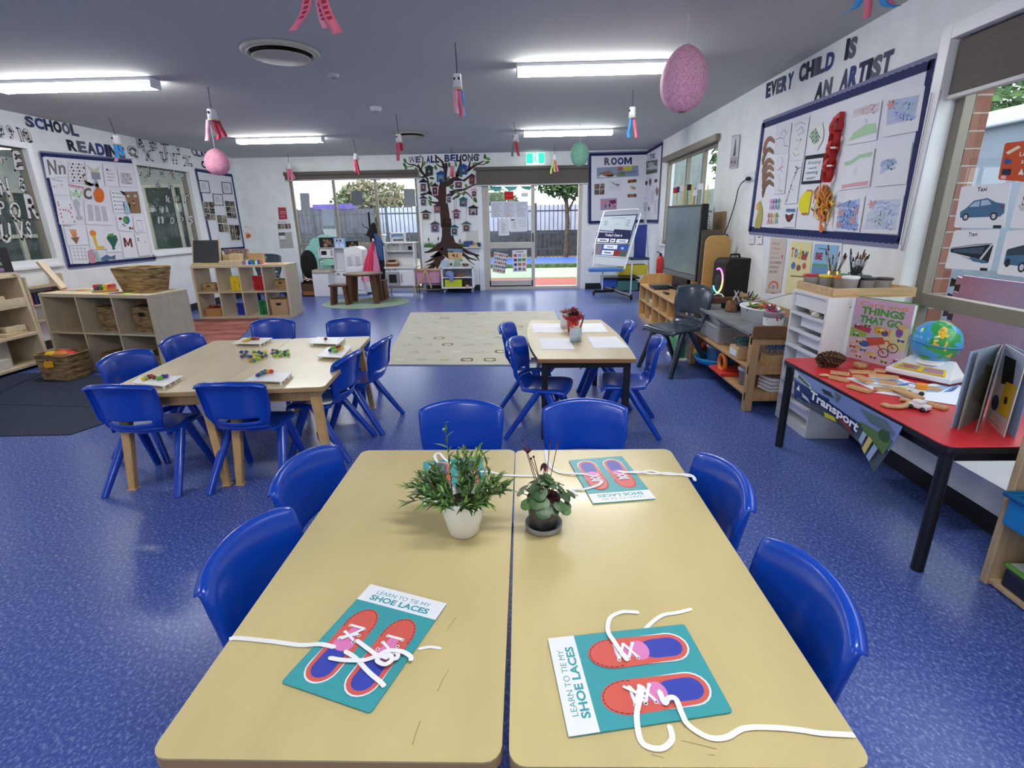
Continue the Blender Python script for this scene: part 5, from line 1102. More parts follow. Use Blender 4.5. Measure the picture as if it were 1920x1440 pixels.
word('AN',PRW,((1532,157),(1563.5,143),(1558.5,177),(1526,190)),'over the artwork board');word('ARTIST',PRW,((1580,132),(1679,90),(1670,136),(1573,171)),'over the artwork board')
for ch,b in(('8',(-60,420,85,740)),('9',((95,405),(260,425),(375,785),(230,740))),('10',((365,465),(640,495),(755,815),(480,795)))):cow(ch,PLW,b,'above the near left window',Q1)
for ch,b in(('R',((200,90),(300,105),(310,232),(225,225))),('S',((350,130),(430,140),(445,262),(375,255))),('T',((480,148),(570,160),(580,292),(505,285))),('Y',((635,180),(710,190),(725,302),(655,295))),('Q',((85,190),(220,210),(245,355),(150,340))),('X',((285,245),(370,255),(400,372),(310,362))),('U',((475,268),(560,278),(575,392),(500,385))),('W',((585,280),(670,290),(690,405),(610,398))),('Z',((725,308),(815,320),(845,432),(750,425)))):cow(ch,PLW,b,'on the left wall above the alphabet window',Q4)
PWIN=lambda x,y,d=0:PLW(x,y,-.045+d)
for ch,b in(('Q',((75,655),(195,645),(240,880),(115,885))),('R',((230,565),(355,565),(420,845),(290,835))),('U',((-15,870),(105,860),(130,1090),(15,1095))),('V',((135,850),(235,840),(275,1050),(180,1050))),('S',((255,850),(310,845),(340,1040),(285,1045))),('P',((-40,645),(35,640),(60,790),(-10,795))),('N',((-30,400),(75,400),(110,600),(5,600))),('E',((115,120),(200,120),(250,330),(150,335))),('F',((-10,195),(60,195),(70,255),(0,255))),('G',((170,390),(235,390),(275,560),(205,560)))):cow(ch,PWIN,b,'stuck on the near left window pane',Q2)
for ch,b in(('a',(222,445,270,535)),('b',(335,430,395,545)),('c',(470,472,518,550)),('d',(585,462,642,570)),('e',(697,505,747,580)),('f',(295,545,330,600)),('g',(425,590,480,680)),('h',(570,620,615,690)),('i',(370,870,410,950)),('j',(470,880,525,960)),('k',(540,750,600,840)),('m',(640,760,690,830)),('n',(450,990,520,1080)),('o',(590,1000,640,1080)),('p',(695,1000,745,1070)),('r',(750,740,810,840)),('s',(800,980,850,1090))):cow(ch,PWIN,b,'stuck on the alphabet window pane',Q4,.003,K((196,198,198)))
# ---- reading board on the left wall
board('school reading board with navy border on the left wall',PLW,((73.5,286),(249,301),(291,486),(127,502)),.042)
PL8=lambda x,y:PLW(x,y,.014)
def rs(name,label,pts,shapes=(),bg=(232,234,240),cat='drawing',f=Q3,plane=PL8,out=None,group=None):return sheet(name,label,cat,pq(plane,*f(*pts)),shapes,bg,group,.0,.0015,None,out)
IN=(86,86,98)
rs('alphabet_sheet','white sheet with speckled letters N n at the top left of the reading board',((122,92),(412,112),(425,325),(170,335)),[('t','N',.14,.1,.5,.85,.03,(120,120,126)),('t','n',.58,.35,.9,.85,.03,(136,128,128))]+[('e',.2+.05*i,.2+.13*(i%5),.012,.03,(60,60,66))for i in range(12)])
rnd=random.Random(3)
rs('grape_dots_sheet','sheet of purple and yellow dots on the reading board',((414,130),(606,142),(640,400),(440,392)),[('e',.12+.18*i+(.09 if j%2 else 0),.15+.15*j,.055,.05,(72,58,104)if(i+j)%2 else(206,202,150))for i in range(5)for j in range(6)])
rs('leaf_sheet','sheet with pale green leaves near the top of the reading board',((620,148),(800,165),(850,440),(650,430)),[('p',[(.05,.1),(.5,.3),(.95,.1),(.7,.45),(.3,.4)],(196,208,176)),('r',.3,.4,.85,.7,(150,150,166))])
rs('word_sheet','sheet of small writing beside the pale green leaves',((828,170),(990,188),(1022,440),(862,430)),scribble(4,1,.2,.2,.8,.8,.006)+[('r',.2,.2,.32,.3,IN)])
rs('speckled_sheet','sheet with a dense black speckled letter at the top right of the reading board',((1002,228),(1162,242),(1205,442),(1035,440)),[('r',.14,.2,.9,.85,(204,204,208))]+[('e',rnd.uniform(.15,.9),rnd.uniform(.22,.84),.025,.02,(90,88,94))for i in range(60)])
rs('sketch_sheet','faint child sketch on the left of the reading board',((205,335),(420,378),(442,540),(250,530)),[('l',[(.2,.6),(.35,.4),(.7,.45),(.85,.7)],.005,(190,190,200)),('e',.15,.5,.03,.06,(150,80,90)),('e',.6,.3,.03,.05,(130,100,120)),('l',[(.1,.05),(.7,.08)],.005,IN)])
rs('word_strip','strip of red lettering under the dotted grapes on the reading board',((420,398),(622,440),(626,468),(426,432)),[('e',.06+.09*i,.5,.035,.35,(196,80,90))for i in range(10)])
rs('scribble_sheet','pale green scribble below the red lettering strip',((428,450),(585,462),(602,580),(470,592)),[('l',[(.05,.3),(.3,.7),(.5,.2),(.7,.8),(.95,.3)],.02,(172,206,172)),('l',[(.1,.7),(.4,.3),(.6,.8),(.9,.5)],.016,(184,214,186))],(226,234,228))
rs('letter_c_cutout','brown paper letter C beside the orange oval on the reading board',((603,452),(690,452),(706,585),(612,585)),[('t','C',0,0,1,1,.03,(122,92,78))],None,'cut out')
rs('orange_oval','bright orange oval cut out on the reading board',((720,450),(840,450),(856,628),(738,628)),(),(222,112,42),'cut out',out=[(.5+.5*math.cos(k*.35),.5+.5*math.sin(k*.35))for k in range(18)])
rs('snake_cutout','olive brown snake shaped cut out crossing the reading board',((588,280),(790,300),(790,455),(588,440)),(),(118,96,52),'cut out',out=[(.0,.15),(.1,.1),(.2,.25),(.28,.55),(.5,.68),(.68,.62),(.7,.3),(.86,.3),(.9,.6),(1,.95),(.84,1),(.72,.82),(.5,.9),(.2,.8),(.08,.5)])
HT=[(0,-.3),(.35,-.5),(.5,-.1),(0,.5),(-.5,-.1),(-.35,-.5)]
rs('hearts_sheet','sheet with red hearts forming a letter H on the reading board',((268,578),(482,602),(520,885),(322,882)),[('p',[(x+.08*u,y+.09*v)for u,v in HT],c)for x,y,c in((.12,.15,(190,40,80)),(.14,.25,(180,30,70)),(.18,.42,(200,60,90)),(.18,.58,(170,30,60)),(.2,.72,(200,50,80)),(.22,.9,(210,130,160)),(.36,.42,(190,60,90)),(.5,.42,(196,50,80)),(.64,.45,(200,70,100)),(.74,.52,(190,50,80)),(.78,.2,(190,40,80)),(.82,.32,(170,30,60)),(.8,.68,(170,40,70)),(.9,.88,(150,40,70)))])
rs('letter_i_cutout','grey figure shaped letter on the reading board beside the hearts',((475,588),(560,590),(600,825),(520,822)),(),(192,190,194),'cut out',out=[(.1,.1),(.5,0),(.95,.15),(.9,.3),(.68,.36),(.72,.82),(1,.85),(.95,1),(.2,1),(.2,.84),(.45,.82),(.35,.38),(.08,.3)])
rs('table_sheet','large sheet with columns of grey print in the middle of the reading board',((612,605),(884,628),(942,892),(632,880)),[('r',.1+.28*i,.12+.03*i,.32+.28*i,.85,(206,208,216))for i in range(3)]+[('l',[(.12+.28*i,.18+.06*j),(.3+.28*i,.18+.06*j)],.004,(150,152,164))for i in range(3)for j in range(11)])
rs('label_list','list of typed labels right of the grey printed sheet',((918,478),(1062,490),(1092,742),(962,745)),[('l',[(.15,.12+.18*i),(.25,.12+.18*i)],.012,(70,72,90))for i in range(5)]+[('l',[(.35,.12+.18*i),(.9,.13+.18*i)],.006,IN)for i in range(5)])
rs('paper_bag_dog','brown paper bag dog face at the right of the reading board',((1082,498),(1242,495),(1282,748),(1160,748)),[('e',.22,.2,.11,.06,(240,240,240)),('e',.72,.2,.11,.06,(240,240,240)),('e',.25,.2,.05,.035,(90,60,50)),('e',.7,.2,.05,.035,(90,60,50)),('e',.48,.45,.07,.05,(120,30,30)),('r',.42,.5,.55,.58,(220,190,170)),('e',.46,.64,.07,.05,(140,40,40)),('p',[(-.3,-.06),(.02,.02),(.05,.16),(-.18,.12)],(44,42,48)),('p',[(.98,.0),(1.1,-.06),(1.1,.12),(.95,.14)],(226,226,234))],(140,112,82),'puppet')
rs('blue_cutout','pale blue paper shape tucked beside the paper bag dog',((1060,600),(1152,605),(1160,770),(1075,770)),[('l',[(.2,.3),(.6,.7)],.01,(120,150,170))],(172,200,220),'cut out',out=[(.05,.1),(.5,0),(.95,.25),(1,.8),(.6,1),(.15,.8)])
rs('letter_q_sheet','sheet with a green and blue picture below the pale blue shape',((988,782),(1172,772),(1192,968),(1012,950)),[('e',.6,.3,.22,.26,(60,120,150)),('e',.52,.27,.13,.2,(90,160,70)),('e',.22,.2,.11,.09,(110,30,60)),('l',[(.3,.55),(.5,.68)],.014,(80,40,80)),('e',.78,.8,.08,.08,(90,70,50)),('e',.94,.8,.07,.09,(220,110,110))])
rs('worksheet','small worksheet with a U shape at the right edge of the reading board',((1180,780),(1312,782),(1338,978),(1210,970)),[('l',[(.25,.35),(.3,.9),(.75,.9),(.7,.35)],.005,(130,136,176)),('l',[(.25,.28),(.75,.3)],.007,(80,80,96))])
rs('chips_sheet','sheet with orange sticks and a brown triangle on the reading board',((368,888),(624,902),(662,1120),(420,1132)),[('p',[(.2+.07*i,.2),(.25+.07*i,.2),(.34+.04*i,.58),(.3+.04*i,.58)],(224,134,54))for i in range(5)]+[('p',[(.2,.6),(.62,.58),(.42,.95)],(138,104,80)),('l',[(0,.02),(.3,.05)],.006,IN)])
rs('letter_l_sheet','sheet with an orange and yellow letter L on the reading board',((640,900),(832,912),(872,1172),(690,1182)),[('e',.3,.3,.2,.14,(226,134,62)),('p',[(.22,.38),(.42,.38),(.5,.85),(.9,.86),(.88,.98),(.36,.98)],(228,186,66))])
rs('grapes_sheet','sheet with a dark green bunch of grapes on the reading board',((842,970),(1022,962),(1062,1202),(880,1212)),[('p',[(.15,.2),(.75,.18),(.82,.4),(.55,.75),(.42,.85),(.3,.6),(.12,.35)],(52,100,84)),('p',[(.2,.12),(.6,.08),(.55,.26),(.3,.24)],(70,150,70)),('e',.45,.82,.1,.06,(50,90,80))])
rs('letter_m_sheet','sheet with a brown letter M at the lower right of the reading board',((1028,970),(1192,982),(1242,1272),(1080,1272)),[('t','M',.16,.22,.76,.58,.04,(110,44,40)),('l',[(.2,.5),(.5,.48)],.008,(90,40,40))])
rs('letter_e_sheet','pale sheet with a small letter E at the lower right corner of the reading board',((1200,982),(1342,982),(1400,1250),(1262,1260)),[('t','E',.12,.2,.3,.34,.03,(110,112,130)),('l',[(.1,.05),(.35,.05)],.01,(180,160,130)),('l',[(.02,.98),(.98,.97)],.012,(206,190,140)),('e',.7,.4,.04,.05,(160,162,176))])
rs('doodle_sheet','sheet of rows of small grey doodles at the bottom left of the reading board',((436,1132),(640,1140),(664,1342),(486,1345)),[('l',[(.12+.22*i,.15+.2*j),(.2+.22*i,.1+.2*j),(.24+.22*i,.22+.2*j)],.007,(140,142,160))for i in range(4)for j in range(4)])
rs('fish_cutouts','blue fish and red worm cut outs along the bottom of the reading board',((650,1130),(985,1130),(985,1340),(650,1340)),[('p',[(.03,.3),(.15,.2),(.25,.6),(.28,.95),(.1,1.0),(.05,.6)],(206,150,160)),('p',[(.2,.3),(.32,.3),(.46,.85),(.36,.9)],(170,196,190)),('p',[(.45,.7),(.66,.5),(.8,.62),(.98,.52),(.98,.78),(.8,.74),(.68,.86),(.5,.82)],(84,116,150))],None,'cut out')
# ---- photo board at the end of the left wall
board('photo board with navy border at the far end of the left wall',PLW,((365,317),(434,328),(458,466),(398,470)),.04)
for l,b in(('left',((908,585),(1025,595),(1048,735),(932,728))),('right',((1168,605),(1275,615),(1295,745),(1188,742))),('middle',((1068,738),(1180,745),(1196,875),(1090,872)))):rs('framed_certificate',l+' black framed certificate on the far left photo board',b,[('r',0,0,1,.06,(44,48,76)),('r',0,.94,1,1,(44,48,76)),('r',0,0,.07,1,(44,48,76)),('r',.93,0,1,1,(44,48,76))]+scribble(6,3,.2,.2,.8,.75),(222,224,230),'certificate',Q4)
def photos(label,b,r,c,seed,f=Q4,plane=PL8,tones=((70,66,58),(110,104,84),(48,46,42),(150,144,120),(90,92,80))):
 rnd=random.Random(seed);sh=[]
 for j in range(r):
  for i in range(c):
   x0,y0,x1,y1=(i+.04)/c,(j+.05)/r,(i+.96)/c,(j+.95)/r;sh.append(('r',x0,y0,x1,y1,rnd.choice(tones)))
   for k in range(5):sh.append(('e',rnd.uniform(x0+.1/c,x1-.1/c),rnd.uniform(y0+.15/r,y1-.15/r),.09/c,.12/r,rnd.choice(tones+((196,160,136),(210,204,190)))))
 rs('photo_sheet',label,b,sh,(226,226,228),'photos',f,plane)
photos('sheet of three photo strips at the left of the photo board',((958,825),(1082,832),(1110,1038),(988,1032)),3,2,1);photos('sheet of photo strips at the right of the photo board',((1205,815),(1312,825),(1345,1018),(1238,1012)),3,2,2);photos('photo sheet at the centre bottom of the photo board',((1115,975),(1225,980),(1255,1178),(1145,1172)),2,2,3);photos('tall photo sheet at the lower right of the photo board',((1250,1080),(1370,1085),(1390,1265),(1285,1272)),1,2,4)
# ---- left part of the back wall
PB2=lambda x,y:PB(x,y,.003)
rs('red_notice','small red notice on the back wall left of the window',((521,389),(536,389),(539,411),(523,412)),[('l',[(.2,.35),(.85,.36)],.01,(230,180,184)),('l',[(.2,.5),(.85,.5)],.01,(230,180,184)),('l',[(.25,.75),(.7,.75)],.01,(230,180,184))],(168,70,84),'notice',lambda*p:p,PB2)
rs('photo_notice','white notice with a strip of small photos below the red notice',((519,414),(545,413),(549,433),(521,434)),[('r',.04+.24*i,.3,.25+.24*i,.78,((110,92,80),(150,130,110),(90,90,92),(130,110,96))[i])for i in range(4)]+scribble(2,3,.1,.06,.9,.22,.005),(228,230,234),'notice',lambda*p:p,PB2)
rs('wall_mirror','grey panel below the white notices by the window frame',((522,436),(551,435),(554,465),(525,466)),[('r',.05,.2,.42,.42,(230,232,236)),('r',.0,.0,.42,.2,(96,96,100)),('r',.86,.02,.98,.18,(90,90,94)),('r',.04,.5,.42,.55,(150,150,148))],(176,176,172),'panel',lambda*p:p,PB2)
rs('bread_poster','small poster with an orange loaf in the left corner',((452,423),(470,422),(473,449),(455,451)),[('e',.55,.72,.36,.17,(196,116,46)),('e',.5,.55,.2,.08,(226,190,140)),('l',[(.1,.12),(.8,.12)],.01,(190,150,100))],(238,236,232),'poster',lambda*p:p,PB2)
# ---- corner board
board('room board with navy border on the back wall in the right corner',PB,((1104,288),(1213,285),(1209,416),(1104,419)),.05,(3,));board('narrow board on the right wall joining the room board',PRW,((1214,284),(1243.5,266),(1234.5,417),(1211,416.5)),.05,(2,))
PB8=lambda x,y:PB(x,y,.012);PR8=lambda x,y:PRW(x,y,.012)
rs('world_banner','long printed banner under the word ROOM',((235,508),(700,482),(705,600),(235,630)),[('p',[(.0,.9),(.2,.5),(.35,.6),(.5,.95)],(224,226,226)),('p',[(.05,.5),(.3,.3),(.45,.8),(.2,.85)],(150,110,90)),('e',.35,.8,.05,.1,(50,40,40)),('e',.28,.8,.05,.1,(60,50,46)),('p',[(.5,.0),(.65,.0),(.6,.4),(.5,.35)],(176,100,84)),('p',[(.62,.05),(.86,.0),(.84,.4),(.66,.42)],(206,196,70)),('r',.5,.5,.68,.9,(110,136,84)),('t','the World',.56,.46,.92,.68,.02,(44,66,140))],(138,154,180),'banner',R1,PB8)
photos('sheet of four small photos on the corner room board',((205,690),(322,680),(320,810),(205,815)),2,2,5,R1,PB8,((90,80,72),(130,110,90),(70,62,58),(160,140,110),(110,90,80)))
rs('bird_sketch','grey pencil sketch on the corner room board',((365,650),(520,650),(520,765),(365,765)),[('p',[(.1,.05),(.5,.3),(.85,.4),(.7,.6),(.4,.4)],(150,154,164)),('l',[(.1,.7),(.5,.6),(.8,.7)],.006,(180,182,190)),('e',.7,.42,.08,.08,(110,114,124))],(222,224,230),'drawing',R1,PB8)
rs('wood_strip','upper brown printed strip on the corner room board',((583,645),(680,635),(680,670),(583,680)),[('r',.3,.1,.5,.9,(170,96,54))],(126,74,48),'strip',R1,PB8);rs('shell_cutout','cream and brown dotted cut out between two brown strips',((600,700),(690,700),(690,765),(600,765)),[('e',.3,.4,.22,.3,(206,184,150)),('e',.6,.6,.25,.25,(190,170,140)),('e',.5,.45,.08,.1,(110,84,60))],None,'cut out',R1,PB8);rs('wood_strip','lower brown printed strip on the corner room board',((580,806),(680,800),(680,836),(580,840)),[('r',.2,.1,.7,.9,(150,116,84))],(112,74,50),'strip',R1,PB8)
rs('world_map','purple world map sheet on the corner room board',((275,856),(462,850),(456,980),(275,986)),[('p',[(.08,.2),(.35,.15),(.4,.4),(.25,.5),(.12,.4)],(206,140,130)),('p',[(.28,.5),(.36,.55),(.32,.85),(.26,.7)],(110,66,80)),('p',[(.5,.2),(.9,.12),(.95,.4),(.75,.5),(.6,.4)],(120,50,74)),('p',[(.5,.45),(.62,.45),(.6,.8),(.52,.7)],(110,60,80)),('e',.86,.72,.07,.07,(150,90,100))],(176,150,184),'map',R1,PB8)
rs('river_photo','green and grey landscape photo on the narrow corner board',((792,435),(915,415),(910,560),(790,585)),[('p',[(0,.6),(.5,.3),(1,.5),(1,.7),(.4,.7)],(190,196,200)),('r',0,.8,1,1,(80,96,72)),('p',[(.1,.2),(.5,.1),(.8,.3),(.3,.45)],(180,184,190))],(112,120,118),'photo',R1,PR8)
rs('word_sheet','dark lettering at the top of the narrow corner board',((828,352),(898,335),(896,405),(826,425)),[('t','TK',.05,.1,.95,.9,.02,(100,104,120))],None,'lettering',R1,PR8)
for i,(b,c,l)in enumerate((((775,655,808,712),(120,60,60),'red brown'),((822,622,846,720),(100,92,100),'grey feather'),((880,635,918,680),(130,66,66),'maroon'),((895,725,928,830),(140,118,100),'tan leaf'),((750,840,775,870),(80,78,86),'small dark'),((812,945,828,1000),(110,60,56),'thin red'))):rs('shape_cutout',l+' cut out shape on the narrow corner board',((b[0],b[1]),(b[2],b[1]-8),(b[2],b[3]-8),(b[0],b[3])),(),c,'cut out',R1,PR8,[(.5,0),(1,.35),(.8,.8),(.45,1),(.1,.7),(0,.3)])
for i,b in enumerate(((880,870,920,1035),(845,760,880,920),(760,900,800,1010))):rs('text_strip',('right','middle','left')[i]+' strip of upright grey print on the narrow corner board',((b[0],b[1]),(b[2],b[1]-10),(b[2],b[3]-10),(b[0],b[3])),scribble(9,i,.15,.05,.85,.95,.006),(222,224,230),'print',R1,PR8)
rs('tower_poster','tall narrow poster of a tower on the right wall before the artwork board',((1755,150),(1845,132),(1812,505),(1722,522)),[('p',[(.52,.12),(.6,.12),(.74,.62),(.34,.64)],(104,100,108)),('r',.08,.66,.95,.97,(168,162,170)),('e',.3,.8,.12,.05,(110,100,108)),('e',.7,.82,.12,.05,(110,100,108)),('r',.0,.0,1,.02,(140,140,148)),('l',[(.2,.1),(.3,.4)],.012,(240,242,246)),('l',[(.85,.1),(.7,.35)],.012,(240,242,246))],(206,208,216),'poster',R1,PR8)
# ---- artwork board on the right wall
qb_,tb=board('large artwork board with navy border on the right wall',PRW,((1432,231),(1757,109),(1695,458),(1406,434)),.055)
def pale(s,k=.32):c=s[-1];return s[:-1]+(tuple(int(a*(1-k)+b*k)for a,b in zip(c,(226,229,238))),)
def ra(name,label,pts,shapes=(),bg=(230,232,238),cat='drawing',f=R6,out=None,group=None):
 if 'drawing' in name:shapes=[pale(s)for s in shapes]
 return rs(name,label,pts,shapes,bg,cat,f,PR8,out,group)
for i,(x,y)in enumerate(((215,305),(205,418),(205,530),(205,597),(205,675),(205,755))):
 ra('boomerang',ORD[i]+' brown paper boomerang from the top at the left of the artwork board',((x-50,y),(x+75,y),(x+75,y+190),(x-50,y+190)),(),((150,108,92),(128,96,74),(140,108,86),(146,112,92),(134,100,80),(122,94,76))[i],'boomerang',R6,[(.05,.98),(.02,.7),(.2,.3),(.45,.05),(.7,0),(.98,.2),(1,.4),(.85,.36),(.62,.24),(.45,.32),(.3,.5),(.18,.8),(.12,1)],'brown paper boomerangs on the artwork board')
ra('kangaroo_drawing','pencil kangaroo drawing at the top left of the artwork board',((308,190),(470,168),(432,480),(284,492)),[('l',[(.1,.5),(.35,.45),(.45,.25),(.6,.2),(.75,.35),(.6,.5),(.7,.75),(.9,.76)],.006,(70,70,84)),('l',[(.35,.45),(.5,.5),(.6,.45)],.006,(90,90,104)),('l',[(.7,.25),(.85,.3)],.008,(206,190,120))],(216,218,228))
ra('figure_drawing','tall pale drawing of a figure second from left on the artwork board',((488,138),(656,88),(592,550),(446,562)),[('l',[(.3,.3),(.6,.22),(.8,.35),(.4,.4)],.01,(150,156,190)),('l',[(.3,.5),(.6,.55),(.5,.75),(.3,.7)],.008,(170,180,130)),('l',[(.2,.8),(.4,.9),(.7,.85)],.01,(200,190,130)),('l',[(.1,.15),(.5,.1),(.8,.18)],.005,(110,112,130)),('e',.65,.52,.05,.025,(80,80,96))],(222,225,230))
ra('crayon_drawing','tall crayon drawing with blue and red lines on the artwork board',((308,500),(440,488),(392,902),(282,912)),[('l',[(.5,.08),(.6,.2),(.4,.35),(.6,.45)],.008,(100,120,180)),('l',[(.2,.4),(.7,.3)],.01,(190,80,90)),('l',[(.3,.5),(.5,.7),(.4,.9),(.8,.92)],.006,(150,154,170)),('l',[(.6,.94),(.85,.92)],.01,(190,190,80))],(218,221,230))
ra('lizard_drawing','tall drawing of a patterned lizard on the artwork board',((440,588),(582,568),(520,1002),(388,1015)),[('l',[(.55,.1),(.75,.16),(.6,.3),(.5,.4)],.016,(80,84,96)),('l',[(.5,.4),(.4,.55),(.3,.7),(.2,.9),(.1,.98)],.02,(140,176,180)),('l',[(.6,.18),(.95,.14)],.008,(70,70,80)),('l',[(.3,.6),(.6,.66)],.006,(190,110,120)),('e',.6,.25,.06,.03,(120,90,70))],(222,225,231))
ra('urn_cutout','pale oval cut out with green and black squiggles on the artwork board',((628,172),(805,165),(790,450),(630,455)),[('l',[(.15+.09*i,.2+.05*j),(.2+.09*i,.26+.05*j)],.008,((60,70,60),(110,170,100),(80,110,80))[(i*3+j)%3])for i in range(8)for j in range(0,11,1)if(i+j)%3 and abs(i-3.5)*1.2+abs(j-5.5)*.7<5.2],(226,230,226),'cut out',R6,[(.42,0),(.9,.0),(.9,.06),(.98,.2),(1,.5),(.9,.75),(.72,.9),(.7,1),(.35,1),(.36,.9),(.12,.75),(0,.5),(.14,.25),(.4,.07)])
ra('coming_soon_sign','black framed sign reading Amazing work coming soon',((610,512),(822,482),(772,790),(566,806)),[('r',.08,.14,.93,.9,(222,228,236)),('t','Amazing',.2,.2,.84,.36,0,(50,52,60)),('t','work',.3,.4,.7,.5,0,(50,52,60)),('t','coming',.2,.55,.78,.7,0,(50,52,60)),('t','soon!',.25,.74,.68,.85,0,(50,52,60))],(36,38,46),'sign')
# red paper chain standing off the board
t=thing('paper_chain','red paper chain of loops hanging on the artwork board','paper chain');RC=M((186,40,38),rough=.6)
for k,(x,y)in enumerate(((930,205),(912,330),(895,425),(868,520),(858,610),(840,705))):
 c=PRW(*R6((x,y))[0],.045);mb=MB();pts=[];n=16;R=.042
 for i in range(n+1):a=2*PI*i/n;pts.append(c+Vector((-R*math.cos(a)*.9,0,R*math.sin(a)*1.35))if k%2==0 else c+Vector((0,R*.85*math.cos(a),R*math.sin(a)*1.35)))
 mb.ribbon(pts,Vector((0,.030,0))if k%2==0 else Vector((.028,0,0)),RC,.002,True);mb.build('loop',t)
c=PRW(*R6((935,195))[0],.03);MB().prism([(-.04,.06),(.05,.09),(.055,-.04),(-.06,-.05)],-.02,.02,RC,Matrix.Translation(c)@Matrix(((0,0,1,0),(-1,0,0,0),(0,1,0,0),(0,0,0,1)))).build('end_tab',t,bevel=.006)
ra('yellow_cutout','bright yellow curved paper cut out at the bottom of the artwork board',((540,865),(682,862),(650,1118),(535,1122)),[('r',.62,.0,1.0,.07,(190,110,70)),('r',.3,.93,.85,1,(190,110,70))],(226,216,44),'cut out',R6,[(.65,0),(1,.02),(.9,1),(.35,1),(.05,.75),(.05,.45),(.3,.2)])
t=thing('paper_fire','orange and yellow paper strip collage standing out from the artwork board','collage');rnd=random.Random(12);mb=MB();FC=[K((224,126,52)),K((236,176,70)),K((214,106,44)),K((206,160,84)),K((232,200,90)),K((150,84,50))]
for i in range(64):
 x,y=rnd.gauss(790,50),rnd.uniform(850,1130);a=rnd.gauss(1.2,.8)if y>960 else rnd.gauss(1.6,.5);L=rnd.uniform(.05,.13)
 c=PRW(*R6((x,y))[0],rnd.uniform(.016,.05));d_=Vector((rnd.uniform(-.15,.15),-math.cos(a),-math.sin(a)));pts=[c-d_*L*.5,c+Vector((-.012,0,0)),c+d_*L*.5];mb.ribbon(pts,Vector((0,math.sin(a),-math.cos(a)))*.008,FC[i%6],.001)
for k in range(9):
 c=PRW(*R6((770+8*k,1130))[0],.03);a=1.0+.16*k;d_=Vector((0,-math.cos(a),-math.sin(a)));mb.ribbon([c,c+d_*.07+Vector((-.015,0,0)),c+d_*.13],Vector((0,math.sin(a),-math.cos(a)))*.009,K((226,120,62)),.001)
mb.build('strips',t);sheet('backing_card',None,None,pq(PR8,*R6((780,800),(880,830),(900,1060),(700,1120))),(),(190,140,70),None,0,.004,t,[(.2,0),(.7,.05),(1,.4),(.9,.9),(.4,1),(0,.7),(.1,.3)])
PPL=lambda cs:[s for i,c in enumerate(cs)for s in(('e',.14+.2*i,.2,.05,.09,c),('l',[(.14+.2*i,.28),(.12+.2*i,.6),(.04+.2*i,.95)],.012,c),('l',[(.12+.2*i,.6),(.2+.2*i,.92)],.010,c),('l',[(.04+.2*i,.3),(.14+.2*i,.42),(.24+.2*i,.34)],.009,c))]
ra('people_strip','upper strip of purple, blue and green paper people',((232,945),(378,935),(372,1068),(232,1072)),PPL(((214,150,196),(170,100,180),(84,100,180),(80,150,110))),None,'cut out');ra('people_strip','lower strip of orange, yellow and green paper people',((212,1088),(358,1085),(350,1215),(208,1225)),PPL(((190,110,90),(216,120,90),(220,196,110),(80,150,100))),None,'cut out')
ra('heart_sheet','sheet with blue lettering and a dark red heart on the artwork board',((370,1050),(524,1040),(500,1252),(366,1250)),[('p',[(.25,.32),(.5,.4),(.85,.3),(.8,.55),(.6,.75),(.4,.72),(.26,.5)],(96,50,46)),('l',[(.3,.12),(.9,.14)],.016,(90,110,160)),('l',[(.3,.2),(.95,.22)],.010,(110,130,170)),('e',.55,.5,.1,.08,(150,60,60))],(224,227,234))
ra('banana_cutout','olive and yellow curved cut out at the left corner of the artwork board',((75,980),(190,975),(152,1262),(75,1260)),[('p',[(.3,.1),(.6,.15),(.4,.35),(.22,.3)],(232,170,90))],(176,168,96),'cut out',R6,[(.25,.12),(.6,0),(.9,.35),(.95,.7),(.85,1),(.05,1),(.2,.7),(.45,.4)])
RED2=(206,120,116);BL2=(150,168,216);BLD=(104,136,204)
def waves(seed,c,n=16,x=(.1,.9),y=(.15,.9),w=.012):
 rnd=random.Random(seed);o=[]
 for i in range(n):yy=rnd.uniform(*y);xx=rnd.uniform(x[0],x[1]-.3);o.append(('l',[(xx,yy),(xx+.12,yy-.03),(xx+.22,yy+.02),(xx+.32,yy-.01)],w,tuple(min(255,int(k*rnd.uniform(.92,1.1)))for k in c)))
 return o
star=lambda x,y,r,c:[('l',[(x-r,y),(x+r,y)],.012,c),('l',[(x-r*.6,y-r),(x+r*.6,y+r)],.012,c),('l',[(x+r*.6,y-r),(x-r*.6,y+r)],.012,c)]
ra('flag_drawing','drawing with a pink band and green hill, upper row of the artwork board',((162,350),(398,288),(352,605),(112,645)),[('r',.06,.04,.96,.27,(220,204,212))]+waves(1,(206,180,194),10,(.08,.95),(.07,.25))+[('p',[(.08,.9),(.2,.7),(.6,.52),(.9,.55),(.98,.8),(.6,.82)],(148,202,142)),('r',.5,.38,.6,.5,(214,218,228))],cat='drawing',f=R7)
ra('flag_drawing','drawing of a blue field with a red star, top right of the artwork board',((428,232),(742,172),(682,530),(412,582)),[('p',[(.08,.18),(.9,.18),(.86,.72),(.06,.74)],(166,182,216))]+waves(2,BL2,18,(.1,.88),(.25,.7))+star(.17,.28,.09,(214,120,110)),f=R7)
ra('hill_drawing','drawing with a green stripe and pink base, second row of the artwork board',((92,712),(342,668),(298,972),(52,1005)),[('p',[(.08,.24),(.3,.22),(.55,.1),(.95,.08),(.95,.2),(.6,.2),(.3,.34),(.1,.34)],(150,198,146)),('e',.5,.55,.06,.12,(214,218,226)),('p',[(.1,.86),(.6,.84),(.95,.84),(.95,.96),(.5,.95),(.1,.96)],(214,140,150))],f=R7)
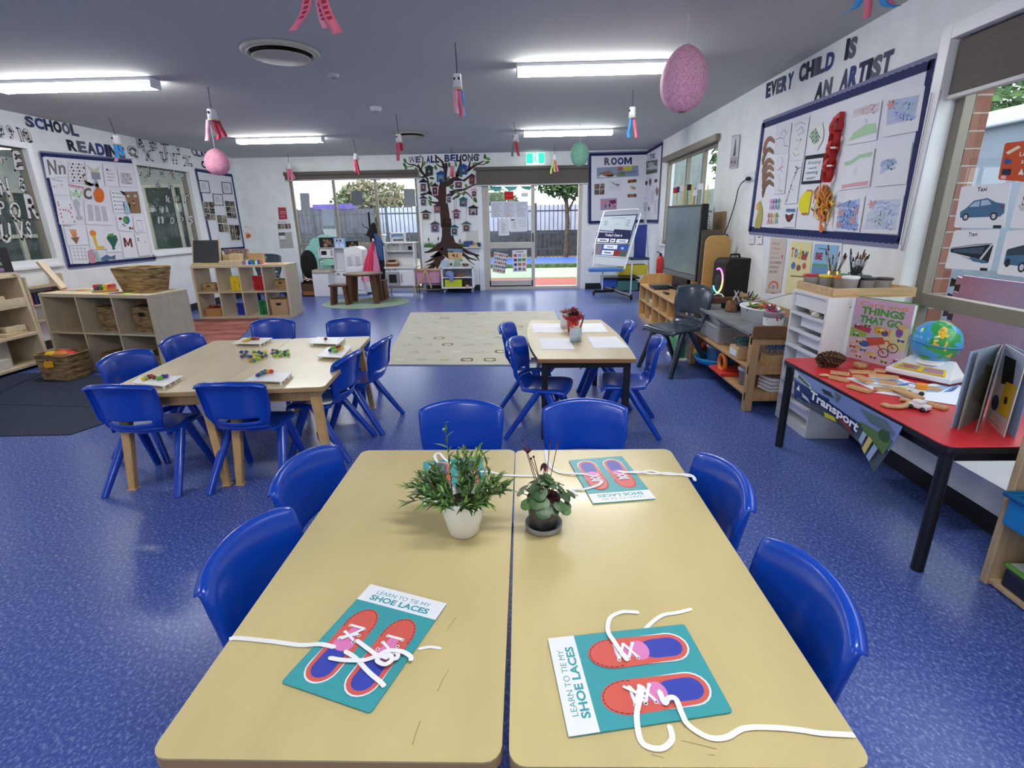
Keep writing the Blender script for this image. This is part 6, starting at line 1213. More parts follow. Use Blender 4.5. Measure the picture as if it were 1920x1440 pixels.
ra('blue_square_drawing','pale drawing with a small blue square, second row right of the artwork board',((368,662),(642,618),(592,952),(328,975)),[('p',[(.2,.35),(.55,.32),(.58,.52),(.3,.66),(.16,.7)],(180,192,222))]+waves(4,(140,160,206),8,(.14,.62),(.36,.6)),f=R7)
ra('fish_drawing','deep blue drawing with red fish at the bottom of the artwork board',((38,1062),(264,1046),(216,1338),(8,1322)),[('p',[(.15,.18),(.85,.06),(.9,.9),(.1,.95)],(160,186,232))]+waves(5,BLD,34,(.12,.92),(.15,.92),.016)+star(.22,.45,.1,RED2)+star(.2,.8,.08,RED2)+[('p',[(.72,.35),(.86,.25),(.84,.5),(.7,.5)],(176,120,150)),('p',[(.64,.62),(.78,.55),(.8,.75),(.62,.75)],RED2)],f=R7)
ra('sea_drawing','pale blue drawing with one red star, bottom right of the artwork board',((274,1050),(574,1038),(522,1352),(234,1340)),[('p',[(.28,.12),(.95,.1),(.94,.88),(.06,.9),(.1,.5)],(196,208,230))]+waves(6,(170,188,222),26,(.12,.92),(.18,.88))+star(.2,.22,.09,(210,130,136)),f=R7)
# ---- posters under the artwork board
PR3=lambda x,y:PRW(x,y,.004);PR5=lambda x,y:PRW(x,y,.008)
def rp(name,label,pts,shapes,bg,plane=PR5):return rs(name,label,pts,shapes,bg,'poster',L3,plane)
rp('white_card','long white card behind the posters under the artwork board',((20,20),(830,78),(790,480),(-20,690)),(),(228,231,238),PR3)
rp('affirmation_poster','tall beige poster of I AM lines with a rainbow',((85,33),(256,45),(186,600),(32,600)),[('t',s_,.1,.08+.085*i,.1+w_,.125+.085*i,.02,c)for i,(s_,w_,c)in enumerate((('I AM KIND',.5,(150,84,74)),('I AM BRAVE',.55,(190,100,96)),('I AM SMART',.55,(196,150,130)),('I AM UNIQUE',.6,(130,144,120)),('I AM CONFIDENT',.75,(90,90,110)),('I AM STRONG',.6,(90,84,100)),('I AM LOVED',.55,(80,80,84))))]+[('e',.5,.9,.34-.07*k,.12-.025*k,((190,110,100),(206,160,110),(206,196,190),(150,150,186))[k])for k in range(4)]+[('r',.0,.93,1,1,(196,186,176)),('e',.85,.33,.06,.04,(206,120,150))],(204,194,186))
rp('today_poster','yellow poster with the word Today in bright letters',((303,65),(517,80),(470,610),(228,610)),[('t',ch,.06+.17*i,.12+.015*i,.2+.17*i,.3+.015*i,.04,c)for i,(ch,c)in enumerate((('T',(200,84,50)),('o',(70,130,180)),('d',(206,170,60)),('a',(60,110,80)),('y',(70,90,140))))]+[('e',.72,.28,.08,.06,(196,60,50)),('e',.25,.46,.1,.07,(84,120,170)),('e',.5,.5,.1,.06,(130,90,70)),('e',.75,.46,.08,.06,(200,90,80)),('l',[(.2,.66),(.8,.67)],.012,(120,116,90))],(226,218,168))
rp('be_poster','blue poster with red letters BE behind the paint brushes',((546,95),(790,112),(735,420),(505,400)),[('t','BE',.1,.28,.42,.52,.05,(150,50,64)),('l',[(.2,.14),(.6,.16)],.01,(90,120,160)),('r',0,.66,1,.74,(90,160,110)),('r',0,.74,1,1,(110,150,190))],(142,186,222))
for i,(b,l)in enumerate((((1405,452),'blank white'),((1420,452),'lettered white'))):
 q=pq(PR5,(b[0],b[1]-10),(b[0]+10,b[1]-10),(b[0]+9,b[1]+5),(b[0]-1,b[1]+5));o=sheet('light_switch',l+' switch plate on the right wall below the artwork board','switch',q,[('r',.3,.1+.0,.8,.25,(110,90,84))]if i else[('r',.3,.4,.7,.6,(220,220,224))],(232,234,238),None,0,.008)
 # ===== right side of the room
def atp(px,py,P,n):
 d=ray(px,py);return CAM+d*((Vector(P)-CAM).dot(n)/d.dot(n))
BEE=M((206,164,108),rough=.45,noise=.05,nscale=9,stretch=(6,6,.7))
# media cabinet
t=thing('media_cabinet','beech cabinet with pigeon holes under the large black screen','cabinet',(0,0,0));X0,X1,Y0,Y1,HC=1.70,2.34,5.5,7.75,.50
MB().box(X0-.01,X1,Y0,Y1,HC-.025,HC,BEE).build('top_board',t,bevel=.004);MB().box(X0,X1,Y0,Y1,.0,.06,BEE).build('plinth_or_shade',t);MB().box(X1-.012,X1,Y0,Y1,.06,HC-.025,M((150,116,74),rough=.6)).build('back_panel',t)
SHP=Matrix(((1,0,0,0),(0,0,1,0),(0,1,0,0),(0,0,0,1)))
MB().prism([(X0-.01,0),(X1,0),(X1,.64),(X0+.12,.64),(X0+.04,.62),(X0-.005,.56)],Y1,Y1+.028,BEE,SHP).build('end_panel',t,bevel=.004);MB().box(X0,X1,Y0-.025,Y0,0,HC,BEE).build('end_panel',t,bevel=.004)
for k in range(1,6):y=Y0+(Y1-Y0)*k/6;MB().box(X0+.004,X1-.012,y-.01,y+.01,.06,HC-.025,BEE).build('divider',t)
MB().box(X0+.004,X1-.012,Y0,Y1,.26,.28,BEE).build('shelf',t);MB().box(X1-.012,X1,Y0,Y1,HC,.64,BEE).build('rear_upstand',t)
for i,(y,z,c,l)in enumerate(((7.3,.28,(206,204,200),'white stack of papers in the upper pigeon holes of the media cabinet'),(7.62,.28,(120,140,96),'green book in the far upper pigeon hole of the media cabinet'),(7.2,.06,(214,212,208),'crumpled white paper in a lower pigeon hole of the media cabinet'),(7.1,.335,(140,60,60),'dark red folder on the papers in the media cabinet'))):
 o=MB().box(-.12,.12,-.08,.08,0,.055,K(c)).build('paper_stack',None,bevel=.006);o.location=(X0+.17,y,z);tag(o,l,'papers')
for a,b,l,nm in(((1.82,7.15,.5),(.2,.3,.025),'black closed laptop lying on the media cabinet before the screen','laptop'),((1.78,6.62,.5),(.05,.16,.02),'black remote control near the front edge of the media cabinet','remote_control')):
 o=MB().box(-b[0]/2,b[0]/2,-b[1]/2,b[1]/2,0,b[2],M((30,31,34),rough=.4)).build(nm,None,bevel=.006);o.location=a;tag(o,l,nm.split('_')[0])
o=MB().box(-.12,.12,-.1,.1,0,.02,M((70,72,66),rough=.5)).build('notebook',None,bevel=.004);o.location=(1.83,7.2,.526);tag(o,'grey notebook lying on top of the black laptop','book')
# screen
A=Vector((2.075,6.43,0));B=Vector((1.955,7.52,0));c=(A+B)/2;ang=math.atan2(A.y-B.y,A.x-B.x);L=(B-A).length
tv=thing('display_screen','large black framed display screen standing on the media cabinet','screen',(c.x,c.y,HC),ang)
BLKP=M((18,18,20),rough=.35);zb_,zt_=.17,1.07
MB().box(-L/2,L/2,.0,.085,zb_,zt_,BLKP).build('casing',tv,bevel=.006)
MB().box(-L/2+.03,L/2-.03,-.002,.001,zb_+.075,zt_-.03,M((112,128,132),rough=.18,rgb2=(96,114,120),nscale=2)).build('screen_glass',tv)
MB().box(-L/2+.01,L/2-.01,-.006,0,zb_+.005,zb_+.065,M((96,98,102),rough=.35)).build('speaker_bar',tv,bevel=.003);MB().box(-L/2+.1,L/2-.1,-.03,.12,0,.03,BLKP).box(-.25,.25,.02,.07,.03,zb_+.02,BLKP).build('stand',tv,bevel=.004)
p=at(1307,470,1,6.43);MB().box(L/2,L/2+.004,.03,.05,.52,.58,M((210,212,216),rough=.3)).build('side_sticker',tv)
# flags in a row on top of the screen
for i,(x,top,c,fl)in enumerate(((1258,352,(230,196,60),(214,60,70)),(1264,350,(224,224,226),(60,60,110)),(1269,349,(226,196,50),(226,228,232)),(1275,360,(90,150,90),None),(1281,346,(230,200,50),(50,54,64)),(1286,352,(190,110,70),None),(1291,356,(100,160,110),(226,226,232)),(1297,344,(226,226,230),(232,234,238)),(1304,346,(236,214,60),None))):
 s=(x-1250)/56;b0=B.lerp(A,s);b0=Vector((b0.x+.06,b0.y,HC+zt_));T_=at(x,top,1,b0.y)
 t=thing('craft_stick',('yellow stick with a red flag','white stick with a dark blue flag','yellow stick with a white flag','plain green stick','yellow stick with a dark flag','plain orange brown stick','green stick with a pale flag','white stick with a large white flag','plain yellow stick')[i]+' in the row above the display screen','flag',b0,0,'craft sticks and flags above the display screen');h=max(.12,T_.z-b0.z)
 MB().box(-.007,.007,-.004,.004,0,h,K(c)).build('stick',t)
 if fl:MB().box(-.06,0,-.002,.0,h-.07,h,K(fl)).build('flag',t)
 # boards and speaker on the cabinet end nearest the viewer
yb=6.05
x0,x1,z0,z1=pr4((1312,431,1350,535),6.25);tag(MB().box(x0,x1,6.25,6.27,HC,z1,M((84,74,66),rough=.6)).build('brown_board',None,bevel=.004),'dark brown board standing behind the tan rounded board beside the screen','board')
x0,x1,z0,z1=pr4((1320,441,1368,533),6.05);r=.1
o=MB().prism(rrect(x0,x1,HC,z1,.09,6),6.05,6.075,M((196,154,92),rough=.5,noise=.05,nscale=40),SHP).build('tan_board',None,bevel=.004);tag(o,'tan wooden board with rounded corners standing between the screen and black speaker','board')
ys=5.72;x0,x1,z0,z1=pr4((1363,484,1424,545),ys);cx=(x0+x1)/2
t=thing('party_speaker','black box speaker with a glowing rainbow ring on the media cabinet','speaker',(cx-.07,ys+.10,HC),rz(14));hz=z1-HC
MB().prism(rrect(-(x1-x0)/2,(x1-x0)/2,0,hz,.06,5),-.12,.12,M((20,20,22),rough=.7,noise=.2,nscale=150),SHP).build('cabinet',t,bevel=.015,seg=3)
MB().tube([(-.06,0,hz-.01),(-.05,0,hz+.035),(.05,0,hz+.035),(.06,0,hz-.01)],.012,BLKP,8).build('carry_handle',t)
cols=((210,100,240),(250,110,220),(255,130,170),(255,170,120),(250,220,120),(170,230,140),(100,230,200),(90,200,250));mb=MB()
for k in range(20):
 a0,a1=math.radians(115-14*k*.95),math.radians(115-14*(k+1)*.95);ring=lambda a:(-(x1-x0)/2-.004,-.085*math.cos(a),hz*.52+.13*math.sin(a));mb.tube([ring(a0),ring(a1)],.009,M(cols[min(7,k*8//20)],emit=2.2),8)
mb.build('light_ring',t);MB().lathe([(.0001,0),(.06,.0),(.075,-.006)],M((34,34,38),rough=.5),24,Matrix.Translation((-(x1-x0)/2-.002,0,hz*.52))@Matrix.Rotation(-PI/2,4,'Y')).build('cone',t)
# window sill things, socket and cord
q=pq(PRW,(1327,388),(1340,389),(1338,437),(1322,437));sheet('typed_card','white typed card on the window edge beside the brown pin board','card',q,scribble(6,4,.2,.3,.8,.9,.01)+[('r',.2,.12,.8,.2,(110,136,176))],(222,226,230),None,.006)
q=pq(PRW,(1341,398),(1363,396),(1361,437),(1339,437));sheet('pin_board','small brown pin board on the right wall below the tower poster','board',q,(),M((150,124,90),rough=.9,noise=.1,nscale=120),None,.004,.02)
t=thing('power_point','wall power point with a black plug and hanging cord on the right wall','power point');q=pq(PRW,(1398,326),(1417,320),(1416,338),(1397,342));sheet('cover_plate',None,None,q,(),(226,228,232),None,0,.012,t)
p=PRW(1403,335,.035);MB().ell(p,(.03,.035,.022),BLKP,12,7).build('plug',t)
pts=[PRW(1401,336,.05),PRW(1391,343,.07),PRW(1384,356,.04),PRW(1379,378,.03),PRW(1372,402,.03),PRW(1364,425,.04),PRW(1359,440,.05),PRW(1362,452,.05),PRW(1367,447,.05),PRW(1362,440,.05),PRW(1368,470,.04),PRW(1362,510,.04)]
MB().tube(smooth_path(pts,5),.006,BLKP,6).build('cord',t)
# fire extinguisher
p=at(1236,516,0,XR-.09);t=thing('fire_extinguisher','red fire extinguisher on the right wall behind the display screen','fire extinguisher',p)
MB().lathe([(.0001,0),(.055,0),(.06,.02),(.06,.26),(.045,.31),(.018,.33),(.0001,.33)],M((196,44,40),rough=.3),20).build('cylinder',t);MB().box(-.02,.02,-.015,.015,.33,.37,BLKP).tube([(0,0,.37),(-.07,0,.40)],.008,BLKP,6).tube([(0,0,.36),(.05,0,.3),(.065,0,.1)],.008,BLKP,6).build('valve',t);MB().box(.02,.09,-.03,.03,.1,.14,BLKP).build('bracket',t)
# teaching easel
E_=lambda x,y:at(x,y,1,9.05+(500-y)/95*.28)
t=thing('teaching_easel','white framed mobile teaching easel with whiteboard and date panels','easel');WT=M((214,218,222),rough=.35)
def epan(name,px,shapes,bg,par=t,th=.012,tag_=None):
 q=Quad(*[E_(*p)for p in px]);return sheet(name,None,None,q,shapes,bg,None,0,th,par)
epan('whiteboard',((1128,405),(1196,402),(1184,440),(1122,434)),[('r',0,0,1,.05,NAVY),('r',.965,0,1,1,NAVY),('r',0,.9,.5,.96,(70,80,120)),('r',.45,.8,.96,1,(40,44,76)),('t','Good morning',.3,.12,.68,.24,0,(110,116,130)),('l',[(.12,.35),(.2,.35)],.008,IN),('l',[(.12,.45),(.22,.46)],.008,IN),('l',[(.12,.56),(.2,.57)],.008,IN),('l',[(.4,.5),(.58,.5)],.006,(150,156,168)),('l',[(.76,.32),(.84,.32)],.008,IN),('l',[(.75,.44),(.85,.44)],.008,IN),('l',[(.75,.56),(.84,.57)],.008,IN)],(184,194,202))
epan('date_panel',((1119,436),(1185,438),(1179,457),(1114,455)),[('t',"Today's Date is",.25,.1,.74,.42,.02,(232,234,240)),('r',.07,.58,.4,.92,(234,236,240)),('r',.44,.58,.58,.92,(234,236,240)),('r',.62,.6,.95,.95,(234,236,240)),('l',[(.14,.75),(.33,.76)],.02,(70,74,90)),('l',[(.47,.75),(.54,.75)],.02,(70,74,90)),('l',[(.7,.77),(.88,.78)],.02,(110,130,180))],(38,40,78))
epan('season_panel',((1113,456.5),(1180,459),(1173,482),(1109,478)),[('r',.02,.05,.25,.95,(120,112,122)),('t','is',.8,.2,.87,.4,.02,(232,234,240)),('p',[(.62,.5),(.8,.45),(.78,.98),(.6,.98)],(140,50,44)),('p',[(.8,.5),(1,.45),(1,1),(.78,1)],(74,90,84)),('r',.3,.08,.68,.42,(234,236,240)),('r',.28,.56,.62,.92,(234,236,240)),('l',[(.4,.26),(.56,.27)],.016,(110,120,150)),('l',[(.36,.74),(.54,.75)],.02,(70,80,110))],(52,86,164))
epan('lower_panel',((1117,481),(1174,484),(1170,500),(1114,495)),(),(196,202,208))
def etube(name,pts,r=.014,m=None):MB().tube([E_(*p)+Vector((0,-.012,0))for p in pts],r,m or WT,8).build(name,t)
etube('frame_tube',((1133,396),(1196,392),(1201,402),(1170,505)));etube('frame_tube',((1133,396),(1116,455),(1112,500)))
etube('pocket_rim',((1114,456),(1110,478),(1173,483),(1180,458),(1114,456)),.012);etube('pocket_rim',((1117,437),(1115,456),(1180,458)),.008)
MB().tube([at(1196,393,1,9.3),at(1210,398,1,9.75),at(1215,470,1,9.75),at(1217,520,1,9.75)],.013,WT,8).build('frame_tube',t)
BLS=M((52,110,190),rough=.45);x0,x1,z0,z1=pr4((1105,498,1168,510),8.95);MB().box(x0,x1,8.95,9.2,z0,z0+.05,BLS).build('blue_ledge',t,bevel=.01)
x0,x1,z0,z1=pr4((1190,421,1212,482),9.6);MB().box(x0,x1,9.6,9.63,z0,z1,M((30,50,130),rough=.5)).build('blue_back_board',t,bevel=.006)
x0,x1,z0,z1=pr4((1182,478,1218,488),9.4);MB().box(x0,x1,9.4,9.65,z0,z0+.04,M((30,46,90),rough=.5)).build('navy_ledge',t,bevel=.006)
for n_,px,Y,cc in(('yellow_tray',(1160,497,1214,516),9.35,(206,190,50)),('blue_tray',(1130,521,1157,538),9.2,(44,90,190)),('green_tray',(1158,526,1196,545),9.15,(70,120,112))):
 x0,x1,z0,z1=pr4(px,Y);mb=MB();m_=M(cc,rough=.45);mb.box(x0+.015,x1-.015,Y,Y+.28,z0,z0+.012,m_).box(x0,x1,Y-.005,Y+.008,z0,z1,m_).box(x0,x1,Y+.28,Y+.29,z0,z1,m_).box(x0,x0+.012,Y,Y+.29,z0,z1,m_).box(x1-.012,x1,Y,Y+.29,z0,z1,m_);mb.build(n_,t,bevel=.003)
x0,x1,z0,z1=pr4((1131,515,1200,524),9.1);MB().box(x0,x1,9.1,9.5,z0,z0+.03,BLKP).build('black_shelf',t,bevel=.006)
for a,b in(((1130,508),(1129,543)),((1185,494),(1182,552))):MB().tube([at(*a,1,9.1),at(*b,1,9.1)],.014,WT,8).build('leg',t)
F1=[PF(1113,553),PF(1183,562),PF(1205,551),PF(1130,545)]
MB().tube([(F1[0].x,F1[0].y,.07),(F1[2].x,F1[2].y,.09)],.03,BLKP,8).tube([(F1[1].x,F1[1].y,.07),(F1[3].x,F1[3].y,.09)],.03,BLKP,8).build('base',t)
for f in F1:MB().lathe([(.03,-.02),(.045,-.014),(.045,.014),(.03,.02)],BLKP,16,Matrix.Translation((f.x,f.y,.045))@Matrix.Rotation(PI/2,4,'Y')).tube([(f.x,f.y,.045),(f.x,f.y,.09)],.012,BLKP,6).build('castor',t)
# exit sign
t=thing('exit_sign','lit green exit sign hanging above the open glass door','exit sign');x0,x1,z0,z1=pr4((986.5,286,1021,309),10.95)
MB().box(x0,x1,10.95,10.99,z0,z1,M((224,240,234),emit=.9)).build('casing',t);q=Quad((x0,10.949,z1),(x1,10.949,z1),(x1,10.949,z0),(x0,10.949,z0));EG=M((30,190,150),emit=1.6);EW=M((236,255,248),emit=1.8)
sheet('legend',None,None,q,[('r',.02,.03,.98,.88,EG),('r',.36,.08,.66,.86,EW),('e',.52,.2,.05,.07,EG),('l',[(.5,.3),(.47,.52),(.55,.64),(.52,.8)],.02,EG),('l',[(.47,.52),(.4,.66),(.36,.7)],.018,EG),('l',[(.5,.32),(.58,.42),(.62,.4)],.014,EG),('l',[(.5,.32),(.42,.4),(.42,.48)],.014,EG)],None,None,0,0,t)
MB().tube([((x0+x1)/2,10.97,z1),((x0+x1)/2,10.97,ZC)],.012,WT,8).build('bracket',t)
# papers on the sliding door
PDG=lambda x,y:at(x,y,1,YB+.05)
D3=sc(880,200,4)
def dp(name,label,pts,shapes,bg=(236,238,242),cat='notice'):sheet(name,label,cat,pq(PDG,*D3(*pts)),shapes,bg,None,.004,.001)
dp('red_notice','red square notice at the top of the glass door',((262,637),(332,635),(332,696),(265,696)),[('l',[(.2,.5),(.8,.5)],.01,(226,120,110))],(206,44,40));dp('white_label','small white label at the upper right of the glass door',((388,645),(440,645),(440,676),(390,676)),())
for i,a in enumerate((160,250,345)):dp('typed_sheet',('left','middle','right')[i]+' typed sheet in the row of three on the glass door',((a,712),(a+94,708),(a+96,830),(a+4,834)),scribble(10,i,.1,.08,.9,.95,.005)+([('r',.3,.86,.8,.92,(214,190,130))]if i==1 else[]),(222,226,236))
dp('form_sheet','narrow form sheet in the lower row on the glass door',((215,842),(298,838),(300,966),(220,968)),scribble(8,7,.3,.2,.8,.85,.006));dp('floor_plan','floor plan sheet in the lower row on the glass door',((304,838),(430,834),(430,936),(308,940)),[('r',.05,.08,.28,.16,(40,40,46)),('l',[(.2,.3),(.3,.3),(.3,.7),(.2,.7),(.2,.3)],.005,(70,70,76)),('l',[(.5,.25),(.9,.2),(.9,.6),(.55,.62)],.004,(110,110,116)),('l',[(.5,.4),(.86,.4)],.004,(140,140,146))])
dp('sign_chart','tilted chart of small pictures low on the glass door',((188,1088),(292,1108),(266,1256),(172,1240)),[('r',.06+.16*i,.06+.19*j,.18+.16*i,.16+.19*j,((196,110,100),(110,120,150),(180,170,130),(96,150,180),(120,90,90),(90,90,100))[(i*2+j*3)%6])for i in range(6)for j in range(5)],(226,222,218),'chart')
sh=[('l',[(.25,.08),(.75,.08)],.014,(120,60,70))]
for j,row in enumerate((((206,70,70,'e'),(120,180,216,'r'),(206,206,70,'p')),((110,90,120,'r'),(90,160,90,'r'),(90,160,90,'r')),((70,84,150,'e'),(196,110,80,'e'),(214,130,140,'r')),((74,84,140,'p'),(90,130,110,'e'),(206,84,80,'p')))):
 for i,(a,b,c_,k)in enumerate(row):
  x,y=.2+.3*i,.24+.21*j
  sh.append(('e',x,y,.12,.075,(a,b,c_))if k=='e' else('r',x-.12,y-.065,x+.12,y+.065,(a,b,c_))if k=='r' else('p',[(x,y-.08),(x+.12,y+.07),(x-.12,y+.07)],(a,b,c_)))
dp('shapes_chart','chart of coloured shapes low on the glass door',((322,1078),(432,1072),(430,1236),(326,1240)),sh,(234,234,236),'chart')
dp('teal_bunting','teal paper shapes along the top of the glass door',((160,598),(470,596),(470,640),(165,640)),[('p',[(.0,0),(.28,0),(.24,.7),(.1,1),(.02,.6)],(100,180,174)),('p',[(.3,0),(.66,0),(.6,.6),(.45,.9)],(120,190,184)),('p',[(.7,0),(1,0),(.95,.7),(.8,.5)],(90,170,166))],None,'bunting')
# sheets on the back window
PWG=lambda x,y:at(x,y,1,YB+.05)
for i,(p,l,c)in enumerate((((562,362,580,395),'grey sheet in the upper left pane of the back window',(158,164,172)),((603,391,625,423),'pale blue sheet at the right of the left window pane',(172,184,204)),((658,358,679,385),'dark grey sheet high in the middle window pane',(110,112,118)),((757,354,778,387),'pale grey sheet in the right window pane',(150,156,158)),((606,429,630,444),'white tray shaped sheet low in the left window pane',(206,210,216)))):
 sheet('window_sheet',l,'paper',pq(PWG,(p[0],p[1]),(p[2],p[1]),(p[2]+2,p[3]),(p[0]+3,p[3])),(),c,None,.004,.001)
 # ---- grey topped craft unit
UNI=M((190,150,104),rough=.5,noise=.07,nscale=8,stretch=(6,6,.7));t=thing('craft_unit','timber craft unit with a grey top beside the charcoal chair','shelf unit',(0,0,0));UX0,UX1,UY0,UY1=1.66,2.22,3.74,5.16
for x in(UX0,UX1-.06):
 for y in(UY0,UY1-.06):MB().box(x,x+.06,y,y+.06,0,.60,UNI).build('leg',t,bevel=.005)
MB().box(UX0,UX1,UY0+.03,UY1,.575,.60,M((116,122,124),rough=.45,noise=.12,nscale=8)).build('worktop',t,bevel=.003)
MB().box(UX0-.01,UX1,UY0-.03,UY0+.0,.575,.665,M((112,74,48),rough=.5)).build('end_upstand',t,bevel=.006);MB().box(UX0-.01,UX1,UY1,UY1+.03,.575,.665,M((112,74,48),rough=.5)).build('end_upstand',t,bevel=.006);MB().box(UX1,UX1+.02,UY0,UY1,.575,.665,UNI).build('rear_upstand',t)
for z in(.13,.34):MB().box(UX0+.01,UX1-.01,UY0+.02,UY1-.02,z-.02,z,UNI).build('shelf',t,bevel=.003);MB().box(UX0,UX1,UY0+.005,UY0+.03,z-.05,z+.02,UNI).build('end_rail',t,bevel=.003)
MB().box(UX0,UX1,UY0+.005,UY0+.03,.52,.575,UNI).build('end_rail',t)
CLR=M((214,220,226),rough=.2,alpha=.42);CLW=M((246,247,250),rough=.4)
def tub(name,label,c,r,h,m,cat='tub',sq=1.0,lid=None,rx=1.35):
 t=thing(name,label,cat,c);S_=Matrix.Diagonal((sq,rx if sq!=1 else 1,1,1))
 MB().lathe([(.0001,.0),(r*.86,0),(r,h*.9),(r*1.05,h*.92),(r*1.05,h),(r*.95,h),(r*.82,.01),(.0001,.01)],m,26,S_).build('body',t)
 if lid:MB().lathe([(r*1.06,h*.93),(r*1.1,h*.95),(r*1.1,h*1.06),(r*.9,h*1.1),(.0001,h*1.1)],lid,22,S_).build('lid',t)
 return t
tb=tub('marker_tub','large white oval tub full of markers on the grey topped unit',(1.93,4.30,.60),.155,.115,CLW,'tub',.85);rnd=random.Random(20)
def pens(where,c,n,rad,z,L,cols,lab,name='marker',tilt=.9):
 for i in range(n):
  cc=rnd.choice(cols);a=rnd.uniform(0,6.28);rr=rad*math.sqrt(rnd.random());p=Vector((c[0]+rr*math.cos(a),c[1]+rr*math.sin(a),z+rnd.uniform(-.01,.015)));el=rnd.uniform(.05,tilt)
  aa=rnd.uniform(0,6.28);d=Vector((math.cos(aa)*math.cos(el),math.sin(aa)*math.cos(el),math.sin(el)))*L/2
  o=MB().tube([-d,d*.7,d*.75,d],[.0055,.0055,.0045,.004],M(cc[0],rough=.4),7).build(name);o.location=p;tag(o,cc[1]+' '+lab,'pen',where)
MK=[((150,196,60),'lime green'),((236,130,60),'orange'),((226,80,60),'red orange'),((60,130,90),'green'),((210,60,130),'magenta'),((60,60,70),'black')]
pens('markers in the white oval tub',(1.93,4.3),26,.1,.705,.14,MK,'marker lying in the white oval tub','marker',.5)
cj=(1.93,4.03,.60);t=tub('pen_jar','clear round jar of pens with a paper label on the grey topped unit',cj,.075,.12,CLR,'jar');MB().lathe([(.073,.01),(.076,.075)],K((232,232,234)),24).build('paper_label',t);pens('pens in the clear jar',(cj[0],cj[1]),16,.04,.70,.15,[((190,50,110),'magenta'),((110,60,110),'purple'),((70,90,80),'dark green'),((230,70,120),'pink')],'pen standing in the clear labelled jar','pen',1.4)
cj=(2.05,4.75,.60);tub('brush_tub','clear tub of green tools behind the white oval tub',cj,.08,.1,CLR,'tub');pens('tools in the clear tub',(cj[0],cj[1]),8,.05,.69,.15,[((70,110,60),'dark green'),((150,110,70),'wooden'),((60,60,64),'black')],'tool standing in the clear tub on the grey unit','craft_tool',1.4)
cj=(2.0,4.62,.60);t=thing('paper_tray','black wire tray of scissors left of the white oval tub','tray',(1.98,4.86,.60),.3);MB().box(-.12,.12,-.09,.09,0,.06,BLKP).build('tray',t,bevel=.01)
for k in range(5):d=Vector((.03*math.cos(k*1.3),.03*math.sin(k*1.3),.06));o=MB().tube([(0,0,0),d,d*1.8],[.012,.008,.004],K(((190,190,194),(60,60,64),(206,206,210))[k%3]),6).build('scissors');o.location=(1.92+.035*k,4.86,.66);tag(o,('first','second','third','fourth','fifth')[k]+' scissors handle from the left sticking out of the black tray','scissors','scissors in the black tray')
t=thing('paper_bag','crumpled brown paper bag on the far end of the grey topped unit','bag',(1.86,4.72,.60));MB().grid(lambda a,b:(.05*math.cos(2*PI*a)*(1-.3*b+.1*math.sin(9*a)),.07*math.sin(2*PI*a)*(1-.2*b),.09*b+.015*math.sin(14*a)*b),20,6,K((128,96,66),noise=.2,nscale=30)).build('body',t,solid=.002)
o=MB().box(-.15,.15,-.12,.12,0,.06,M((34,70,130),rough=.5)).build('blue_folder_box',None,bevel=.006);o.location=(2.0,5.36,.51);tag(o,'flat blue box under papers on the near end of the media cabinet','box')
o=MB().box(-.16,.16,-.13,.13,0,.02,M((120,118,112),rough=.5)).build('grey_tray',None,bevel=.006);o.location=(2.0,5.38,.572);tag(o,'grey tray lying on the flat blue box beside the speaker','tray')
MB_=MB().box(1.72,2.3,5.2,5.48,.0,.51,UNI);tag(MB_.build('side_cabinet',None,bevel=.004),'low timber side cabinet between the media cabinet and the craft unit','cabinet')
o=MB().tube(smooth_path([(1.93,5.42,.6),(1.96,5.44,.65),(2.03,5.43,.655),(2.06,5.4,.6)],5),.008,CLW,6).build('white_cable');tag(o,'loop of white cable beside the black speaker','cable')
t=thing('plastic_crate','large clear plastic crate on the upper shelf of the craft unit','crate',(1.86,4.75,.34));MB().box(-.17,.17,-.24,.24,0,.14,CLR).build('body',t,bevel=.02);MB().box(-.18,.18,-.25,.25,.14,.155,CLR).build('rim',t,bevel=.005);MB().cbox((0,.02,.17),(.25,.3,.07),M((214,216,222),rough=.3,alpha=.7),Matrix.Rotation(.2,3,'X')).build('inner_tub',t,bevel=.02)
t=thing('scissor_block','wooden block of teal handled scissors on the upper shelf of the craft unit','scissor block',(1.75,4.08,.34));MB().box(-.08,.08,-.09,.09,0,.09,M((196,162,118),rough=.5)).build('block',t,bevel=.004);MB().box(-.084,-.08,-.06,.07,.02,.07,K((226,228,230))).build('paper_label',t)
def scis(label,c,m,grp):
 mb=MB()
 for s in(-1,1):mb.tube([(s*.016+.014*math.cos(k*.7),0,.03+.022*math.sin(k*.7))for k in range(10)],.004,m,6)
 mb.tube([(0,0,0),(.0,0,-.06)],.006,M((180,182,186),rough=.3,metal=.8),6);o=mb.build('scissors');o.location=c;o.rotation_euler.z=.4;tag(o,label,'scissors',grp)
TL2=M((24,110,116),rough=.4);BL3=M((30,110,190),rough=.4)
for i in range(6):scis('teal handled scissors standing in the wooden block on the craft unit',(1.70+.045*(i%3),4.03+.08*(i//3),.445),TL2,'teal scissors in the wooden block')
for i in range(8):scis('blue handled scissors seen through the near end of the craft unit',(1.86+.05*(i%4),3.84+.06*(i//4),.45),BL3,'blue scissors at the near end of the craft unit')
o=MB().box(-.12,.12,-.06,.06,0,.08,M((196,160,112),rough=.5)).build('scissor_rack',None,bevel=.006);o.location=(1.94,3.87,.34);tag(o,'wooden rack holding the blue scissors at the near end of the craft unit','rack')
t=thing('dustpan_tray','round bright blue tray on the bottom shelf of the craft unit','tray',(1.76,4.7,.13));MB().lathe([(.0001,.0),(.16,0),(.19,.05),(.185,.055),(.15,.012),(.0001,.012)],M((40,150,214),rough=.4),28).build('body',t)
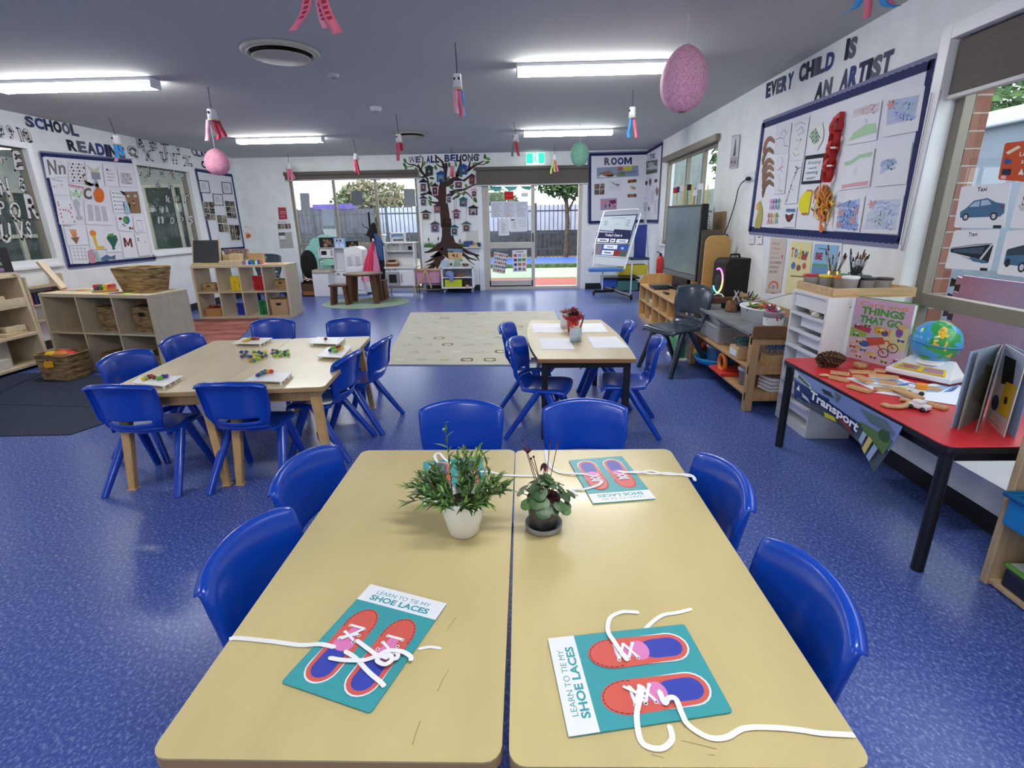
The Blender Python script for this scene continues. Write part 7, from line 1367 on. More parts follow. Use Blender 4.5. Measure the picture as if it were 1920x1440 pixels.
tub('paint_bucket','grey blue tub standing in the round blue tray',(1.76,4.68,.145),.085,.14,M((108,128,168),rough=.5),'tub',1.0,M((120,130,150),rough=.5))
o=MB().tube([(1.70+.0*k,4.36+.07*math.cos(k*.5),.22+.07*math.sin(k*.5))for k in range(14)],.018,M((226,120,40),rough=.4),8).build('orange_ring');tag(o,'orange ring toy on the bottom shelf beside the round blue tray','toy')
o=MB().box(-.09,.09,-.14,.14,0,.03,M((214,60,50),rough=.4)).build('red_tray',None,bevel=.008);o.location=(1.73,4.36,.13);tag(o,'flat red toy tray below the orange ring on the bottom shelf','tray')
o=MB().cbox((0,0,0),(.03,.34,.05),M((190,44,40),rough=.4),Matrix.Rotation(-.5,3,'X')).build('red_rail',None,bevel=.008);o.location=(1.73,4.92,.25);tag(o,'sloping red plastic piece under the upper shelf of the craft unit','toy')
o=MB().box(-.04,.04,-.05,.05,0,.05,M((232,210,40),rough=.4)).build('yellow_block',None,bevel=.01);o.location=(1.70,4.98,.13);tag(o,'yellow plastic block at the far end of the bottom shelf','block')
t=tub('clay_jar','clear jar with white lid of brown clay on the bottom shelf',(1.78,4.02,.13),.07,.13,CLR,'jar',1.0,CLW);MB().lathe([(.0001,.012),(.056,.012),(.06,.08),(.0001,.085)],K((130,96,66),noise=.2,nscale=40),16).build('contents',t)
t=thing('towel_stack','white folded paper towels on the lower shelf at the near end of the craft unit','towels',(1.95,3.86,.13),.2)
for k in range(4):MB().cbox((0,0,.02+.025*k),(.24,.16,.022),K((226,228,230)),Matrix.Rotation(.04*k,3,'Y')).build('towel',t,bevel=.006)
t=thing('green_crate','green and white crate on the floor under the charcoal chair','crate',(1.93,5.6,0));
t.location=(1.60,5.35,0);MB().box(-.05,.05,-.14,.14,.03,.24,M((62,150,84),rough=.5)).build('panel',t,bevel=.01);MB().box(-.07,.07,-.16,.16,0,.03,CLW).build('base',t,bevel=.01)
t=thing('white_trolley','grey white plastic trolley frame behind the charcoal chair','trolley',(1.70,5.24,0));
for x in(-.05,.1):MB().box(x-.02,x+.02,-.03,.03,0,.64,M((196,200,208),rough=.5)).build('upright',t,bevel=.006)
for z in(.2,.45,.62):MB().box(-.07,.14,-.025,.025,z-.015,z+.015,M((196,200,208),rough=.5)).build('rung',t,bevel=.004)
# ---- white drawer tower
t=thing('drawer_tower','white drawer tower with open tubs between the craft unit and the red table','drawer unit',(0,0,0));TX0,TX1,TY0,TY1,TZ=1.86,2.32,3.22,3.66,.94;TW=M((230,231,230),rough=.4)
MB().box(TX0,TX1,TY0,TY0+.02,0,TZ,TW).build('side_panel',t,bevel=.002);MB().box(TX0,TX1,TY1-.02,TY1,0,TZ,TW).build('side_panel',t,bevel=.002);MB().box(TX0,TX1,TY0+.02,TY1-.02,TZ-.02,TZ,TW).box(TX0+.012,TX0+.03,TY0+.02,TY1-.02,TZ-.11,TZ-.02,TW).build('top_panel',t,bevel=.002);MB().box(TX0,TX1,TY0+.02,TY1-.02,0.0,.06,TW).build('bottom_panel',t);MB().box(TX1-.01,TX1,TY0+.02,TY1-.02,.06,TZ,TW).build('back_panel',t)
DT=M((226,228,234),rough=.35)
for k in range(6):
 z=.70-.115*k-(.0 if k<3 else.02);a=.03 if k else.0
 mb=MB();mb.box(TX0+.02-a*0,TX1-.03,TY0+.05,TY1-.13,z,z+.01,DT).box(TX0+.02,TX0+.03,TY0+.05,TY1-.13,z,z+.085,DT).box(TX1-.04,TX1-.03,TY0+.05,TY1-.13,z,z+.085,DT).box(TX0+.02,TX1-.03,TY0+.045,TY0+.055,z,z+.085,DT).box(TX0+.02,TX1-.03,TY1-.135,TY1-.125,z,z+.085,DT);mb.build('drawer',t,bevel=.004)
 MB().box(TX0-.005,TX1-.03,TY1-.125,TY1-.02,z+.08,z+.09,DT).box(TX0-.012,TX0+.02,TY0+.02,TY1-.02,z+.08,z+.094,DT).build('drawer_rim',t)
for x,z in((2.0,.88),(2.22,.9),(2.02,.3)):MB().lathe([(.005,0),(.0001,.001)],K((90,90,92)),8,Matrix.Translation((x,TY0-.001,z))@Matrix.Rotation(PI/2,4,'X')).build('screw_cap',t)
o=MB();rnd=random.Random(30)
for k in range(10):o.ell((1.92+rnd.uniform(-.05,.09),3.42+rnd.uniform(-.06,.07),.80+rnd.uniform(-.01,.015)),(.035,.03,.02),K((214,208,192),noise=.1),8,5)
tag(o.build('wool_bundle'),'cream wool bundle spilling from the top tub of the white drawer tower','wool')
o=MB()
for k in range(12):o.ell((1.95+rnd.uniform(-.03,.2),3.37+rnd.uniform(-.07,.07),.565+rnd.uniform(-.01,.01)),(.03,.02,.015),K(rnd.choice([(110,90,60),(150,130,84),(90,84,60)])),8,5)
tag(o.build('bark_pieces'),'brown bark pieces in the third tub of the white drawer tower','bark')
t=thing('wooden_tray','pale wooden tray of paint pots on top of the white drawer tower','tray',(0,0,TZ));TRW=M((206,172,126),rough=.5,noise=.06,nscale=8,stretch=(.7,6,6))
MB().box(TX0+.02,TX1+.06,TY0+.0,TY1-.0,0,.01,TRW).build('base',t)
for b in((TX0+.02,TX1+.06,TY0,TY0+.015),(TX0+.02,TX1+.06,TY1-.015,TY1),(TX0+.02,TX0+.035,TY0+.015,TY1-.015),(TX1+.045,TX1+.06,TY0+.015,TY1-.015)):MB().box(*b,.01,.055,TRW).build('rim',t,bevel=.003)
zt=TZ+.012
for i,(x,y,c,l)in enumerate(((1.94,3.60,(196,40,36),'red'),(2.01,3.55,(232,206,50),'yellow'),(2.06,3.46,(226,110,50),'orange'),(2.12,3.60,(60,150,80),'green'),(2.16,3.36,(30,30,34),'black'),(2.25,3.34,(52,36,40),'maroon'),(2.20,3.48,(36,38,44),'charcoal'))):
 tub('paint_pot',l+' lidded paint pot in the wooden tray on the drawer tower',(x,y,zt),.048,.085,CLR,'paint pot',1.0,M(c,rough=.35))
tub('paint_pot','white lidded clear pot at the front of the wooden tray',(2.02,3.30,zt),.045,.10,M((206,206,210),rough=.3,alpha=.7),'paint pot',1.0,CLW)
def brushpot(label,c,m,n,seed,gl):
 t=thing('brush_pot',label,'brush pot',c);MB().lathe([(.0001,0),(.036,0),(.04,.12),(.037,.12),(.033,.01),(.0001,.01)],m,18).build('pot',t);r=random.Random(seed)
 for i in range(n):
  a=r.uniform(0,6.28);d=Vector((math.cos(a)*r.uniform(.1,.35),math.sin(a)*r.uniform(.1,.35),1)).normalized();L=r.uniform(.2,.27);o=MB();b0=Vector((0,0,.02))
  o.tube([b0,b0+d*L*.68],.0045,M(gl[i%len(gl)],rough=.4),6).tube([b0+d*L*.68,b0+d*L*.86],.0055,M((190,190,194),rough=.25,metal=.9),6).tube([b0+d*L*.86,b0+d*L],[.006,.003],K(((90,60,44),(40,34,34),(120,84,60))[i%3]),6);o.build('brush',t)
brushpot('black pot of paint brushes at the back of the wooden tray',(2.09,3.38,zt),BLKP,12,1,((30,30,32),(36,36,40)));brushpot('gold and silver jar of brushes in the wooden tray',(2.05,3.545,zt),M((196,176,110),rough=.25,metal=.8),7,2,((206,206,210),(90,80,70)))
# ---- red table
RX0,RX1,RY0,RY1=1.595,2.2,1.83,3.15
t=thing('red_table','red topped table with black legs under the right window','table',(0,0,0));RT=M((200,40,48),rough=.38,noise=.03,nscale=6)
MB().prism(rrect(RX0,RX1,RY0,RY1,.04),TH-.004,TH,RT).prism(rrect(RX0,RX1,RY0,RY1,.04),TH-.03,TH-.004,M((28,26,28),rough=.4)).build('tabletop',t,bevel=.003)
for b in((RX0+.03,RX1-.03,RY0+.03,RY0+.05),(RX0+.03,RX1-.03,RY1-.05,RY1-.03),(RX0+.03,RX0+.05,RY0+.05,RY1-.05),(RX1-.05,RX1-.03,RY0+.05,RY1-.05)):MB().box(*b,TH-.075,TH-.03,BLK).build('rail',t,bevel=.003)
for x in(RX0+.04,RX1-.1):
 for y in(RY0+.04,RY1-.04):zf=0 if x<2 else.255;MB().tube([(x,y,zf),(x,y,TH-.03)],.024,BLK,14).build('leg',t)
 # transport banner
PBN=lambda x,y:at(x,y,0,RX0-.004)
tl,tr,br,bl=[PBN(*p)for p in((1491,692),(1693,800),(1660,868),(1489,748))]
for v in(tl,tr):v.z=min(v.z,TH-.008)
class Bow(Quad):
 def __call__(s,a,b,d=0):return Quad.__call__(s,a,b,d)+Vector((-1,0,0))*(.035*b*b*max(0,a-.55)/.45+.012*math.sin(a*7)*b)+Vector((0,0,-1))*(.05*b*max(0,a-.8)/.2-.02*b*math.sin(a*3.1))
q=Bow(tl,tr,br,bl,(0,2.4,.5));mb=MB();mb.grid(lambda a,b:q(a,b,0),24,8,M((70,80,92),rough=.25));NVY=K((36,54,104),rough=.25)
mb.grid(lambda a,b:q(a,b*.52,.0012),24,4,M((126,146,196),rough=.25));mb.grid(lambda a,b:q(a*.42,.36+.6*b*(1-.5*a),.002),14,5,NVY);mb.grid(lambda a,b:q(.33+.37*a,.40+.3*b+.18*a,.0022),12,3,NVY)
draw(mb,q,[('p',[(.0,.02),(.2,.2),(.23,.38),(.1,.3),(.0,.25)],(206,210,216)),('p',[(.06,.1),(.2,.26),(.2,.34),(.05,.22)],(84,110,92)),('p',[(.04,.62),(.09,.62),(.075,.42)],(236,238,242)),('p',[(.12,.62),(.2,.68),(.25,.8),(.14,.74)],(196,200,210)),('p',[(.33,.14),(.42,.12),(.46,.24),(.36,.26)],(50,58,66)),('p',[(.46,.02),(.52,.05),(.49,.34)],(110,112,110)),('p',[(.7,.1),(.9,.05),(.99,.2),(.8,.32)],(96,112,118)),('p',[(.72,.45),(.99,.3),(.99,.62),(.8,.66)],(84,112,70)),('e',.93,.35,.045,.12,(54,84,54)),('p',[(.4,.82),(.5,.8),(.53,.92),(.42,.96)],(206,196,50)),('p',[(.52,.7),(.66,.78),(.7,.9),(.56,.84)],(130,60,50)),('r',.78,.62,.82,.92,(150,170,200)),('r',.84,.6,.88,.96,(190,180,110)),('r',.9,.62,.94,.94,(140,160,196)),('e',.12,.86,.05,.04,(90,104,110))],.003,.0005)
vs,fs=glyphs('Transport',.035);mb.add([q(.24+.5*u,.34+.16*u+.36*(1-v),.012)for u,v in vs],fs,K((240,242,246)));tag(mb.build('transport_banner'),'glossy banner reading Transport hung along the front of the red table','banner')
# train track pieces and papers
T6=lambda x,y:PF(1540+x/6.62,640+y/6.62,TH)
for k,(pts,l)in enumerate(((((300,455),(880,440),(1290,560),(700,628)),'white printed sheet under the wooden tracks, farther one'),(((660,640),(1580,500),(1740,565),(1690,800)),'white printed sheet with blue shapes beside the globe'))):
 q=Quad(*[T6(*p)for p in pts]);sheet('printed_sheet',l,'paper',q,[('p',[(.3,.3),(.9,.25),(.85,.6),(.45,.6)],(150,178,220)),('p',[(.5,.66),(.95,.62),(.97,.85),(.6,.8)],(110,144,200)),('p',[(.55,.72),(.8,.74),(.9,.84),(.66,.82)],(70,100,150))],(230,236,246),None,.0006+.0012*k,.0008)
TRK=M((206,168,118),rough=.5,noise=.05,nscale=20);TRD=M((150,110,70),rough=.6)
for i,(a,b,l)in enumerate((((110,400),(345,430),'short grooved wooden track left of the others'),((355,392),(655,405),'wooden track lying farthest back by the wood slice'),((655,372),(985,412),'wooden track touching the corner of the globe base'),((110,455),(325,510),'short wooden track at the front left of the red table'),((335,570),(600,645),'wooden track nearest the banner edge'),((425,475),(600,555),'pale wooden piece lying across the white sheet'),((580,462),(945,500),'long wooden track on the farther white sheet'),((705,545),(940,580),'wooden track in the middle of the pile'),((665,612),(960,622),'notched wooden track in front of the yellow truck'),((905,630),(1220,765),'long wooden track running down towards the white car'),((1225,770),(1555,855),'wooden track right of the white toy car'),((1215,592),(1465,612),'notched wooden track behind the orange truck'))):
 A_,B_=T6(*a),T6(*b);d=B_-A_;L_=d.length;t=MB();z0=.0025+(.013 if i in(5,7,9,6)else 0)
 t.box(0,L_,-.02,.02,0,.012,TRK)
 for s in(-1,1):t.box(.002,L_-.002,s*.01-.003,s*.01+.003,.0121,.0124,TRD)
 for k in range(int(L_/.022)):t.box(.01+.022*k,.014+.022*k,-.019,.019,.0125,.0127,TRD)if i in(0,1,3,8,10,11)else None
 o=t.build('wooden_track',None,bevel=.002);o.location=(A_.x,A_.y,TH+z0);o.rotation_euler.z=math.atan2(d.y,d.x);tag(o,l,'wooden track','wooden train tracks on the red table')
P_=[T6(755,800),T6(860,830),T6(1000,832),T6(1100,790),T6(1060,752),T6(975,740)];sp=smooth_path(P_,5);mb=MB();ws=[Vector((0,0,1)).cross(sp[min(i+1,len(sp)-1)]-sp[max(i-1,0)]).normalized()*.014 for i in range(len(sp))];mb.ribbon([p+Vector((0,0,.009))for p in sp],ws,TRK,.012);tag(mb.build('wooden_track'),'curved wooden track at the front edge of the red table','wooden track','wooden train tracks on the red table')
def toycar(label,c,r,body,box=None):
 t=thing('toy_car',label,'toy car',c,r);MB().box(-.04,.04,-.02,.02,.008,.03,body).build('body',t,bevel=.006);MB().box(-.015 if not box else.005,.03,-.017,.017,.03,.045,body).build('cab',t,bevel=.005)
 if box:MB().box(-.045,.0,-.02,.02,.03,.055,box).build('tipper',t,bevel=.004)
 for x in(-.025,.025):
  for y in(-.02,.02):MB().lathe([(.0001,-.004),(.011,-.004),(.011,.004),(.0001,.004)],BLKP,14,Matrix.Translation((x,y,.011))@Matrix.Rotation(PI/2,4,'X')).build('wheel',t)
p=T6(1215,850);toycar('white toy car standing at the front of the red table',(p.x,p.y,TH),rz(110),M((232,232,234),rough=.3));p=T6(1150,660);toycar('white toy truck with an orange tipper on the printed sheet',(p.x,p.y,TH+.003),rz(150),M((230,230,232),rough=.3),M((230,150,40),rough=.4));p=T6(1010,632);o=MB().box(-.02,.02,-.012,.012,0,.012,M((236,220,60),rough=.4)).build('yellow_brick',None,bevel=.003);o.location=(p.x,p.y,TH+.016);tag(o,'small yellow brick beside the orange tipper truck','brick')
p=PF(1612,690,TH);o=MB().lathe([(.0001,0),(.033,0),(.034,.03),(.0001,.03)],M((176,130,84),rough=.6,noise=.15,nscale=60),20).build('wood_slice');o.location=p;tag(o,'thick wood slice on the red table before the big picture book','wood slice')
p=PF(1545,706,TH);o=MB().ell((0,0,.008),(.03,.018,.008),TRK,10,6).build('wood_chip');o.location=p;tag(o,'small flat wood chip just below the pine cone','wood chip')
# pine cone
p=PF(1556,687,TH);t=thing('pine_cone','brown pine cone lying on the far corner of the red table','pine cone',(p.x,p.y,TH+.042),rz(12));mb=MB();CN=[K((86,58,42)),K((66,44,32)),K((110,78,56))]
mb.ell((0,0,0),(.075,.03,.03),CN[1],12,8)
for k in range(150):
 s=k/150;x=-.075+.165*s;R=.042*(math.sin(PI*min(1,.22+.78*s))**.7)*(1 if s<.5 else 1-.25*(s-.5));a=k*2.4;c_=Vector((x,R*math.cos(a),R*math.sin(a)));o_=Vector((.5,math.cos(a),math.sin(a))).normalized();sd=o_.cross(Vector((1,0,0))).normalized();w=.011*(1-.4*s)
 mb.add([c_*.7,c_-sd*w+o_*.004,c_+o_*.014,c_+sd*w+o_*.004,c_+Vector((-.006,0,0))+o_*.004],[(0,1,4),(0,4,3),(1,2,4),(4,2,3)],CN[k%3])
mb.build('scales',t)
# globe
pb_=PF(1722,716,TH);ctr=Vector((pb_.x+.10,pb_.y+.09,TH));t=thing('toy_globe','light up toy globe on a white console by the right window','globe',ctr,rz(-58))
WG=M((236,238,240),rough=.25)
MB().prism([(-.15,-.11),(.15,-.11),(.17,.02),(.11,.12),(-.11,.12),(-.17,.02)],0,.012,M((110,30,40),rough=.4)).prism([(-.15,-.11),(.15,-.11),(.17,.02),(.11,.12),(-.11,.12),(-.17,.02)],.012,.04,WG).build('console_base',t,bevel=.006)
mb=MB();vs=[(-.145,-.105,.04),(.145,-.105,.04),(.16,.02,.04),(.1,.11,.04),(-.1,.11,.04),(-.16,.02,.04),(-.1,-.05,.06),(.1,-.05,.06),(.1,.05,.10),(-.1,.05,.10)]
mb.add(vs,[(0,1,7,6),(1,2,8,7),(2,3,8),(3,4,9,8),(4,5,9),(5,0,6,9),(6,7,8,9)],WG,False);mb.build('console_top',t,bevel=.006)
q=Quad((-.1,-.045,.062),(.1,-.045,.062),(.12,-.1,.043),(-.12,-.1,.043),(0,-.2,.4));sheet('card_slot',None,None,q,[('r',.0,.0,1,1,(236,196,40)),('r',.05,.12,.45,.9,(170,150,130)),('r',.55,.12,.95,.9,(160,140,150)),('e',.25,.5,.12,.25,(190,110,110)),('e',.75,.5,.12,.25,(190,130,150))],(232,190,40),None,.002,.003,t)
def globe_mat():
 m=bpy.data.materials.new('globe');m.use_nodes=True;nt=m.node_tree;b=nt.nodes['Principled BSDF'];tc=nt.nodes.new('ShaderNodeTexCoord');n=nt.nodes.new('ShaderNodeTexNoise');n.inputs['Scale'].default_value=9;n.inputs['Detail'].default_value=3
 mp=nt.nodes.new('ShaderNodeMapping');mp.inputs['Location'].default_value=(.37,.1,.12);nt.links.new(tc.outputs['Object'],mp.inputs[0]);nt.links.new(mp.outputs[0],n.inputs['Vector']);r=nt.nodes.new('ShaderNodeValToRGB');r.color_ramp.interpolation='CONSTANT';e=r.color_ramp.elements
 e[0].color=tuple(lin(x)for x in(70,160,214))+(1,);e[1].position=.53;e[1].color=tuple(lin(x)for x in(56,156,76))+(1,)
 for p_,c in((.63,(226,180,60)),(.68,(214,110,60))):k=e.new(p_);k.color=tuple(lin(x)for x in c)+(1,)
 nt.links.new(n.outputs['Fac'],r.inputs[0]);nt.links.new(r.outputs[0],b.inputs['Base Color']);b.inputs['Roughness'].default_value=.2;return m
zc_=.10+.092;MB().ell((0,.03,zc_),.113,globe_mat(),40,24).build('sphere',t);MB().lathe([(.1135,-.004),(.118,-.003),(.118,.003),(.1135,.004)],M((70,130,210),rough=.3),40,Matrix.Translation((0,.03,zc_))@Matrix.Rotation(.12,4,'Y')).build('equator_band',t);MB().lathe([(.07,.0),(.06,.02),(.07,.035)],WG,24,Matrix.Translation((0,.03,.075))).build('collar',t)
# big picture book
A_=PF(1586,668,TH);B_=PF(1690,694,TH);n_=(B_-A_).cross(Vector((0,0,1))).normalized();tl,tr=atp(1601,558,A_,n_),atp(1709,568,A_,n_);bk=thing('picture_book','big picture book titled Things That Go standing on the red table','book')
tl.z=tr.z=(tl.z+tr.z)/2;tl.x,tl.y=A_.x,A_.y;tr.x,tr.y=B_.x,B_.y;q=Quad(tl,tr,B_,A_)
sh=[('r',0,0,1,.3,(206,170,196)),('r',0,.3,1,.62,(186,176,190)),('p',[(.0,.5),(.35,.45),(.3,.62),(0,.65)],(150,180,90)),('p',[(.55,.5),(1,.35),(1,.7),(.6,.75)],(206,200,150)),('t',"Cars and",.1,.05,.9,.12,.01,(206,150,60)),('t','THINGS',.14,.13,.88,.25,.05,(84,150,70)),('t','THAT GO',.14,.27,.88,.39,.05,(84,150,70)),('p',[(.08,.42),(.38,.46),(.36,.54),(.06,.5)],(176,70,90)),('p',[(.42,.4),(.72,.44),(.7,.54),(.44,.52)],(214,160,60)),('p',[(.3,.62),(.6,.56),(.66,.66),(.4,.74)],(196,90,70)),('e',.3,.72,.1,.05,(70,100,160)),('e',.62,.5,.06,.045,(84,84,150)),('p',[(.05,.74),(.25,.78),(.22,.84),(.04,.8)],(206,176,110)),('e',.45,.86,.1,.025,(216,196,90)),('e',.14,.88,.07,.025,(190,150,130)),('e',.86,.94,.05,.03,(190,90,130)),('e',.85,.45,.06,.07,(120,90,160)),('e',.88,.36,.06,.04,(220,170,120))]
for i,(vx,vy,vc)in enumerate(((.12,.46,(170,70,90)),(.3,.42,(120,150,90)),(.9,.56,(96,110,170)),(.12,.6,(90,150,120)),(.2,.7,(206,150,60)),(.1,.8,(190,100,90)),(.3,.82,(110,130,180)),(.5,.9,(206,120,110)),(.7,.93,(150,170,100)),(.24,.93,(220,190,90)),(.9,.88,(160,110,160)),(.55,.47,(226,190,80)))):sh+=[('r',vx-.06,vy-.015,vx+.06,vy+.015,vc),('p',[(vx-.03,vy-.015),(vx-.015,vy-.035),(vx+.03,vy-.035),(vx+.045,vy-.015)],(226,222,220)),('e',vx-.035,vy+.016,.016,.013,(60,56,66)),('e',vx+.035,vy+.016,.016,.013,(60,56,66))]
for cx_,cy_,r_ in((.66,.8,.085),(.8,.70,.085)):sh+=[('l',[(cx_+r_*math.cos(k*.42),cy_+r_*.8*math.sin(k*.42))for k in range(16)],.005,(110,50,60)),('l',[(cx_-.04,cy_),(cx_+.04,cy_)],.002,(130,110,116)),('l',[(cx_,cy_-.04),(cx_,cy_+.04)],.002,(130,110,116))]
sh+=[('l',[(.5,.66),(.66,.8)],.006,(200,80,60)),('l',[(.5,.66),(.7,.6),(.8,.7)],.006,(200,80,60))]
sheet('cover',None,None,q,sh,(208,184,196),None,.0,.004,bk)
mb=MB();n2=-q.n;pts=[A_,B_,B_+n2*.02,A_+n2*.02];mb.add([p+Vector((0,0,.004))for p in pts]+[Vector((p.x,p.y,tl.z-.006))for p in pts],[(3,2,1,0),(4,5,6,7)]+[(i,(i+1)%4,4+(i+1)%4,4+i)for i in range(4)],K((232,230,222)));mb.build('pages',bk)
mb=MB();dd=(B_-A_)*.62;o0=n2*.022;pts=[A_+o0,A_+o0+(B_-A_)*1.0+n2*.0,A_+o0+(B_-A_)*1.0+n2*.004,A_+o0+n2*.004];mb.add(pts+[Vector((p.x,p.y,tl.z+.002))for p in pts],[(3,2,1,0),(4,5,6,7)]+[(i,(i+1)%4,4+(i+1)%4,4+i)for i in range(4)],K((90,150,70)));mb.build('back_cover',bk)
# open board book
S_=PF(1841,782,TH);hb=at(1874,645,1,S_.y).z-TH;bk=thing('board_book','board book standing fanned open at the near end of the red table','book')
for i,((x,y),nm,c,pic)in enumerate((((1787,803),'front_cover',(150,168,196),None),((1796,806),'page',(150,150,138),[('r',0,0,1,.5,(136,150,168)),('p',[(.0,.3),(.5,.2),(.6,.6),(.2,.8)],(110,106,80)),('e',.5,.5,.3,.2,(120,120,104))]),((1828,812),'page',(136,136,128),[('r',0,0,1,.45,(110,120,134)),('p',[(.1,.3),(.6,.25),(.8,.7),(.2,.8)],(104,92,60)),('e',.4,.6,.2,.12,(150,130,60))]),((1881,824),'page',(206,196,190),[('r',0,0,1,.4,(170,180,200)),('p',[(.15,.12),(.65,.1),(.8,.4),(.3,.46)],(36,38,36)),('p',[(.5,.4),(.95,.36),(.95,.78),(.45,.8)],(214,180,50)),('e',.3,.72,.16,.1,(60,56,90)),('e',.7,.6,.07,.05,(60,40,40)),('r',.2,.86,.9,.95,(206,180,176))]),((1893,824),'back_cover',(140,160,192),None))):
 E1=PF(x,y,TH);d=(E1-S_);S2=S_+Vector((.012*(i-2),-.004*abs(i-2),0));L_=.235;d.normalize();E1=S2+d*L_;q=Quad(S2+Vector((0,0,hb)),E1+Vector((0,0,hb)),E1,S2,(CAM.x,CAM.y,CAM.z));sheet(nm,None,None,q,pic or(),c,None,0,.0035,bk)
 # foam mats leaning outside the glass
def jig(label,X,px0,top,bot,m,y1=-.1):
 a=at(px0,top,0,X);b=at(px0-12,bot,0,X);pts=[];n=9;zs=a.z;ze=b.z
 for i in range(n):
  z0=zs+(ze-zs)*i/n;z1=zs+(ze-zs)*(i+1)/n;h=z0-z1;pts+=[(a.y,z0-h*.12),(a.y-.0,z0-h*.3),(a.y+.045,z0-h*.22),(a.y+.045,z0-h*.78),(a.y,z0-h*.7)]
 poly=pts+[(y1,ze),(y1,zs)];o=MB().prism(poly,X,X+.014,m,Matrix(((0,0,1,0),(1,0,0,0),(0,1,0,0),(0,0,0,1)))).build('foam_mat');tag(o,label,'foam mat')
jig('pink jigsaw edged foam mat standing outside the right window',XR+.52,1806,513,770,K((240,204,244),noise=.04,nscale=90));jig('dark grey jigsaw edged foam mat behind the pink mat outside the window',XR+.55,1795,516,780,K((60,62,68)))
# posters stuck on the right window
PW5=lambda x,y:at(x,y,0,XR+.10)
def wp(label,pts,shapes,bg=(238,240,246)):q=pq(PW5,*WN(*pts));ol=rrect(0,1,0,1,.05,3);sheet('transport_poster',label,'poster',q,shapes,bg,'transport posters on the right window',.001,.001,None,ol)
BC=(76,116,150);DKW=(40,48,58)
wp('white Taxi poster with a blue car on the right window',((190,870),(470,845),(430,1105),(146,1100)),[('t','Taxi',.36,.05,.56,.15,.02,(40,40,50)),('p',[(.08,.62),(.2,.52),(.33,.36),(.6,.31),(.78,.42),(.95,.46),(.96,.66),(.9,.74),(.1,.76)],BC),('p',[(.25,.5),(.36,.39),(.46,.37),(.46,.5)],(176,200,226)),('p',[(.49,.49),(.49,.36),(.62,.35),(.7,.46)],(176,200,226)),('e',.22,.74,.07,.09,DKW),('e',.22,.74,.04,.055,(206,208,212)),('e',.78,.73,.07,.09,DKW),('e',.78,.73,.04,.055,(206,208,212)),('r',.8,.93,.95,1,DKW),('r',.88,.5,.95,.54,(150,70,60))])
wp('white Tram poster on the right window below the Taxi poster',((150,1115),(405,1110),(350,1345),(95,1330)),[('t','Tram',.36,.06,.56,.16,.02,(40,40,50)),('p',[(.03,.48),(.85,.36),(.95,.38),(.93,.8),(.8,.82),(.04,.58)],DKW),('p',[(.03,.56),(.8,.74),(.8,.78),(.04,.6)],(226,230,236)),('p',[(.1,.5),(.78,.42),(.76,.6),(.12,.56)],(74,90,112)),('p',[(.72,.74),(.9,.36),(.93,.38),(.76,.78)],(214,218,226)),('l',[(.05,.46),(.6,.36),(.92,.34)],.006,(150,156,166)),('p',[(.5,.66),(.9,.76),(.88,.82),(.6,.78)],BC),('r',.8,.93,.95,1,DKW)])
wp('white bus poster at the right edge of the window, cut by the frame',((445,1118),(722,1100),(664,1392),(388,1362)),[('p',[(.1,.44),(.7,.26),(.95,.28),(.95,.8),(.1,.76)],BC),('p',[(.12,.42),(.7,.26),(.7,.52),(.12,.56)],(60,74,90)),('e',.18,.72,.06,.1,DKW),('e',.5,.8,.08,.11,DKW),('e',.5,.8,.045,.07,(206,208,212))])
wp('white poster with a ship at the right edge of the window beside the Taxi poster',((525,845),(802,820),(762,1112),(460,1102)),[('p',[(.06,.5),(.6,.46),(.5,.62),(.14,.62)],(206,208,214)),('r',.14,.3,.3,.5,(120,76,60)),('e',.2,.42,.05,.07,(230,230,232))])
wp('orange poster with white lettering and small vehicles on the right window',((435,625),(722,590),(682,852),(395,830)),[('p',[(.06,.26),(.3,.1),(.36,.16),(.12,.32)],(240,226,200)),('t',"Let's",.36,.26,.62,.38,.01,(244,236,228)),('t','all Travel',.42,.44,.86,.56,.01,(244,236,228)),('e',.14,.5,.08,.07,(60,90,160)),('r',.06,.7,.24,.86,(40,48,80)),('p',[(.4,.84),(.52,.84),(.46,.68)],(240,236,230)),('e',.12,.93,.06,.05,(240,200,200))],(206,86,50))
# near shelf at the right edge
t=thing('end_shelf','pale timber shelf at the right edge of the photo before the red table','shelf unit',(0,0,0));SX=M((196,170,132),rough=.5,noise=.05,nscale=9,stretch=(6,6,.7))
MB().box(1.835,2.1,1.775,1.805,0,.72,SX).build('side_panel',t,bevel=.004);MB().box(1.835,2.1,.9,.93,0,.72,SX).build('side_panel',t,bevel=.004)
for z in(.03,.30,.56,.70):MB().box(1.845,2.1,.93,1.775,z-.02,z,SX).build('shelf',t,bevel=.003)
MB().box(2.085,2.1,.93,1.775,0,.7,SX).build('back_panel',t)
p=at(1868,965,0,1.82);t=thing('blue_basket','bright blue basket on the middle shelf at the right edge','basket',(1.94,1.45,.30));BLB=M((30,130,196),rough=.45);mb=MB()
for b in((-.13,.1,-.3,.3,0,.01),(-.14,-.13,-.3,.3,0,.12),(.1,.11,-.3,.3,0,.12),(-.13,.1,-.31,-.3,0,.12),(-.13,.1,.3,.31,0,.12)):mb.box(*b,BLB)
mb.build('body',t,bevel=.004);MB().tube([(-.145,-.31,.12),(-.145,.31,.12),(.115,.31,.12),(.115,-.31,.12),(-.145,-.31,.12)],.012,BLB,8).build('rim',t)
o=MB().cbox((0,0,0),(.2,.5,.004),K((206,206,216)),Matrix.Rotation(-.12,3,'Y')).build('paper_sheet');o.location=(1.93,1.45,.425);tag(o,'pale paper lying in the bright blue basket','paper')
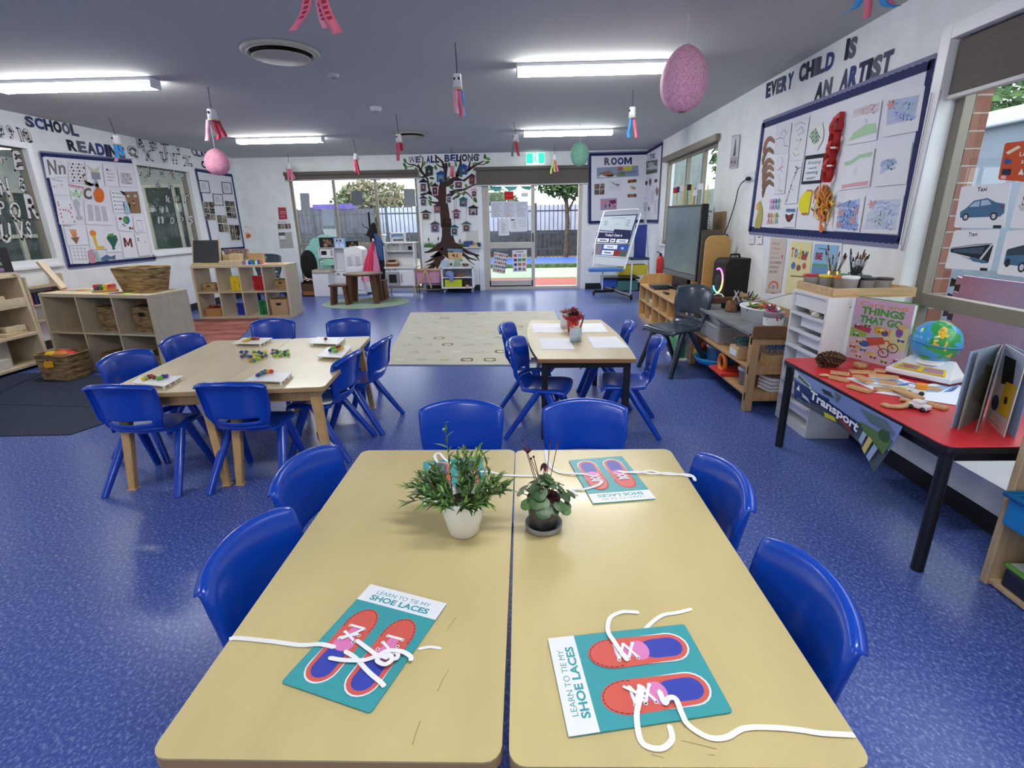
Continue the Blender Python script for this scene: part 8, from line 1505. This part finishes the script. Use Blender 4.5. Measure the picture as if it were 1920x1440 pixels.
t=thing('green_rim_box','dark box with green rim and marbled lid, bottom shelf at the right edge','box',(1.965,1.45,.03));MB().box(-.11,.1,-.3,.29,0,.08,M((34,38,56),rough=.5)).build('body',t,bevel=.01);MB().box(-.115,.105,-.305,.295,.08,.1,M((96,150,60),rough=.45)).build('rim',t,bevel=.008);MB().box(-.1,.09,-.29,.28,.1,.104,M((206,212,210),rough=.4,rgb2=(120,130,130),nscale=9)).build('lid',t);MB().box(-.125,-.115,-.02,.05,.06,.1,CLW).build('latch',t)
# ===== things hanging from the ceiling
CUP=M((226,226,228),rough=.6);STR=K((58,58,62));PKS=(222,120,140);PPK=(230,170,190);RDS=(186,62,84);BLS2=(70,150,220)
def windsock(label,top,cup,hw,strips,Y=None,seed=0):
 if Y is None:a=PF(top[0],top[1],ZC)
 else:a=at(top[0],top[1],1,Y);a.z=ZC
 k=a.y;c0=at(cup[0],cup[1],1,k);c1=at(cup[0],cup[2],1,k);r=(at(cup[0]+hw,cup[1],1,k)-at(cup[0],cup[1],1,k)).x
 t=thing('paper_windsock',label,'windsock',(c0.x,k,c0.z),0,'paper cup windsocks hanging from the ceiling');h=c0.z-c1.z;up=a.z-c0.z;dx=a.x-c0.x
 MB().tube([(dx*.9,0,up),(dx*.3,0,up*.5),(0,0,up*.12),(0,0,0)],.0035,STR,5).build('string',t)
 cb=MB().lathe([(.0001,0),(r*.8,0),(r*.82,-.004),(r*1.02,-h),(r*.98,-h),(r*.78,-.006),(.0001,-.006)],CUP,20).build('cup',t);MB().lathe([(r*1.0,-h*.88),(r*1.03,-h*.9),(r*1.03,-h*.95)],M((196,170,96),rough=.5),20).build('gold_band',cb)
 for s in(-1,1):an=-PI/2+s*.55-.3*seed+.25*math.sin(seed*2);MB().ell((r*.9*math.cos(an),r*.9*math.sin(an),-h*.32),(r*.24,r*.24,r*.28),M((16,16,18),rough=.3),12,8).build('eye',t)
 for i,(ox,bx_,by,c)in enumerate(strips):
  e=at(cup[0]+bx_,by,1,k);L=c1.z-e.z;x0=r*.9*ox;x1=e.x-c0.x;y0=-r*.6+.03*i;pts=smooth_path([(x0,y0,-h*.9),(x0+(x1-x0)*.35,y0-.006,-h-L*.35),(x0+(x1-x0)*.75+.006*(i%2*2-1),y0+.01,-h-L*.72),(x1,y0-.012,-h-L)],4)
  MB().ribbon(pts,Vector((r*.46,r*.1,.0)),K(c),.001).build('streamer',t)
windsock('white cup windsock with blue and pink streamers left of the large ceiling light',(853,80),(857,139,169),9,((-.6,0,214,PPK),(.1,8,219,PKS),(.6,12,216,BLS2),(.2,6,205,BLS2)),None,1)
windsock('white cup windsock with red and pale pink streamers above the small pink lantern',(390,163),(396,205,227),9,((-.7,-3,265,PPK),(.3,14,262,RDS),(.6,24,256,RDS)),None,2)
windsock('white cup windsock with a blue streamer in front of the word READING',(203,220),(216,254,272),7,((.0,8,296,BLS2),(.5,14,292,BLS2),(-.6,-1,302,PPK)),None,3)
windsock('white cup windsock with a rose red streamer beside the rear ceiling vent',(742,214),(747,252,268),6,((0,1,302,(206,96,116)),(-.6,-3,290,PKS),(.6,6,282,RDS)),None,4)
windsock('white cup windsock with blue and pink streamers near the large pink lantern',(1187,168),(1186,201,222),7,((-.4,-8,259,BLS2),(.6,7,258,PKS),(-.1,-5,256,BLS2)),None,5)
windsock('white cup windsock with red streamers left of the rear right ceiling light',(962,228),(967,252,266),5,((.0,6,293,RDS),(-.3,0,286,PKS),(-.8,-6,293,(96,140,140))),None,6)
windsock('white cup windsock with a red streamer above the left part of the back window blind',(662,262),(667,288,300),5,((.1,8,327,RDS),(-.5,-1,322,(206,96,116))),None,7)
windsock('white cup windsock with pink streamers in front of the left end of the back blind',(540,290),(541,306,318),4.5,((-.5,2,338,PKS),(.3,11,336,PKS),(0,6,338,PPK)),None,8)
windsock('white cup windsock with lime and pink streamers just right of the exit sign',(1039,272),(1039,290,302),4,((-.5,-6,326,(190,220,110)),(.5,7,322,PKS),(0,2,322,(222,200,150))),None,9)
windsock('white cup windsock with pink streamers hanging in front of the tree mural',(846,277),(848,302,312),4.5,((-.3,-2,332,PKS),(.4,4,332,PPK),(0,1,333,PKS)),10.3,10)
for lab,Y,px,data in(('bunch of large pink paper streamers with red print hanging at the top of the photo',2.6,(590,-70),(((578,-30),(572,20),(548,58),(200,28),PKS),((600,-30),(612,20),(634,62),(20,0),PKS),((596,-30),(604,25),(614,52),(0,0),(226,150,170)))),('bunch of blue and pink paper streamers at the top right of the photo',3.0,(1628,-40),(((1616,-20),(1606,12),(1582,24),(0,0),BLS2),((1626,-20),(1628,10),(1624,34),(0,0),PKS),((1650,-20),(1660,8),(1684,12),(0,0),BLS2),((1660,-20),(1668,5),(1676,9),(0,0),PKS)))):
 a=at(px[0],px[1],1,Y);t=thing('streamer_bunch',lab,'streamers',(a.x,Y,a.z));MB().tube([(0,0,0),(0,0,ZC-a.z)],.004,STR,5).build('string',t);MB().lathe([(.0001,0),(.05,0),(.06,-.05),(.055,-.05)],CUP,18,Matrix.Translation((0,0,.06))).build('cup',t)
 for i,(p0,p1,p2,_,c)in enumerate(data):
  P=[at(*p,1,Y+.015*i)-Vector((a.x,Y,a.z))for p in(p0,p1,p2)];P=[Vector((P[0].x*.5,P[0].y,P[0].z+.03))]+P;sp=smooth_path(P,5);s=MB().ribbon(sp,Vector((.021,.004,.006)),K(c),.001)
  if px[0]<1000:
   for k in range(4,len(sp)-4):d=sp[k+1]-sp[k];s.ribbon([sp[k]-Vector((0,.0016,0))+d*.1,sp[k]-Vector((0,.0016,0))+d*.7],Vector((.010,.002,.003)),K((176,50,80)),.0003)
  s.build('streamer',t)
def lantern(label,c,w,h,rgb,rgb2,ribs=10,egg=.12):
 t=thing('paper_lantern',label,'lantern',c);m=M(rgb,rough=.7,rgb2=rgb2,kind='voronoi',nscale=70,spec=.2);n=24;mb=MB();vs=[];sg=60
 for i in range(n+1):
  s=i/n;a=PI*(.04+.92*s);z=-h/2*math.cos(a);r=w/2*math.sin(a)*(1-egg*math.cos(a)*-1*-1 if False else 1+egg*math.cos(a)*.9)
  for k in range(sg):an=2*PI*k/sg;rr=r*(1-.035*abs(math.cos(an*ribs/2))**6);vs.append((rr*math.cos(an),rr*math.sin(an),z))
 mb.add(vs,[(i*sg+k,i*sg+(k+1)%sg,(i+1)*sg+(k+1)%sg,(i+1)*sg+k)for i in range(n)for k in range(sg)],m,True);mb.build('shade',t,solid=.0015)
 MB().tube([(0,0,h/2-.01),(0,0,ZC-c[2])],.003,K((210,210,206)),5).build('cord',t);MB().tube([(w*.09*math.cos(k*.42),w*.09*math.sin(k*.42),h/2-.004)for k in range(16)],.004,K((200,200,204)),5).build('top_ring',t)
lantern('large pink perforated egg shaped paper lantern at the upper right',(1.09,4.0,2.32),.31,.405,(226,160,188),(240,190,210));lantern('small mint green paper lantern hanging right of the exit sign',(.735,7.5,2.245),.245,.30,(132,190,164),(150,206,180),12,.05);p=at(407,304,1,6.5);lantern('small pink paper lantern at the left before the word CLASSROOM',(p.x,6.5,p.z),.27,.29,(222,146,172),(234,170,192),6,.1)
# ===== counting beads and trays on the bead table
BC_={'yellow':(232,200,50),'green':(96,176,60),'dark green':(40,110,60),'maroon':(130,34,36),'red':(190,50,36),'blue':(44,56,140),'teal':(60,130,130),'purple':(84,50,140),'orange':(232,150,50),'lime':(160,200,60)};SRC={}
def bead(c,x,y,z,where):
 if c not in SRC:
  m=M(BC_[c],rough=.3,coat=.2);b=MB().ell((0,0,0),(.0125,.0115,.0115),m,12,8);b.lathe([(.005,0),(.005,.006),(.0001,.006)],m,10,Matrix.Translation((.009,0,0))@Matrix.Rotation(PI/2,4,'Y'));b.lathe([(.0118,-.002),(.0132,0),(.0118,.002)],m,12);o=SRC[c]=b.build('counting_bead')
 else:o=SRC[c].copy();COL.objects.link(o)
 o.location=(x,y,z+.0115);o.rotation_euler=(0,0,random.uniform(0,6));tag(o,c+' counting bead '+where,'bead',c+' beads '+where)
rnd=random.Random(77);taken=[]
def heap(px,n,cols,where):
 for i in range(n):
  for tr in range(60):
   p=PF(rnd.uniform(px[0],px[2]),rnd.uniform(px[1],px[3]),TH)
   if all((p.x-q[0])**2+(p.y-q[1])**2>.0225**2 for q in taken):break
  taken.append((p.x,p.y));bead(cols[i%len(cols)],p.x,p.y,TH,where)
heap((453,662,500,672),17,('blue','teal','green','yellow','maroon','lime','purple','dark green'),'in the left heap at the middle of the bead table');heap((468,670,492,679),5,('yellow','green','orange','teal','lime'),'in the left heap at the middle of the bead table');heap((510,660,545,669),14,('lime','green','blue','purple','yellow','dark green','lime'),'in the right heap at the middle of the bead table')
TRM=M((240,240,238),rough=.35)
for pts,l,bs in((((436,643.5),(456,633),(511,633),(489,644.5)),'white bead tray at the far left of the bead table',[('yellow',458,641),('yellow',462,639.5),('yellow',466,638),('lime',469.5,636.5),('maroon',475,636.5),('maroon',479.5,636),('red',484,636.5)]),(((578,643),(595,632),(649,632),(634,645)),'white bead tray with one red bead at the far right of the bead table',[('maroon',611,637)]),(((594,668),(615,650.5),(660,649),(641,670)),'white bead tray between the right hand chairs of the bead table',[('blue',619,659),('green',623,655.5),('lime',627,659.5),('green',631.5,660),('maroon',633,653),('orange',637,657),('yellow',642,654),('maroon',638,651.8),('green',627.5,653.5)]),(((458,713),(488,697),(549,697),(529,715.5)),'white bead tray with a blue bead row at the near side of the bead table',[('blue',484,706),('teal',487.5,704),('blue',491,702),('teal',494.5,700),('blue',498,698.5),('orange',503.5,698.8),('red',509.5,698.8)]),(((247,717),(264,705),(343,704),(308,724)),'white bead tray at the near left corner of the bead table',[('yellow',269,713),('lime',274,711),('maroon',280,708.5),('red',285,707.5),('maroon',290,710),('green',297,712),('green',302,711),('blue',307,708),('purple',313,707.5)])):
 z1=TH+.022;P=[PF(x,y,z1)for x,y in pts];t=thing('bead_tray',l,'tray',(0,0,0),0,'white bead trays on the bead table');xy=[(p.x,p.y)for p in P];MB().prism(xy,z1-.005,z1,TRM).build('board',t,bevel=.001);q=Quad(*P)
 for a in(.06,.35,.65,.94):
  for b in(.06,.94):f=q(a,b);MB().lathe([(.006,TH),(.007,z1-.005)],TRM,8,Matrix.Translation((f.x,f.y,0))).build('foot',t)
 for c,x,y in bs:p=PF(x,y+1,z1);bead(c,p.x,p.y,z1,'on the '+l.replace('white bead ','').split(' of the bead')[0].split(' with')[0])
 # ===== pots on the drawing table
p=PF(1079,640,TH);t=thing('crayon_pot','grey marbled cup of orange crayons on the drawing table','crayon pot',p);MB().lathe([(.0001,0),(.042,0),(.044,.105),(.04,.105),(.038,.01),(.0001,.01)],M((150,170,180),rough=.5,rgb2=(196,206,210),nscale=14),22).build('cup',t)
for i in range(11):
 a=i*2.4;d=Vector((math.cos(a)*.25,math.sin(a)*.25,1)).normalized();b0=Vector((math.cos(a)*.015,math.sin(a)*.015,.02));L=rnd.uniform(.10,.125)if i else.18;o=MB().tube([b0,b0+d*L*.82,b0+d*L],[.0055,.0055,.0015],M(((226,110,60),(206,80,50),(236,220,200),(60,40,40)if i==0 else(230,130,70))[i%4 if i else 3],rough=.5),7).build('crayon');o.location=p;tag(o,('dark','red','white','pale orange','orange','rust','cream','bright orange','coral','brick red','ivory')[i]+' crayon standing in the grey marbled cup','crayon','crayons in the marbled cup')
RDW=M((170,24,50),rough=.35)
p=PF(1074,622,TH);t=thing('potted_flower','red flowering plant in a shiny red wrapped pot on the drawing table','potted plant',p);MB().lathe([(.0001,0),(.04,0),(.05,.09),(.06,.10)],RDW,24).build('pot',t);mb=MB()
for k in range(16):a0=2*PI*k/16;mb.add([(.048*math.cos(a0-.2),.048*math.sin(a0-.2),.09),(.048*math.cos(a0+.2),.048*math.sin(a0+.2),.09),(.085*math.cos(a0+.25),.085*math.sin(a0+.25),.125+.012*(k%3)),(.085*math.cos(a0-.2),.085*math.sin(a0-.2),.118)],[(0,1,2,3)],RDW)
mb.build('wrapping',t);mb=MB();rnd=random.Random(15)
for k in range(110):a=rnd.uniform(0,6.28);leafmesh(mb,(rnd.uniform(-.03,.03),rnd.uniform(-.03,.03),.125+rnd.uniform(0,.04)),(math.cos(a),math.sin(a),rnd.uniform(.2,1.2)),rnd.uniform(.03,.06),.012,rnd.choice([K((80,104,60)),K((104,120,70)),K((120,50,50)),K((70,84,48))]),.4,3)
mb.build('foliage',t);mb=MB()
for k in range(22):a=rnd.uniform(0,6.28);r=rnd.uniform(.0,.065);mb.ell((r*math.cos(a),r*math.sin(a),.185-r*.5+rnd.uniform(-.012,.012)),(.008,.008,.006),K(rnd.choice([(190,50,90),(206,80,110),(150,40,60)])),7,5)
mb.build('blossom',t)
p=PF(1058,614,TH);t=thing('white_vase','white cup of dried reddish stems beside the red flowering plant','vase',p);MB().lathe([(.0001,0),(.032,0),(.036,.12),(.033,.12),(.0001,.1)],WP,20).build('cup',t);mb=MB()
for k in range(16):a=rnd.uniform(0,6.28);leafmesh(mb,(0,0,.11),(math.cos(a),math.sin(a),rnd.uniform(.5,1.6)),rnd.uniform(.05,.09),.009,rnd.choice([K((150,84,60)),K((120,70,60)),K((90,100,60))]),.2,3)
mb.build('stems',t)
